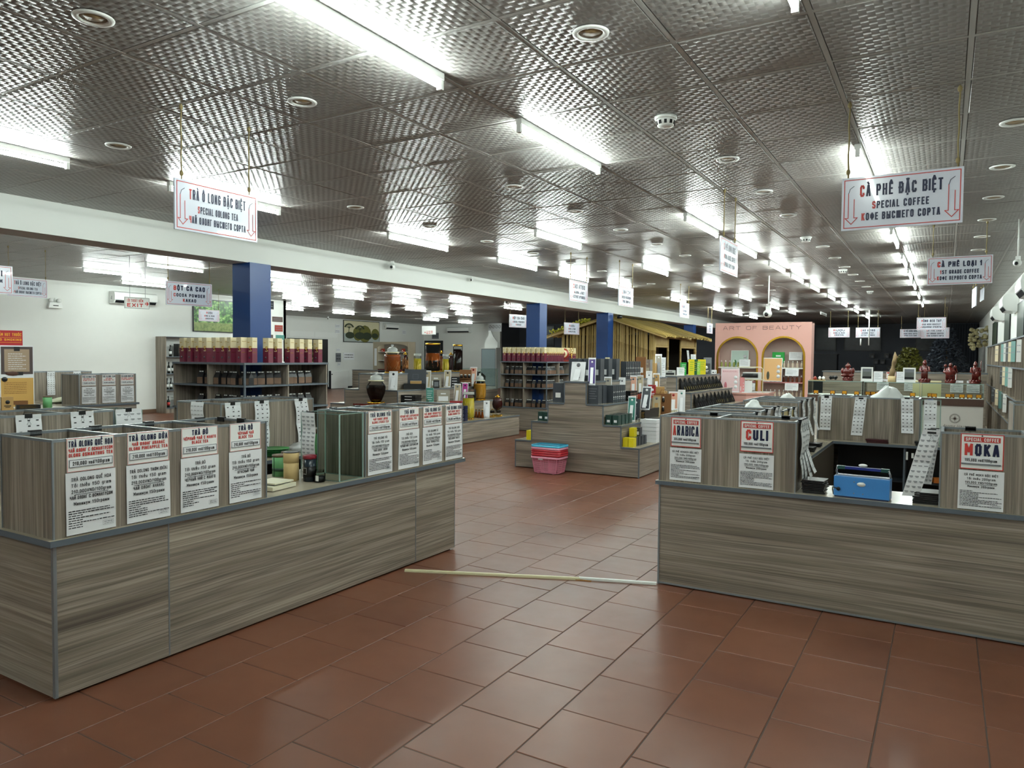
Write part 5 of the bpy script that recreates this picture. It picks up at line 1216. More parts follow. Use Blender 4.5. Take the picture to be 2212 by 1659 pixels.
for k in range(6): O('small_bottle', MB().cyl(-.08+.08*(k % 3), -.04, .01+.16*(k//3), .07+.16*(k//3), .026, M_BK, 12).cyl(-.08+.08*(k % 3), -.04, .07+.16*(k//3), .085+.16*(k//3), .022, M_PW, 12), t)
leaflet((-8.42, 12.62, z), (.15, .4), 'orange and cream leaflet with a red flower at the right end of the wine display', (M_PP, CPE, CRE), .4)
z = .685
for k in range(4): carton((-8.15, 10.25, z+.05*k), (.3, .2, .046), f'flat black and white carton, {ORD[k]} from below at the front of the middle tier', (M_BK, M_BK, M_PP), .1, 'flat cartons on the middle tier', 'label')
carton((-8.15, 10.8, z), (.13, .06, .3), 'blue-green picture box behind the glass dish', (CTE, CTE, M_PP), .5, None, 'lines')
t = T('covered_dish', 'small covered glass dish with a cream rim on the middle tier', 'dish', (-8.1, 10.55, z)); O('dish', MB().lathe([(.1, 0), (.13, .03), (.13, .04)], mat('cream_rubber'), seg=24), t); O('cover', MB().lathe([(.1, .04), (.09, .08), (.05, .12), (.02, .13), (.025, .16), (.001, .17)], M_JAR, seg=24), t)
carton((-8.14, 11.2, z), (.24, .06, .24), 'white panel box on the middle tier of the wine display', (CWG, CWG, M_PP), .6, None, 'panel')
TM('red_tray', MB().box(-.2, .2, -.1, .1, 0, .03, CRE), 'dark red tray in front of the white panel box on the middle tier', 'tray', (-8.12, 11.45, z), .5)
leaflet((-8.12, 11.62, z), (.13, .36), 'cream leaflet beside the pink one on the middle tier', (M_PP, CBE, M_GP), .4)
leaflet((-8.1, 11.85, z), (.12, .38), 'bright magenta leaflet on the middle tier of the wine display', (M_PP, CMG, M_NV), .4)
for k in range(4): carton((-8.13, 12.15, z+.06*k), (.16, .14, .055), f'black carton with pale print, {ORD[k]} from below before the ginseng jar', (M_BK, M_BK, CPE), .5, 'black cartons before the ginseng jar', 'lines')
z = .4
for k in range(4): carton((-7.52, 10.95, z+.07*k), (.14, .12, .065), f'navy carton, {ORD[k]} from below at the edge of the low tier', (M_NV, M_NV, M_PP), .2, 'navy cartons on the low tier', 'lines')
leaflet((-7.62, 11.9, z), (.12, .32), 'white card leaning beside the globe jar', (M_PP, M_PP, M_GP), .5)
# angled glass case beyond the wine display
t = tank(-9.3, -8.7, 13.35, 14.05, .85, 1.3, 'slanted glass showcase behind the wine display'); 
O('base', MB().box(0, .6, 0, .7, -.85, -.005, M_WH), t); O('dark_sculpture', MB().blob((.3, .35, .2), (.16, .12, .18), M_BK, 12, 8, .25, rs), t)

# ============================================================ BAMBOO HUT
BAM = mat('bamboo', 'a88e56', .45, var=.2); BAM2 = mat('dry_bamboo', 'b89f68', .5, var=.25); THA = mat('thatch', '8f7a3e', .85, var=.35)
HX0, HX1, HY0, HY1 = -9.15, -6.52, 18.15, 21.85; AX, AZ, EZ = -7.75, 2.625, 2.22
t = T('bamboo_hut', 'bamboo hut with a pitched thatched roof around the third blue column', 'hut', (HX0, HY0, 0))
h_ = lambda x, y, z: (x-HX0, y-HY0, z)
def wallz(x): return EZ+(AZ-EZ)*(1-abs(x-AX)/((HX1-AX) if x > AX else (AX-HX0)))-.04
def pole(p0, p1, r, par, m_=BAM, nodes=True, name='bamboo_pole'):
    p0, p1 = Vector(p0), Vector(p1); n = 5; pts = []; tp = []
    for k in range(n+1):
        a = p0.lerp(p1, k/n); pts.append(a); tp.append(1)
        if nodes and 0 < k < n: pts.append(a+(p1-p0).normalized()*.008); tp.append(1.22); pts.append(a+(p1-p0).normalized()*.016); tp.append(1)
    return O(name, MB().tube(pts, r, m_, 7, tp), par)
x = HX0
while x < HX1:
    if not (-8.02 < x < -7.5 and False): pole(h_(x, HY0+R.uniform(0, .02), 0), h_(x+R.uniform(-.02, .02), HY0+R.uniform(0, .02), wallz(x)), R.uniform(.022, .03), t, R.choice((BAM, BAM2)))
    x += R.uniform(.054, .066)
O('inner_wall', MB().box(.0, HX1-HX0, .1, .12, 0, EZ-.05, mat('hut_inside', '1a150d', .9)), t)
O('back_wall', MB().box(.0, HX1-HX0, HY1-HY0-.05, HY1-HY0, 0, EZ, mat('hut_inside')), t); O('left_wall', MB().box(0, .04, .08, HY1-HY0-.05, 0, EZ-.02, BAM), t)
# right side: posts, openings, hanging poles inside
for y, w_ in ((18.2, .07), (19.3, .04), (20.4, .04), (21.8, .06)): pole(h_(HX1, y, 0), h_(HX1, y, EZ-.02), w_*.8, t, BAM2)
for ya, yb, zl in ((18.28, 19.28, 1.87), (20.42, 21.76, 1.87), (19.32, 20.38, 2.12)):
    y = ya
    while y < yb: pole(h_(HX1-.01, y, zl), h_(HX1-.01, y, EZ-.03), .018, t, BAM2, False); y += .042
    pole(h_(HX1+.01, ya, zl), h_(HX1+.01, yb, zl), .024, t, BAM2, False, 'lintel')
y = 18.3
while y < 21.7: pole(h_(HX1-1.1, y, 0), h_(HX1-1.1, y, EZ-.05), .03, t, mat('weathered_bamboo', '5a4a34', .6), False); y += .095
def roof(side):
    ov = .42; s_ = 1 if side == 'r' else -1
    ex = (HX1 if side == 'r' else HX0)+s_*.4; slope = (AZ-EZ)/abs((HX1 if side == 'r' else HX0)-AX); ez = AZ-slope*abs(ex-AX)+.02
    m = MB(); n = 46; y0, y1 = HY0-.2, HY1+.35
    for k in range(n):
        ya = y0+(y1-y0)*k/n; yb = y0+(y1-y0)*(k+1)/n-.004; dz = R.uniform(-.012, .012); le = R.uniform(-.05, .04)
        a = [h_(AX, ya, AZ+.05+dz), h_(AX, yb, AZ+.05+dz), h_(ex+s_*le, yb, ez+.04+dz-le*slope), h_(ex+s_*le, ya, ez+.04+dz-le*slope)]; b = [(p[0], p[1], p[2]-.035) for p in a]
        m.add(a+b, [(0, 1, 2, 3) if s_ < 0 else (3, 2, 1, 0), (4, 5, 6, 7), (0, 1, 5, 4), (1, 2, 6, 5), (2, 3, 7, 6), (3, 0, 4, 7)], THA)
    o = O('roof_thatch', m, t)
    for yy in (y0+.03, (y0+y1)/2, y1-.05): pole(h_(AX, yy, AZ), h_(ex, yy, ez-.02), .03, t, BAM2, False, 'rafter')
    pole(h_(ex-s_*.15, y0, ez+slope*.15-.01), h_(ex-s_*.15, y1, ez+slope*.15-.01), .022, t, BAM2, False, 'purlin')
roof('r'); roof('l')
m = MB()
for k in range(120):
    u = R.random(); x = -9.5+u*1.15; m.blob(h_(x, R.uniform(17.95, 18.25), AZ-(AZ-EZ)/1.4*abs(x-AX)+.1+R.random()*.08), (.03, .03, .025), mat('yellow_flowers', 'a8a52c', .6), 6, 4)
TMo = TM('yellow_vine', m, 'yellow flowering vine lying on the left slope of the hut roof', 'vine', (HX0, HY0, 0)); 
TM('black_pot', MB().cyl(0, 0, 0, .09, .07, M_BK, 14).move(dz=0), 'small black pot on the hut roof right of the column', 'pot', (-7.42, 18.05, 2.6))
card_stand((HX1+.07, 21.0, 1.46), (.2, .34), 'white notice hanging at the opening of the bamboo hut', RP)
m = MB()
for k in range(14): a = R.random()*6.28; m.tube([(0, 0, .02), (.1*math.cos(a), .1*math.sin(a), .12), (.17*math.cos(a), .17*math.sin(a), .2)], .012, mat('driftwood', '33291f', .7), 5)
TM('driftwood', m, 'dark twisted driftwood in front of the hut opening', 'driftwood', (-6.2, 18.55, 0.0)).scale = (1.6, 1.6, 3.4)
# red round sign + gold flower on the far snack shelf
t = T('round_plaque', 'round red and cream plaque on a stand behind the far snack shelf', 'plaque', (-7.2, 14.35, 1.475), .3); CR2 = mat('red_lacquer', '94301f', .35)
O('stand', MB().box(-.11, .11, -.03, .03, 0, .035, CR2), t); O('disc', MB().lathe([(.12, 0), (.12, .02)], CR2, seg=28).move(rx=PI/2, dz=.17, dy=.01), t)
O('face', MB().lathe([(.085, 0), (.085, .003)], M_CR, seg=24).move(rx=PI/2, dz=.17, dy=-.01), t); O('emblem', MB().blob((0, -.014, .17), (.045, .003, .05), CR2, 12, 6), t)
m = MB()
for k in range(5): a = 2*PI*k/5; m.tube([(.045*math.cos(a)+.03*math.cos(b), 0, .25+.045*math.sin(a)+.03*math.sin(b)) for b in [q*.7 for q in range(10)]], .004, M_GO, 5)
for k in range(6): m.tube([(.02*(k % 2), 0, .17-.028*k), (.03-.02*(k % 2), 0, .145-.028*k)], .01, M_GO, 6)
TM('gold_flower', m, 'gold wire flower ornament at the right end of the far wine boxes', 'ornament', (-7.12, 15.0-.45, 1.475+.0))

# ============================================================ PINK BEAUTY STAND
PX0, PX1, PY, PZ = -4.61, -2.52, 17.0, 2.385
t = T('beauty_stand', 'pink display wall with two gold-trimmed arches, ART OF BEAUTY', 'display wall', (PX0, PY, 0)); W = PX1-PX0
PKI = mat('pink_alcove', 'bfa69c', .5)
def arch_pts(x0, x1, z0, zt, n=16):
    r = (x1-x0)/2; cx = (x0+x1)/2; return [(x0, z0)]+[(cx-r*math.cos(PI*k/n), zt-r+r*math.sin(PI*k/n)) for k in range(n+1)]+[(x1, z0)]
AR = [(.035, .975), (1.05, 1.97)]; ZT = 2.08
m = MB()                                     # front face with arched openings, built as strips around each arch
def fr(x0, x1, z0, z1): m.box(x0, x1, 0, .03, z0, z1, M_PK)
fr(0, W, ZT+.02, PZ); fr(0, AR[0][0], 0, ZT+.02); fr(AR[0][1], AR[1][0], 0, ZT+.02); fr(AR[1][1], W, 0, ZT+.02)
for x0, x1 in AR:
    fr(x0, x1, 0, .3)
    r = (x1-x0)/2; cx = (x0+x1)/2; n = 16
    for k in range(n):
        a0, a1 = PI*k/n, PI*(k+1)/n; xa, za, xb, zb = cx-r*math.cos(a0), ZT-r+r*math.sin(a0), cx-r*math.cos(a1), ZT-r+r*math.sin(a1)
        m.prism([(xa, za), (xb, zb), (xb, ZT+.02), (xa, ZT+.02)], 0, .03, M_PK)
O('front_wall', m, t); O('side_wall', MB().box(W-.02, W, .031, .36, 0, PZ, M_PK), t); O('side_wall', MB().box(0, .02, .031, .36, 0, PZ, M_PK), t); O('top_board', MB().box(0, W, 0.031, .36, PZ-.02, PZ+.001, M_PK), t)
O('back_board', MB().box(0.02, W-.02, .34, .36, 0, PZ-.02, PKI), t)
for (x0, x1) in AR:
    tr = MB(); P = arch_pts(x0, x1, .3, ZT); q = arch_pts(x0+.04, x1-.04, .3, ZT-.04)
    for k in range(len(P)-1): tr.add([(P[k][0], -.01, P[k][1]), (P[k+1][0], -.01, P[k+1][1]), (q[k+1][0], -.01, q[k+1][1]), (q[k][0], -.01, q[k][1]), (P[k][0], .04, P[k][1]), (P[k+1][0], .04, P[k+1][1]), (q[k+1][0], .04, q[k+1][1]), (q[k][0], .04, q[k][1])],
                                     [(0, 1, 2, 3), (3, 2, 6, 7), (0, 4, 5, 1)], M_GO)
    O('arch_trim', tr, t)
    for z in (.72, 1.06, 1.38): O('shelf_board', MB().box(x0+.03, x1-.03, .045, .335, z-.025, z, M_PW if z != 1.06 else mat('pink_shelf', 'c98c8c', .4)), t)
O('lettering', MB().text('ART OF BEAUTY', W*.49, PZ-.16, .085, -.004, mat('rose_metal', '8f6a62', .2, .7), width=W*.81, wt=.13), t)
def bottle(loc, r, h, label, m1, m2, group=None):
    t = T('bottle', label, 'bottle', loc, 0, group); O('glass', MB().lathe([(r*.9, 0), (r, .005), (r, h*.6), (r*.45, h*.7), (r*.4, h*.75)], m1, seg=12), t); O('cap', MB().lathe([(r*.45, h*.75), (r*.45, h*.88), (r*.2, h)], m2, seg=10), t); return t
GRB = mat('green_bottle', '8a8f45', .2); AMB = mat('amber_bottle', '6b2f1a', .2); CLB = mat('clear_bottle', 'c8b8a4', .2)
bg, ba, bc = None, None, None
for i, (x0, x1) in enumerate(AR):
    side = ('left', 'right')[i]
    for z, zn, mm in ((1.38, 'top', GRB if i == 0 else CLB), (1.06, 'middle', AMB), (.72, 'bottom', CLB)):
        p = None
        for k in range(9):
            x = PX0+x0+.09+k*(x1-x0-.18)/8
            if zn == 'top' and i == 0 and k > 5: continue
            if zn == 'top' and i == 1 and k < 3: continue
            if p is None: p = bottle((x, PY+.12, z), .024, .15 if zn != 'bottom' else .17, f'small bottle, {ORD[k]} from the left on the {zn} board of the {side} pink arch', mm, M_PW, f'bottles on the {zn} board of the {side} arch')
            else: dup(p, (x, PY+.12, z), 0, f'small bottle, {ORD[k]} from the left on the {zn} board of the {side} pink arch')
def poster(loc, w_, h, label, cols, rz=0, title=None, name='poster', cat='poster', lean=0):
    t = T(name, label, cat, loc, rz); c0, c1, c2 = cols; t.rotation_euler = (lean, 0, rz)
    O('board', MB().box(-w_/2, w_/2, 0, .01, 0, h, c0), t); m = MB().rect(-w_*.47, w_*.47, h*.03, h*.97, -.001, c1); O('picture', m, t); m = MB()
    if title: m.text(title, 0, h*.84, h*.06, -.002, c2, width=w_*.8)
    m.blob((-w_*.25, -.002, h*.25), (w_*.08, .002, h*.18), c2, 10, 6)
    for k in range(3): m.lathe([(w_*.1, 0), (w_*.1, .0008)], M_PP, seg=14).move(rx=PI/2, dx=0, dz=0, start=len(m.v)-28).move(dx=w_*.3, dz=h*(.22+.2*k), dy=-.001, start=len(m.v)-28)
    O('print', m, t); return t
poster((PX0+.5, PY+.25, 1.385), .4, .38, 'pale green poster with leaves in the left pink arch', (M_PW, mat('mint_print', 'b9cfc4', .4), mat('leaf_green_print', '4b7a4a', .5)), lean=-.1)
card_stand((PX0+.66, PY+.06, 1.385), (.24, .17), 'white price card on the top board of the left pink arch')
poster((PX0+1.29, PY-.02+.03, 1.068), .4, .53, 'yellow and pink skincare poster in the right pink arch', (M_PP, mat('peach_yellow_print', 'dcae76', .4), mat('dark_bottle_print', '3d3b2c', .4)), lean=-.05)
carton((PX0+1.37, PY+.22, 1.385+.0), (.26, .06, .34), 'green picture box in the right pink arch', (mat('bright_green_card'), M_PP, M_PP), 0, None, 'panel')
card_stand((PX0+1.73, PY+.22, 1.55), (.28, .18), 'clear plastic wallet hanging in the right pink arch')
for z in (1.2, .88): card_stand((PX0+1.7, PY-.02, z), (.28, .16), f'mint green card hanging on the {"upper" if z > 1 else "lower"} board edge of the right pink arch')
card_stand((PX0+.78, PY-.02, .86), (.28, .16), 'mint green card on the lower board of the left pink arch')
# kiosk counter
KX, KY = -4.27, 15.85
t = T('pink_kiosk', 'pink kiosk counter in front of the beauty stand', 'counter', (KX, KY+.0, 0))
O('body', slab([(KX, KY+1.0), (KX+.0, KY+.1), (KX+.65, KY), (KX+1.02, KY+.35), (KX+1.02, KY+1.0)], 0, .81, (KX, KY, 0), M_PK, M_PK), t)
O('top', slab([(KX-.01, KY+1.02), (KX-.01, KY+.08), (KX+.66, KY-.02), (KX+1.04, KY+.34), (KX+1.04, KY+1.02)], .81, .85, (KX, KY, 0), M_PW, M_PK), t)
poster((KX+.27, KY+.15, .85), .39, .51, 'pink standing board titled BAKUCHIOL on the kiosk', (M_PP, mat('pale_pink_print', 'e3c4c6', .4), mat('rose_print', 'c0707a', .4)), title='BAKUCHIOL', name='standing_board')
poster((KX+.53, KY+.12, .85), .1, .32, 'narrow pink cut-out beside the standing board', (mat('salmon_card', 'd4898a', .4), mat('salmon_card'), M_PP), name='cut_out')
t = T('metal_rack', 'cream metal rack over the kiosk counter', 'rack', (KX+.55, KY+.35, .85)); CM = mat('cream_metal', 'd8cfb2', .35)
O('frame', MB().tube([(-.2, 0, 0), (-.2, 0, .5), (-.16, 0, .54), (.32, 0, .54), (.36, 0, .5), (.36, 0, 0)], .01, CM, 8), t); O('shelf', MB().box(-.2, .36, 0, .25, .26, .28, CM), t)
t = T('label_printer', 'white and black machine on the rack shelf of the kiosk', 'machine', (KX+.65, KY+.42, 1.13)); O('body', MB().box(-.16, .2, -.08, .1, 0, .15, M_PW), t); O('roller', MB().cyl(0, 0, -.16, .16, .05, M_BK, 16).move(ry=PI/2, dz=.08, dy=-.07, dx=0), t)
carton((KX+.55, KY+.3, .85), (.3, .02, .25), 'blank white panel below the machine on the kiosk', (M_PW, M_PW, M_PW))
stack((KX+.68, KY+.18, .85), (.3, .12, .02), 3, 'loose papers on the pink kiosk counter', rs, M_PP, 'papers', 'papers')

# ============================================================ GLASS SHOWCASES
cases = [(-2.12, -1.24), (-1.21, -.365), (-.34, .54)]
for k, (x0, x1) in enumerate(cases):
    lb = ('left', 'middle', 'right')[k]; t = T('glass_showcase', f'{lb} of three low glass showcases with a brown base', 'showcase', (x0, 14.0, 0)); w_ = x1-x0
    O('body', MB().box(0, w_, .02, .6, 0, .83, mat('cream_white_panel', 'c9c9c2', .4)), t); O('brown_band', MB().box(-.005, w_+.005, 0, .62, .83, .945, M_BROWN, top=M_PW), t)
    for a in ((0, w_, 0, .005), (0, w_, .6, .605), (0, .005, .005, .6), (w_-.005, w_, .005, .6)): O('pane', MB().box(a[0], a[1], a[2], a[3], .945, 1.185, M_GL), t)
    O('glass_top', MB().box(0, w_, 0, .605, 1.185, 1.193, M_GL), t)
    e = MB().box(0, w_, -.002, .004, 1.183, 1.195, M_GE)
    for x in (0, w_-.004): e.box(x, x+.004, -.002, .004, .945, 1.185, M_GE)
    O('glass_edge', e, t)
t = T('compass_logo', 'round compass emblem with script lettering on the right showcase', 'logo', (.15, 14.018, .62)); LG = mat('emblem_grey', '4b4038', .5); m = MB()
for rr in (.075, .062): m.tube([(rr*math.cos(a*2*PI/28), 0, rr*math.sin(a*2*PI/28)) for a in range(29)], .002, LG, 4)
for k in range(8): a = PI/4*k; L_ = .058 if k % 2 == 0 else .035; m.face([(L_*math.cos(a), -.002, L_*math.sin(a)), (.012*math.cos(a+.5), -.002, .012*math.sin(a+.5)), (0, -.002, 0), (.012*math.cos(a-.5), -.002, .012*math.sin(a-.5))], LG)
O('emblem', m, t); m = MB(); m.text('Aroma Ho', -.04, -.15, .05, -.002, LG, width=.26, wt=.07); m.text('use', .14, -.15, .05, -.002, LG, width=.1, wt=.07)
for i in range(len(m.v)): v = m.v[i]; m.v[i] = (v[0]+(v[2]+.15)*.35, v[1], v[2])
O('lettering', m, t)
ab = None
for k, x in enumerate([-2.0, -1.73, -1.54, -1.335, -1.16, -1.08, -.99, -.907, -.857, -.68, -.473, -.214, -.154, .046, .098, .242, .352, .479]):
    g = 'amber boxes in the glass showcases'; lb = f'small amber and red box in the glass showcases, {ORD[k]} from the left'
    if ab is None:
        ab = T('amber_box', lb, 'box', (x, 14.16, .946), 0, g); O('body', MB().box(-.04, .04, -.03, .03, 0, .07, M_MAH), ab); O('amber_face', MB().box(-.034, .034, -.033, -.03, .018, .066, M_AMB), ab); O('tag', MB().box(-.014, .014, -.042, -.038, 0, .014, M_PW), ab)
    else: dup(ab, (x, 14.16+.04*(k % 3), .946), 0, lb)
# statues
def statue(loc, label, kind, s=1.0):
    t = T('statue', label, 'statue', loc); rn = random.Random(len(label)); m = MB().lathe([(.085, 0), (.09, .02), (.075, .05), (.06, .055)], M_MAH, seg=14)
    for k in range(10): a = 2*PI*k/10; m.blob((.07*math.cos(a), .07*math.sin(a), .045), (.025, .025, .03), M_MAH, 8, 5)
    O('base', m, t); m = MB()
    if kind == 'sitting':
        m.blob((0, 0, .12), (.1, .07, .06), M_MAH, 14, 8).blob((0, -.02, .17), (.085, .065, .07), M_MAH, 14, 8).blob((-.085, -.02, .18), (.03, .03, .055), M_MAH).blob((.085, -.02, .18), (.03, .03, .055), M_MAH).blob((-.06, -.05, .1), (.05, .03, .03), M_MAH).blob((.06, -.05, .1), (.05, .03, .03), M_MAH)
        m.blob((0, -.01, .265), (.038, .038, .042), M_MAH, 12, 8).blob((-.038, -.01, .26), (.01, .01, .02), M_MAH).blob((.038, -.01, .26), (.01, .01, .02), M_MAH).blob((0, 0, .312), (.015, .015, .012), M_MAH)
    else:
        f = 1.3 if kind == 'fat' else .85
        m.lathe([(.06*f, .04), (.062*f, .12), (.058*f, .2), (.066*f, .26), (.03, .3)], M_MAH, seg=16, sy=.8)
        for k in range(7): m.tube([((-.05+.017*k)*f, -.04*f, .05), ((-.045+.015*k)*f, -.052*f, .15), ((-.03+.01*k)*f, -.045*f, .25)], .007, M_MAH, 5)
        m.tube([(-.06*f, 0, .27), (-.08*f, -.03, .2), (-.02, -.06*f, .19)], .022, M_MAH, 8, [1, .9, .7]).tube([(.06*f, 0, .27), (.085*f, -.02, .23 if kind == 'staff' else .2), (.06 if kind == 'staff' else .02, -.055*f, .25 if kind == 'staff' else .19)], .022, M_MAH, 8, [1, .9, .7])
        m.blob((0, -.01, .33), (.034, .036, .042), M_MAH, 12, 8).blob((0, .0, .37 if kind != 'fat' else .36), (.018, .018, .018), M_MAH).blob((0, -.045, .325), (.008, .008, .01), M_MAH)
        if kind == 'staff': m.tube([(.075, -.05, .03), (.078, -.05, .4)], .006, M_MAH).blob((.03, -.03, .17), (.05, .03, .06), M_MAH)
        if kind == 'fat': m.blob((0, -.03, .2), (.095, .07, .08), M_MAH, 14, 8).blob((.07, -.03, .3), (.03, .02, .03), M_MAH).blob((-.08, -.02, .32), (.03, .02, .03), M_MAH)
    O('figure', m, t); t.scale = (s, s, s)
statue((-1.49, 14.2, 1.193), 'seated dark red carved figure on the left showcase', 'sitting')
statue((-.335+.03, 14.2, 1.193), 'slim standing dark red carved figure, left of three on the right showcase', 'slim', 1.0)
statue((.07, 14.2, 1.193), 'round-bodied dark red carved figure, middle of three on the right showcase', 'fat', .9)
statue((.42, 14.2, 1.193), 'dark red carved figure with a staff, right of three on the right showcase', 'staff', .95)
for x, s_ in ((-1.18, 'left'), (-.53, 'right')):
    t = T('photo_frame', f'white framed dark landscape picture, {s_} of two on the showcases', 'picture frame', (x, 14.15, 1.193)); O('frame', MB().box(-.095, .095, -.008, .008, 0, .25, M_PW), t)
    O('picture', MB().rect(-.072, .072, .05, .225, -.009, mat('dark_landscape', '5d625e', .5, var=.5)).rect(-.072, .072, .17, .225, -.0095, M_GP).rect(-.072, .072, .05, .09, -.0095, M_BK), t)
for x, w_, s_ in ((-1.02+.02, .14, 'left'), (-.66, .12, 'right')): card_stand((x, 14.1, 1.193), (w_, .18), f'white information card, {s_} of two on the middle showcase')
t = T('driftwood_stump', 'pale tree trunk piece with jagged top on the middle showcase', 'wood', (-.8, 14.25, 1.193)); O('block', MB().lathe([(.06, 0), (.063, .05), (.058, .1)], mat('pale_cut_wood', 'c9b184', .6), seg=14), t)
O('trunk', MB().tube([(0, 0, .1), (.01, 0, .2), (.03, 0, .33), (.045, 0, .44), (.04, 0, .52)], .05, mat('bark', '86704f', .7, var=.3), 10, [.95, .9, .8, .65, .1]).tube([(.06, 0, .4), (.09, 0, .44)], .008, mat('bark'), 5), t)
t = T('tea_set', 'small set of a red pot and white cups on a tray on the left showcase', 'tea set', (-1.98, 14.12, 1.193)); O('tray', MB().box(-.13, .13, -.05, .05, 0, .012, mat('yellow_wood', 'a07c3c', .5)), t)
O('pot', MB().lathe([(.02, .012), (.035, .035), (.02, .06), (.01, .075)], CR2, (-.04, 0, 0), 14), t)
for k in range(2): O('cup', MB().lathe([(.012, .012), (.024, .03), (.026, .055), (.01, .075)], M_PW, (.04+.06*k, 0, 0), 12), t)
m = MB()
for k in range(7): m.blob((R.uniform(-.05, .05), R.uniform(-.02, .02), .03+R.random()*.04), (.025, .02, .03), M_BK, 8, 5)
TM('carved_animals', m, 'small dark carving beside the tea set', 'carving', (-1.72, 14.15, 1.193))
# second line of counters behind the showcases
t = T('back_counter', 'wood counter line behind the glass showcases', 'counter', (-2.3, 17.2, 0)); O('front_panel', MB().box(0, 3.0, 0, .02, 0, 1.3, M_WH), t); O('top', MB().box(-.02, 3.02, -.01, .5, 1.3, 1.325, M_SL, top=M_WT), t)
for k, x in enumerate((-1.13, -.62, .2, .48)):
    s_ = notice(.22, .24, ['CÀ PHÊ', 'Tối thiểu 200gram', 'VND/100gram'], (x, 17.19, .93), 0, f'paper notice on the counter behind the showcases, {ORD[k]} from the left', rs)
for k, x in enumerate((-.98, -.7, .1)):
    t = T('coffee_sign', f'red and white sign peeking above the showcases, {ORD[k]} from the left', 'sign', (x, 17.185, 1.18)); O('card', MB().box(-.09, .09, -.004, 0, 0, .14, M_PW), t); O('border', MB().frame(-.09, .09, 0, .14, -.005, .005, M_RD), t); O('name', MB().text(('CA', 'UO', 'KA')[k], 0, .02, .06, -.006, M_RD, width=.1, wt=.24).rect(-.07, .07, .105, .13, -.006, M_RD), t)
TM('pale_box', MB().box(-.22, .22, 0, .3, 0, .28, mat('pale_yellow_card', 'cfc59a', .5)), 'pale yellow box seen through the right showcase', 'box', (-.28, 14.9, .94-.0)).location.z = .0
bpy.data.objects['pale_box'].scale = (1, 1, 4.3)

# ============================================================ FAR LEFT ISLAND AND LEFT BAY
z1 = 1.13
t = T('standing_poster', 'tall brown and tan poster standing at the far left behind the tea bins', 'poster', (-6.4, 3.02, z1), RP-.25)
O('board', MB().box(-.115, .115, 0, .008, 0, .50, M_PP), t); O('upper_picture', MB().rect(-.108, .108, .27, .49, -.001, mat('dark_brown_print', '4a3d3c', .4)).rect(-.085, .085, .29, .47, -.0015, mat('taupe_print', 'a08a72', .4)), t)
m = MB().rect(-.02, .02, .455, .49, -.002, M_BK)
for k in range(8): m.scribble(-.06, .06, .43-.017*k, .006, -.002, M_PP, rs, .8+.2*(k % 2))
m.blob((-.03, -.002, .275), (.05, .002, .018), mat('choc_print', '4a2c20', .4), 10, 5).rect(.0, .04, .262, .29, -.003, M_BK)
for k in range(7): m.scribble(-.09, .08, .2-.014*k, .005, -.002, CBR, rs, .9)
O('print', m, t); O('lower_picture', MB().rect(-.11, .11, .01, .24, -.001, mat('tan_print', 'c79d55', .4)), t); O('badge', MB().lathe([(.02, 0), (.02, .001)], M_BK, seg=16).move(rx=PI/2, dx=-.085, dz=.23, dy=-.002), t)
poster((-6.42, 2.78, z1), .16, .42, 'dark poster cut by the left edge of the photo', (M_PP, M_BK, M_GP), RP-.1)
carton((-6.22, 2.86, z1), (.075, .06, .1), 'small kraft coffee box standing before the tan poster', (M_KRA, M_KRA, M_BK), RP-.3, None, 'badge')
carton((-6.2, 3.0, z1), (.16, .06, .035), 'flat black box with gold dots before the tan poster', (M_BK, M_BK, M_GO), RP-.3, None, 'lines')
carton((-6.26, 2.97, z1+.035), (.1, .04, .03), 'small brown box lying on the flat black box', (CBR, CBR, M_KRA), RP-.2)
t = T('green_cup', 'green canister with a dark lid at the right of the flat black box', 'canister', (-6.25, 3.17, z1)); O('body', MB().cyl(0, 0, 0, .085, .033, M_GR, 20), t); O('lid', MB().cyl(0, 0, .085, .093, .034, mat('brown_lid'), 20), t)
# no-smoking sign
t = T('no_smoking_sign', 'red and yellow no-smoking sign at the left edge of the photo', 'sign', (-7.95, 3.62, 1.62), RP-.3); CNS = mat('sign_red', 'b0202a', .4); CYS = mat('sign_yellow', 'e8a828', .4)
O('board', MB().box(-.17, .17, 0, .006, 0, .17, CNS), t); m = MB().text('CẤM HÚT THUỐC'.replace('Ú', 'U').replace('Ố', 'Ô'), .06, .115, .03, -.001, CYS, width=.2, wt=.22).text('NO SMOKING', .06, .068, .022, -.001, CYS, width=.2, wt=.22).rect(-.03, .16, .1, .103, -.001, CYS).rect(-.16, .16, .05, .053, -.001, CYS)
O('lettering', m, t); m = MB().tube([(-.1+.042*math.cos(a*PI/10), -.002, .11+.042*math.sin(a*PI/10)) for a in range(21)], .005, CYS, 5); m.stroke([(-.13, .14), (-.07, .08)], .009, -.003, CYS); m.rect(-.125, -.08, .104, .114, -.002, CYS); O('symbol', m, t)
TM('sign_post', MB().box(-.01, .01, -.01, .01, 0, 1.64, M_GP), 'thin post carrying the no-smoking sign', 'post', (-7.96, 3.64, 0))
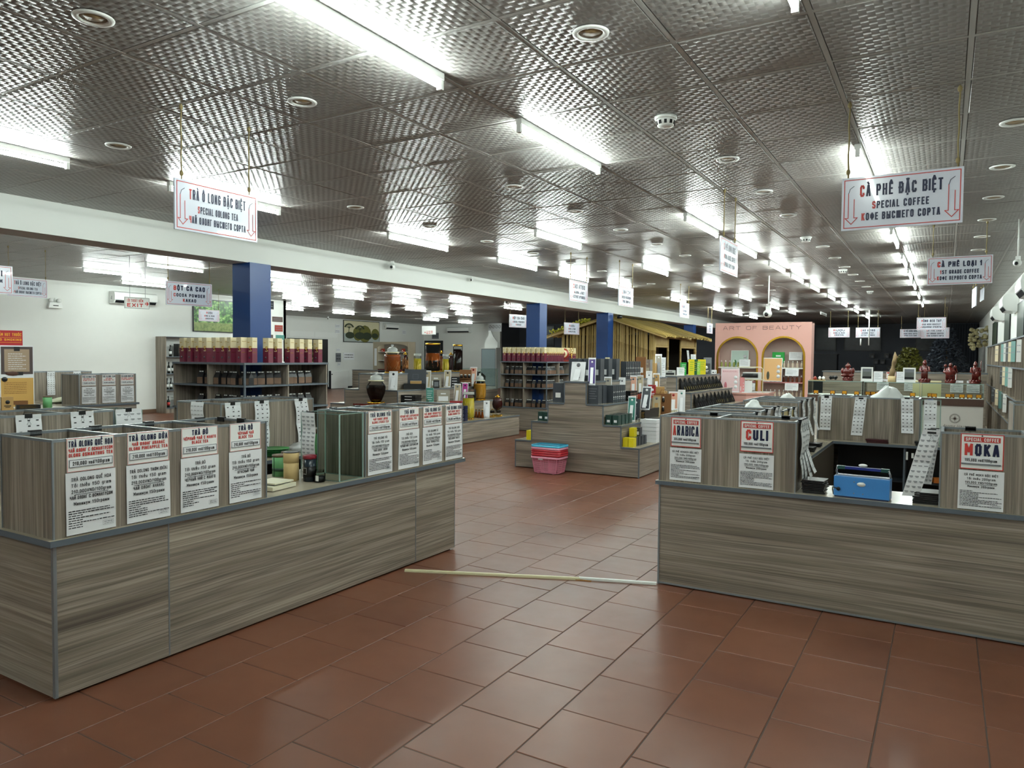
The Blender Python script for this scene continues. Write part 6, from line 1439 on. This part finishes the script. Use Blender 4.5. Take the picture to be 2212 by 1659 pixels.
# far-left tea island
t = T('far_tea_counter', 'second tea counter island by the left wall', 'counter', (-10.9, 5.9, 0))
O('front_panel', MB().box(-.016, 0, -1.6, .95, 0, .78, M_WH), t); O('side_panel', MB().box(-2.2, -.017, .934, .95, 0, .78, M_WH), t)
O('worktop', slab([(-2.2, -1.6), (.03, -1.6), (.03, .98), (-2.2, .98)], .78, .81, (0, 0, 0)), t); O('back_panel', MB().box(-2.2, -2.18, -1.6, .93, 0, .78, M_WH), t)
bins('l', -11.36, -10.9, 5.97, 6.84, .81, 1.26, (6.27, 6.56), 'y', 'row of three far tea bins with price cards near the left wall')
bins('m', -12.75, -12.4, 5.2, 7.0, .81, 1.27, (5.8, 6.4), 'y', 'row of bins with label sheets behind the three far tea bins')
for k, (y, ti, lb) in enumerate([(6.11, 'TRÀ OLONG SEN', 'lotus oolong tea'), (6.41, 'TRÀ OLONG SÂM', 'ginseng oolong tea'), (6.7, 'TRÀ OLONG NHÂN SÂM', 'mixed ginseng oolong tea')]):
    price_card(0, .21, .16, ti.replace('Â', 'A'), [('ЧАЙ ОЛОНГ ЛОТОС', 'ЧАЙ ОЛОНГ', 'ЧАЙ ОЛОНГ ЖЕНЬШЕНЬ')[k].replace('Ж', 'X'), ('OLONG LOTUS TEA', 'OLONG MILK TEA', 'OLONG GINSENG TEA')[k]], 'y', (-10.898, y, 1.09), RP, f'price card for {lb} on the far-left bins')
    notice(.21, .25, ['TRÀ OOLONG', 'Tối thiểu 150 gram', '210,000VND/100gram', 'ЧАЙ ОЛОНГ', 'Минимум 150грамм'], (-10.898, y, .825), RP, f'paper notice under the price card for {lb}', rs)
for k, y in enumerate((5.45, 5.98, 6.34, 6.75)): strip((-12.393, y, 1.272), RP, .12, .38, f'label sheet on the bins by the left wall, {ORD[k]} from the left', rs)
bag((-11.6, 6.15, .81), (.2, .3, .09), 'pale crumpled plastic bag on the far-left counter', rs, mat('pale_cream_plastic', 'cfd0b4', .35))
# tall wine cabinet on the left wall
t = T('wine_cabinet', 'tall wood-laminate wine cabinet against the left wall', 'cabinet', (-18.1, 11.92, 0)); W = .44; D = 1.9
O('side_panel', MB().box(0.01, W, 0, .018, 0, 2.03, M_WV), t); O('side_panel', MB().box(0.01, W, D-.018, D, 0, 2.03, M_WV), t); O('top_board', MB().box(0.01, W, .018, D-.018, 2.01, 2.03, M_SL), t); O('back_board', MB().box(0.01, .02, .018, D-.018, 0, 2.01, M_WH_), t)
for z in (.14, .62, 1.05, 1.5): O('shelf_board', MB().box(.02, W, .018, D-.018, z-.02, z, M_SL), t)
O('plinth', MB().box(.02, W-.02, .018, D-.018, 0, .12, M_WV), t)
BG = mat('dark_wine_glass', '151a16', .12)
def wbottle(loc, label, lb=M_PW):
    t = T('wine_bottle', label, 'bottle', loc, 0, 'wine bottles in the tall cabinet'); gl_ = O('glass', MB().lathe([(.036, 0), (.037, .01), (.037, .18), (.014, .22), (.014, .29), (.016, .3)], BG, seg=16), t); O('label', MB().lathe([(.0375, .06), (.0375, .14)], lb, seg=16), gl_); O('capsule', MB().lathe([(.016, .25), (.016, .305)], M_BK, seg=12), t)
n = 0
for z, ys in ((1.5, (12.15, 12.8)), (1.05, (12.1, 12.22, 12.34, 12.6)), (.62, (12.05, 12.16)), (.14, (12.08,))):
    for y in ys:
        wbottle((-17.8, y, z), f'dark wine bottle, {ORD[n]} from the top left of the tall cabinet', M_RD if z == .14 else M_PW); n += 1
carton((-17.85, 12.45, 1.5), (.2, .2, .34), 'black wine carton on the top board of the tall cabinet', (M_BK, M_BK, M_GO), RP, None, 'lines'); carton((-17.85, 12.5, .62), (.3, .06, .25), 'white panel behind the bottles on the third board of the cabinet', (M_PW, M_PW, M_PW), RP)
carton((-17.85, 12.45, .14), (.3, .06, .3), 'white panel on the lowest board of the cabinet', (M_PW, M_PW, M_PW), RP); carton((-17.8, 12.75, 1.05), (.25, .2, .3), 'black wine carton on the second board of the cabinet', (M_BK, M_BK, M_GO), RP, None, 'lines')
# green picture, air conditioner, emergency lamp on the left wall
def green_pic_mat():
    m = mat('garden_photo', '4c7a34', .35); nt = m.node_tree; L = nt.links.new; tc = N(nt, 'TexCoord'); sp = N(nt, 'SeparateXYZ'); L(tc.outputs['Object'], sp.inputs[0])
    n = N(nt, 'TexNoise', Scale=14.0, Detail=8.0); L(tc.outputs['Object'], n.inputs[0]); r = ramp(nt, [(.35, '1d3318'), (.5, '3f7a2c'), (.65, 'a5cf7a')]); L(n.outputs[0], r.inputs[0])
    r2 = ramp(nt, [(.3, '5c7038'), (.6, '8a9a5c')]); L(n.outputs[0], r2.inputs[0]); g = N(nt, 'Math', _operation='GREATER_THAN'); g.inputs[1].default_value = .27; L(sp.outputs[2], g.inputs[0])
    mx = N(nt, 'Mix', _data_type='RGBA'); L(g.outputs[0], mx.inputs[0]); L(r2.outputs[0], mx.inputs[6]); L(r.outputs[0], mx.inputs[7]); L(mx.outputs[2], nt.nodes['Principled BSDF'].inputs['Base Color']); return m
t = T('garden_picture', 'large framed green garden photograph on the left wall', 'picture', (-18.08, 13.95, 2.2), RP)
O('frame', MB().frame(-.92, .92, 0, .92, -.03, .025, M_BK).box(-.92, .92, -.028, .0, 0, .92, M_BK), t); O('photo', MB().rect(-.895, .895, .025, .895, -.0305, green_pic_mat()), t)
def aircon(loc, rz, label, w_=.85, s=1):
    t = T('air_conditioner', label, 'air conditioner', loc, rz); p = [(0, 0), (0, .31), (-.17, .31), (-.225, .28), (-.245, .2), (-.235, .1), (-.18, .02), (-.09, 0)]
    v = MB(); n = len(p); vs = [(-w_/2, y, z) for y, z in p]+[(w_/2, y, z) for y, z in p]
    v.add(vs, [tuple(range(n)), tuple(range(2*n-1, n-1, -1))]+[(i, n+i, n+(i+1) % n, (i+1) % n) for i in range(n)], M_PW); O('housing', v, t)
    O('front_seam', MB().box(-w_/2-.002, w_/2+.002, -.236, -.22, .094, .098, M_GP).box(-w_/2-.002, -w_/2+.0, -.16, -.02, .05, .053, M_GP), t)
    O('outlet', MB().add([(-w_/2+.03, -.232, .085), (w_/2-.03, -.232, .085), (w_/2-.03, -.188, .02), (-w_/2+.03, -.188, .02)], [(0, 1, 2, 3), (3, 2, 1, 0)], M_DK), t)
    O('side_mark', MB().box(-w_/2-.003, -w_/2, -.11, -.095, .1, .19, M_GP).box(-w_/2-.003, -w_/2, -.08, -.07, .12, .14, M_GP), t); return t
aircon((-18.08, 11.25, 2.82), RP, 'air conditioner on the left wall partly behind the exit sign', 1.15)
t = T('emergency_lamp', 'white twin-head emergency lamp on the left wall', 'lamp', (-18.08, 9.35, 2.62), RP); O('box', MB().prism([(-.16, 0), (.16, 0), (.13, .13), (-.13, .13)], -.08, 0, M_PW), t); O('slot', MB().box(-.06, .06, -.083, -.08, .05, .07, M_BK), t)
for sx in (-1, 1): O('head', MB().lathe([(.05, 0), (.05, .03), (.02, .05)], M_PW, seg=16).move(rx=PI/2, dz=.18, dx=.09*sx, dy=-.03).cyl(0, 0, 0, .06, .012, M_PW, 8), t)
O('lamp_bracket', MB().tube([(0, -.04, .13), (0, -.04, .24)], .01, M_PW), t)
# posters at the end of the left wall
for k, (y, z, w_, h, m_) in enumerate([(15.55, 2.35, .5, .5, M_PP), (16.05, 2.6, .42, .16, M_BROWN), (16.1, 2.3, .32, .2, CR2), (15.75, 2.98, .3, .26, M_DK), (16.15, 2.05, .34, .14, CTE), (15.7, 2.05, .34, .14, M_BROWN)]):
    t = T('wall_notice', f'small printed notice on the end of the left wall, {ORD[k]} of six', 'notice', (-18.09, y-.0, z), RP); O('sheet', MB().box(-w_/2, w_/2, -.004, 0, 0, h, m_), t); O('print', MB().scribble(-w_*.4, w_*.4, h*.6, h*.1, -.005, M_GP, rs).scribble(-w_*.4, w_*.4, h*.3, h*.1, -.005, M_GP, rs), t)
# door opening, air curtain, painting, fittings on the far-left wall x = -24.6
FW = -24.6
t = T('doorway', 'dark glass doorway with plants behind it on the far-left wall', 'doorway', (FW+.01, 23.55, 0), RP)
O('frame', MB().box(-1.2, -1.05, -.03, 0, 0, 2.3, M_BK).box(1.05-.2, 1.2, -.03, 0, 0, 2.3, M_BK).box(-1.05, .85, -.03, 0, 2.12, 2.3, M_BK), t); O('glass', MB().box(-1.05, .85, -.02, -.01, 0, 2.12, mat('night_glass', '14181a', .08)), t)
m = MB()
for k in range(150): m.blob((R.uniform(.2, .62), -.05-R.random()*.05, R.uniform(1.0, 2.05)), (.05, .02, .03), (mat('leaf_light', '7d8a3c', .6), mat('leaf_dark', '33411d', .6), mat('leaf_pale', 'b5b57a', .6))[k % 3], 5, 4)
m.tube([(.42, -.06, .1), (.42, -.06, 1.3)], .02, mat('bark'), 6).box(.2, .64, -.14, -.04, 0, .3, mat('yellow_wood'))
TM('potted_plant', m, 'leafy yellow-green plant in the doorway right of the wine boxes', 'plant', (FW+.02, 23.55, 0), RP)
t = T('air_curtain', 'long white air curtain above the doorway', 'air curtain', (FW+.01, 23.95, 2.38), RP)
for x0, x1 in ((-1.45, -.02), (.02, 1.45)): O('housing', MB().prism([(0, 0), (0, .24), (-.16, .24), (-.2, .18), (-.2, .04), (-.14, 0)], x0, x1, M_PW).move(rz=-PI/2), t)
t = T('landscape_painting', 'framed painting of trees mirrored in a lake on the far-left wall', 'painting', (FW+.01, 27.05, 2.2), RP)
O('frame', MB().box(-1.28, 1.28, -.03, 0, 0, 1.05, M_BK), t); m = MB().rect(-1.25, 1.25, .03, 1.02, -.031, mat('pale_sky_paint', 'd3cba6', .5)); O('sky', m, t)
O('lake', MB().rect(-1.25, 1.25, .03, .42, -.032, mat('lake_paint', 'a9b3ad', .5)), t); m = MB(); HG = mat('olive_hill_paint', '6b6a2c', .6); HD = mat('dark_tree_paint', '2f3a24', .6)
for cx, w_, h in ((-.3, .35, .35), (.2, .45, .42), (.95, .3, .28)):
    m.blob((cx, -.033, .42), (w_, .002, h), HG, 14, 6)
for cx, w_, h in ((-.85, .35, .26), (-.15, .42, .28), (.35, .38, .3), (.93, .26, .2)): m.blob((cx, -.035, .42-h*.35), (w_*.9, .002, h*.62), HD, 14, 6)
for bx, hh in ((-.95, .95), (-.2, .85)):
    m.stroke([(bx, .42), (bx+.05, hh*.75)], .04, -.037, HD)
    for k in range(9): a = .4+k*.3; m.stroke([(bx+.04, hh*.7), (bx+.04+.28*math.cos(a), hh*.7+.22*math.sin(a))], .015, -.037, HD); m.blob((bx+.04+.28*math.cos(a), -.038, hh*.7+.2*math.sin(a)), (.07, .001, .035), HD, 7, 4)
O('trees', m, t)
aircon((FW+.02, 29.1, 2.9), RP, 'air conditioner right of the lake painting', 1.0)
for k, (y, z, w_, h, m_) in enumerate([(25.4, 2.85, .3, .16, M_PP), (25.4, 2.6, .3, .16, M_PP), (25.45, 1.75, .24, .12, M_PP), (25.45, 1.25, .34, .42, M_GP), (26.15, 1.35, .75, .35, M_PP), (25.5, 1.08, .2, .14, M_PP), (30.3, 2.7, .3, .2, M_PP)]):
    t = T('wall_notice', f'small notice on the far-left wall beside the lake painting, {ORD[k]} of seven', 'notice', (FW+.01, y, z), RP); O('sheet', MB().box(-w_/2, w_/2, -.01, 0, 0, h, m_), t); O('print', MB().scribble(-w_*.4, w_*.4, h*.65, h*.12, -.011, M_BP, rs).scribble(-w_*.4, w_*.4, h*.3, h*.12, -.011, M_BP, rs), t)
t = T('wall_cupboard', 'low white cupboard door standing at the far-left wall', 'cupboard', (FW+.02, 25.4, 0), RP); O('door', MB().box(-.55, .55, -.12, 0, .02, .82, M_PW), t); O('edge', MB().box(-.57, -.55, -.122, 0, 0, .84, M_DK), t); O('knob', MB().blob((-.5, -.13, .68), .03, M_BK, 8, 5), t)
t = T('slat_counter', 'low counter of horizontal grey-brown boards near the back', 'counter', (-23.2, 24.9, 0))
for k in range(8): O('board', MB().box(0, 1.5, 0, .03, .02+k*.11, .02+k*.11+.1, M_WH), t)
O('body', MB().box(0, 1.5, .035, .5, 0, .9, M_DK), t); O('top', MB().box(-.02, 1.52, -.01, .52, .9, .92, M_SL), t)
t = T('cream_cabinet', 'cream arched cabinet of dark goods behind the wine jars', 'cabinet', (-22.93, 26.0, 0)); CC = mat('cream_laminate', 'a89d88', .5)
O('side_panel', MB().box(0, .28, 0, .5, 0, 2.2, CC), t); O('back_board', MB().box(.28, 2.1, .46, .5, 0, 2.2, mat('grey_back', '8a8478', .5)), t); O('side_panel', MB().box(2.05, 2.1, 0, .46, 0, 2.2, CC), t); O('base', MB().box(.28, 2.05, 0, .46, 0, .95, M_MAH), t)
for z in (1.35, 1.75): O('shelf_board', MB().box(.28, 2.05, .02, .46, z-.02, z, M_PW), t)
m = MB(); n = 12
for k in range(n): a0, a1 = PI*k/n, PI*(k+1)/n; m.prism([(1.165-.885*math.cos(a0), 1.95+.16*math.sin(a0)), (1.165-.885*math.cos(a1), 1.95+.16*math.sin(a1)), (1.165-.885*math.cos(a1), 2.2), (1.165-.885*math.cos(a0), 2.2)], 0, .02, CC)
O('arch_fascia', m, t); O('notice_sheet', MB().box(.08, .22, -.004, 0, 1.1, 1.9, M_PP), t)
for k in range(8): carton((-22.5+.2*k, 26.2, (1.75, 1.35, .95)[k % 3]), (.12, .12, .14+.03*(k % 2)), f'dark goods box in the cream cabinet, {ORD[k]} from the left', (M_BK if k % 2 else CR2, M_BK, M_PW), 0, 'dark goods in the cream cabinet', 'label')
# back wall y = 32
t = T('dark_door', 'tall dark doorway in the back wall behind the largest jar', 'doorway', (-24.35+.45, 31.99, 0)); O('frame', MB().box(-.62, -.5, -.03, 0, 0, 2.4, M_BK).box(.5, .62, -.03, 0, 0, 2.4, M_BK).box(-.5, .5, -.03, 0, 2.28, 2.4, M_BK), t); O('door', MB().box(-.5, .5, -.015, 0, 0, 2.28, M_DK), t)
aircon((-22.17, 31.99, 2.8), 0, 'air conditioner on the back wall right of the small exit sign', 1.4)
for k, (x, z, w_, h, m_) in enumerate([(-23.8, 2.5, .45, .32, M_GP), (-20.3, 1.22, .36, .54, CRE), (-20.3, .95, .45, .2, M_GP), (-20.0, 2.85, .8, .5, M_PP)]):
    t = T('wall_notice', ('grey printed board on the back wall under the small exit sign', 'dark red board on the back wall', 'small printed board under the dark red board', 'white board with four round symbols high on the back wall')[k], 'notice', (x, 31.99, z)); O('sheet', MB().box(-w_/2, w_/2, -.01, 0, 0, h, m_), t)
    m = MB()
    if k == 3:
        for q in range(4): m.tube([(-.28+.19*q+.07*math.cos(a*PI/6), -.013, .25+.07*math.sin(a*PI/6)) for a in range(13)], .008, M_BP, 4); m.stroke([(-.33+.19*q, .2), (-.23+.19*q, .3)], .012, -.013, M_BP)
    else: m.scribble(-w_*.4, w_*.4, h*.6, h*.12, -.011, M_BP, rs).scribble(-w_*.4, w_*.4, h*.3, h*.12, -.011, M_BP, rs)
    O('print', m, t)
t = T('freezer', 'white freezer with a bottle-shaped header before the back wall', 'freezer', (-19.5, 30.6, 0)); O('body', MB().box(-.45, .45, 0, .5, 0, 2.0, M_PW), t); O('door_frame', MB().frame(-.42, .42, .1, 1.95, -.005, .03, M_GP), t); O('door_glass', MB().rect(-.39, .39, .13, 1.92, -.003, mat('cool_glass', '9fb0b4', .2)), t)
O('header', MB().prism([(-.35, 2.0), (.4, 2.0), (.42, 2.25), (.25, 2.45), (.12, 2.6), (.0, 2.85), (-.12, 2.85), (-.12, 2.6), (-.3, 2.4), (-.36, 2.2)], .2, .24, M_PW), t)
# ============================================================ DARK FAR END
DP = mat('dark_picture', '20262a', .25, var=.6)
for k, (x0, x1, z0, z1) in enumerate([(-4.9, -4.05, 1.93, 2.95), (-3.75, -2.33, 1.93, 3.0), (-1.08, .63, 1.94, 2.85), (-7.4, -6.4, 2.0, 3.0), (-15.8, -14.3, 2.0, 3.1), (-19.0, -17.6, 2.1, 3.2)]):
    t = T('dark_picture', f'dark framed picture on the unlit end wall, {("second right of the pink stand", "wide one behind the artichoke sign", "one behind the bracelet sign", "one behind the bamboo hut", "one behind the second column", "one above the freezer")[k]}', 'picture', (x0, 33.98, z0)); O('frame', MB().box(0, x1-x0, -.03, 0, 0, z1-z0, M_BK), t); O('picture', MB().rect(.04, x1-x0-.04, .04, z1-z0-.04, -.031, DP), t)
def bushy(loc, r, h, label, m1, n, nm='plant', trunk=True):
    t = T(nm, label, 'plant', loc); 
    if trunk: O('pot', MB().lathe([(.16, 0), (.2, .3), (.21, .32)], M_BK, seg=16), t); O('stem', MB().tube([(0, 0, .3), (.02, 0, h*.5), (0, 0, h*.8)], .025, mat('bark'), 6), t)
    m = MB(); rn = random.Random(n)
    for k in range(n):
        a = rn.random()*6.28; q = rn.random(); zz = h*(.35+.65*rn.random()); rr = r*(1-.75*((zz/h-.35)/.65)**1.3)*math.sqrt(rn.random()); c = Vector((rr*math.cos(a), rr*math.sin(a), zz)); d = Vector((rn.uniform(-1, 1), rn.uniform(-1, 1), rn.uniform(-.6, .6))).normalized()*.07; e = d.orthogonal().normalized()*.025
        m.add([c-d, c+e, c+d, c-e], [(0, 1, 2, 3)], m1)
    o = O('foliage', m, t); o['kind'] = 'stuff'
bushy((-1.0, 26.5, 0), .75, 1.95, 'olive-yellow bushy plant in the dark behind the showcases', mat('olive_leaf', '6a6a24', .6), 1500)
bushy((.0, 28.0, 0), .75, 2.6, 'tall dark blue-grey decorated tree in the dark far end', mat('slate_leaf', '3c434e', .5), 2200, 'decorated_tree')
t = T('dark_cabinet', 'dark cabinet in the unlit far end right of the pink stand', 'cabinet', (-5.2, 30.5, 0)); O('body', MB().box(0, 1.6, 0, .5, 0, 1.75, M_DK), t); O('shelf_board', MB().box(.05, 1.55, -.01, 0, .9, .93, M_BK), t); O('top', MB().box(-.03, 1.63, -.03, .53, 1.75, 1.78, M_BK), t)
for k, (x, y, z) in enumerate([(-2.65, 27.5, 1.35), (-2.1, 27.5, 1.35), (-2.5, 27.5, 1.1), (-2.25, 27.5, 1.1), (-2.6, 27.5, .85), (-2.0, 27.5, .85)]):
    TM('wall_cube', MB().box(-.09, .09, 0, .15, 0, .18, M_BK).box(-.03, .05, -.01, 0, .0, .1, M_GP), f'small black and white cube shelf in the dark, {ORD[k]} of six', 'shelf', (x, y+6.3, z+.3))
t = T('hanging_pipe', 'thin grey pipe hanging from the ceiling before the artichoke sign', 'pipe', (-2.0, 24.3, 2.0)); O('pipe', MB().tube([(0, 0, 0), (0, 0, H-2.0)], .018, M_PW), t); O('pipe', MB().tube([(-.22, 0, 0), (-.22, 0, .2)], .018, M_PW), t)
# ============================================================ RIGHT WALL
t = T('wall_shelving', 'tall wood-laminate wall shelving with goods along the right wall', 'shelving', (.78, 9.0, 0)); W = .3; D = 10.4
O('back_board', MB().box(W-.02, W-.002, 0, D, 0, 1.88, M_WV), t); O('top_board', MB().box(0, W-.002, 0, D, 1.86, 1.88, M_SL), t)
for z in (.12, .7, 1.07, 1.49): O('shelf_board', MB().box(0, W-.02, 0, D, z-.022, z, M_SL, top=M_WT), t)
y = 0
while y < D+.01: O('upright', MB().box(.005, W-.02, max(0, y-.009), y+.009, 0, 1.86, M_WV), t); y += .86
k = 0
for z, zn, ys in ((1.56, 'top', (11.0, 11.9, 12.4, 12.9, 13.4, 14.0, 15.6)), (1.2, 'second', (12.3, 12.9, 13.5, 14.1)), (.8, 'third', (13.2, 14.2, 15.2, 16.4))):
    for q, y in enumerate(ys):
        t = T('wall_leaflet', f'leaflet hanging in the right wall shelving, {ORD[q]} from the near end of the {zn} row', 'leaflet', (.775, y, z), RM+.35)
        O('card', MB().box(-.06, .06, -.002, .002, 0, .28, (mat('dull_card', 'a9a9a4', .6), mat('dull_teal', '56807a', .5), CBE, mat('dull_dark', '2a2e30', .5))[q % 4]), t); O('print', MB().scribble(-.045, .045, .2, .02, -.003, M_GP, rs).scribble(-.045, .045, .12, .02, -.003, M_GP, rs), t)
for z, zn in ((1.49, 'upper'), (1.07, 'middle'), (.7, 'lower')):
    for q in range(5):
        bottle((.88, 11.4+1.15*q+(.3 if z < 1.2 else 0), z), .03, .13+.03*(q % 2), f'small bottle in the right wall shelving, {ORD[q]} from the near end of the {zn} board', (CLB, GRB, BG, AMB)[q % 4], M_PW, 'small bottles in the right wall shelving')
for k, y in enumerate((12.4, 16.1, 19.5, 29.0)): aircon((1.075, y, 2.45 if k < 3 else 2.35), RM, f'air conditioner on the right wall, {ORD[k]} from the near end', .9)
for k, (y0, y1, m_) in enumerate([(10.6, 13.0, mat('grey_photo', '8a8c96', .3, var=.5)), (14.3, 15.6, mat('dark_green_photo', '23351f', .3, var=.6)), (17.4, 18.9, mat('dark_green_photo')), (21.6, 23.6, mat('dark_green_photo'))]):
    t = T('wall_photo', f'photo panel on the right wall above the shelving, {ORD[k]} from the near end', 'picture', (1.075, (y0+y1)/2, 1.95), RM); O('panel', MB().box(-(y1-y0)/2, (y1-y0)/2, -.02, 0, 0, .62, M_BK), t); O('photo', MB().rect(-(y1-y0)/2+.03, (y1-y0)/2-.03, .03, .59, -.021, m_), t)
m = MB()
for k in range(60): m.blob((R.uniform(-.25, .25), R.uniform(-.3, .3), R.uniform(-.4, .3)), (.06, .06, .05), mat('cream_flowers', 'a8a078', .6), 6, 4)
TM('hanging_flowers', m, 'bunch of pale artificial flowers high on the right wall', 'flowers', (.85, 26.5, 2.3))
t = T('curtain', 'dark curtain at the far end of the right wall', 'curtain', (.12, 33.6, 0)); m = MB()
for k in range(10): m.box(k*.09-.0, k*.09+.08, -.03*(k % 2), .03, 0, 3.0, mat('dark_curtain', '2a3038', .8))
O('cloth', m, t)
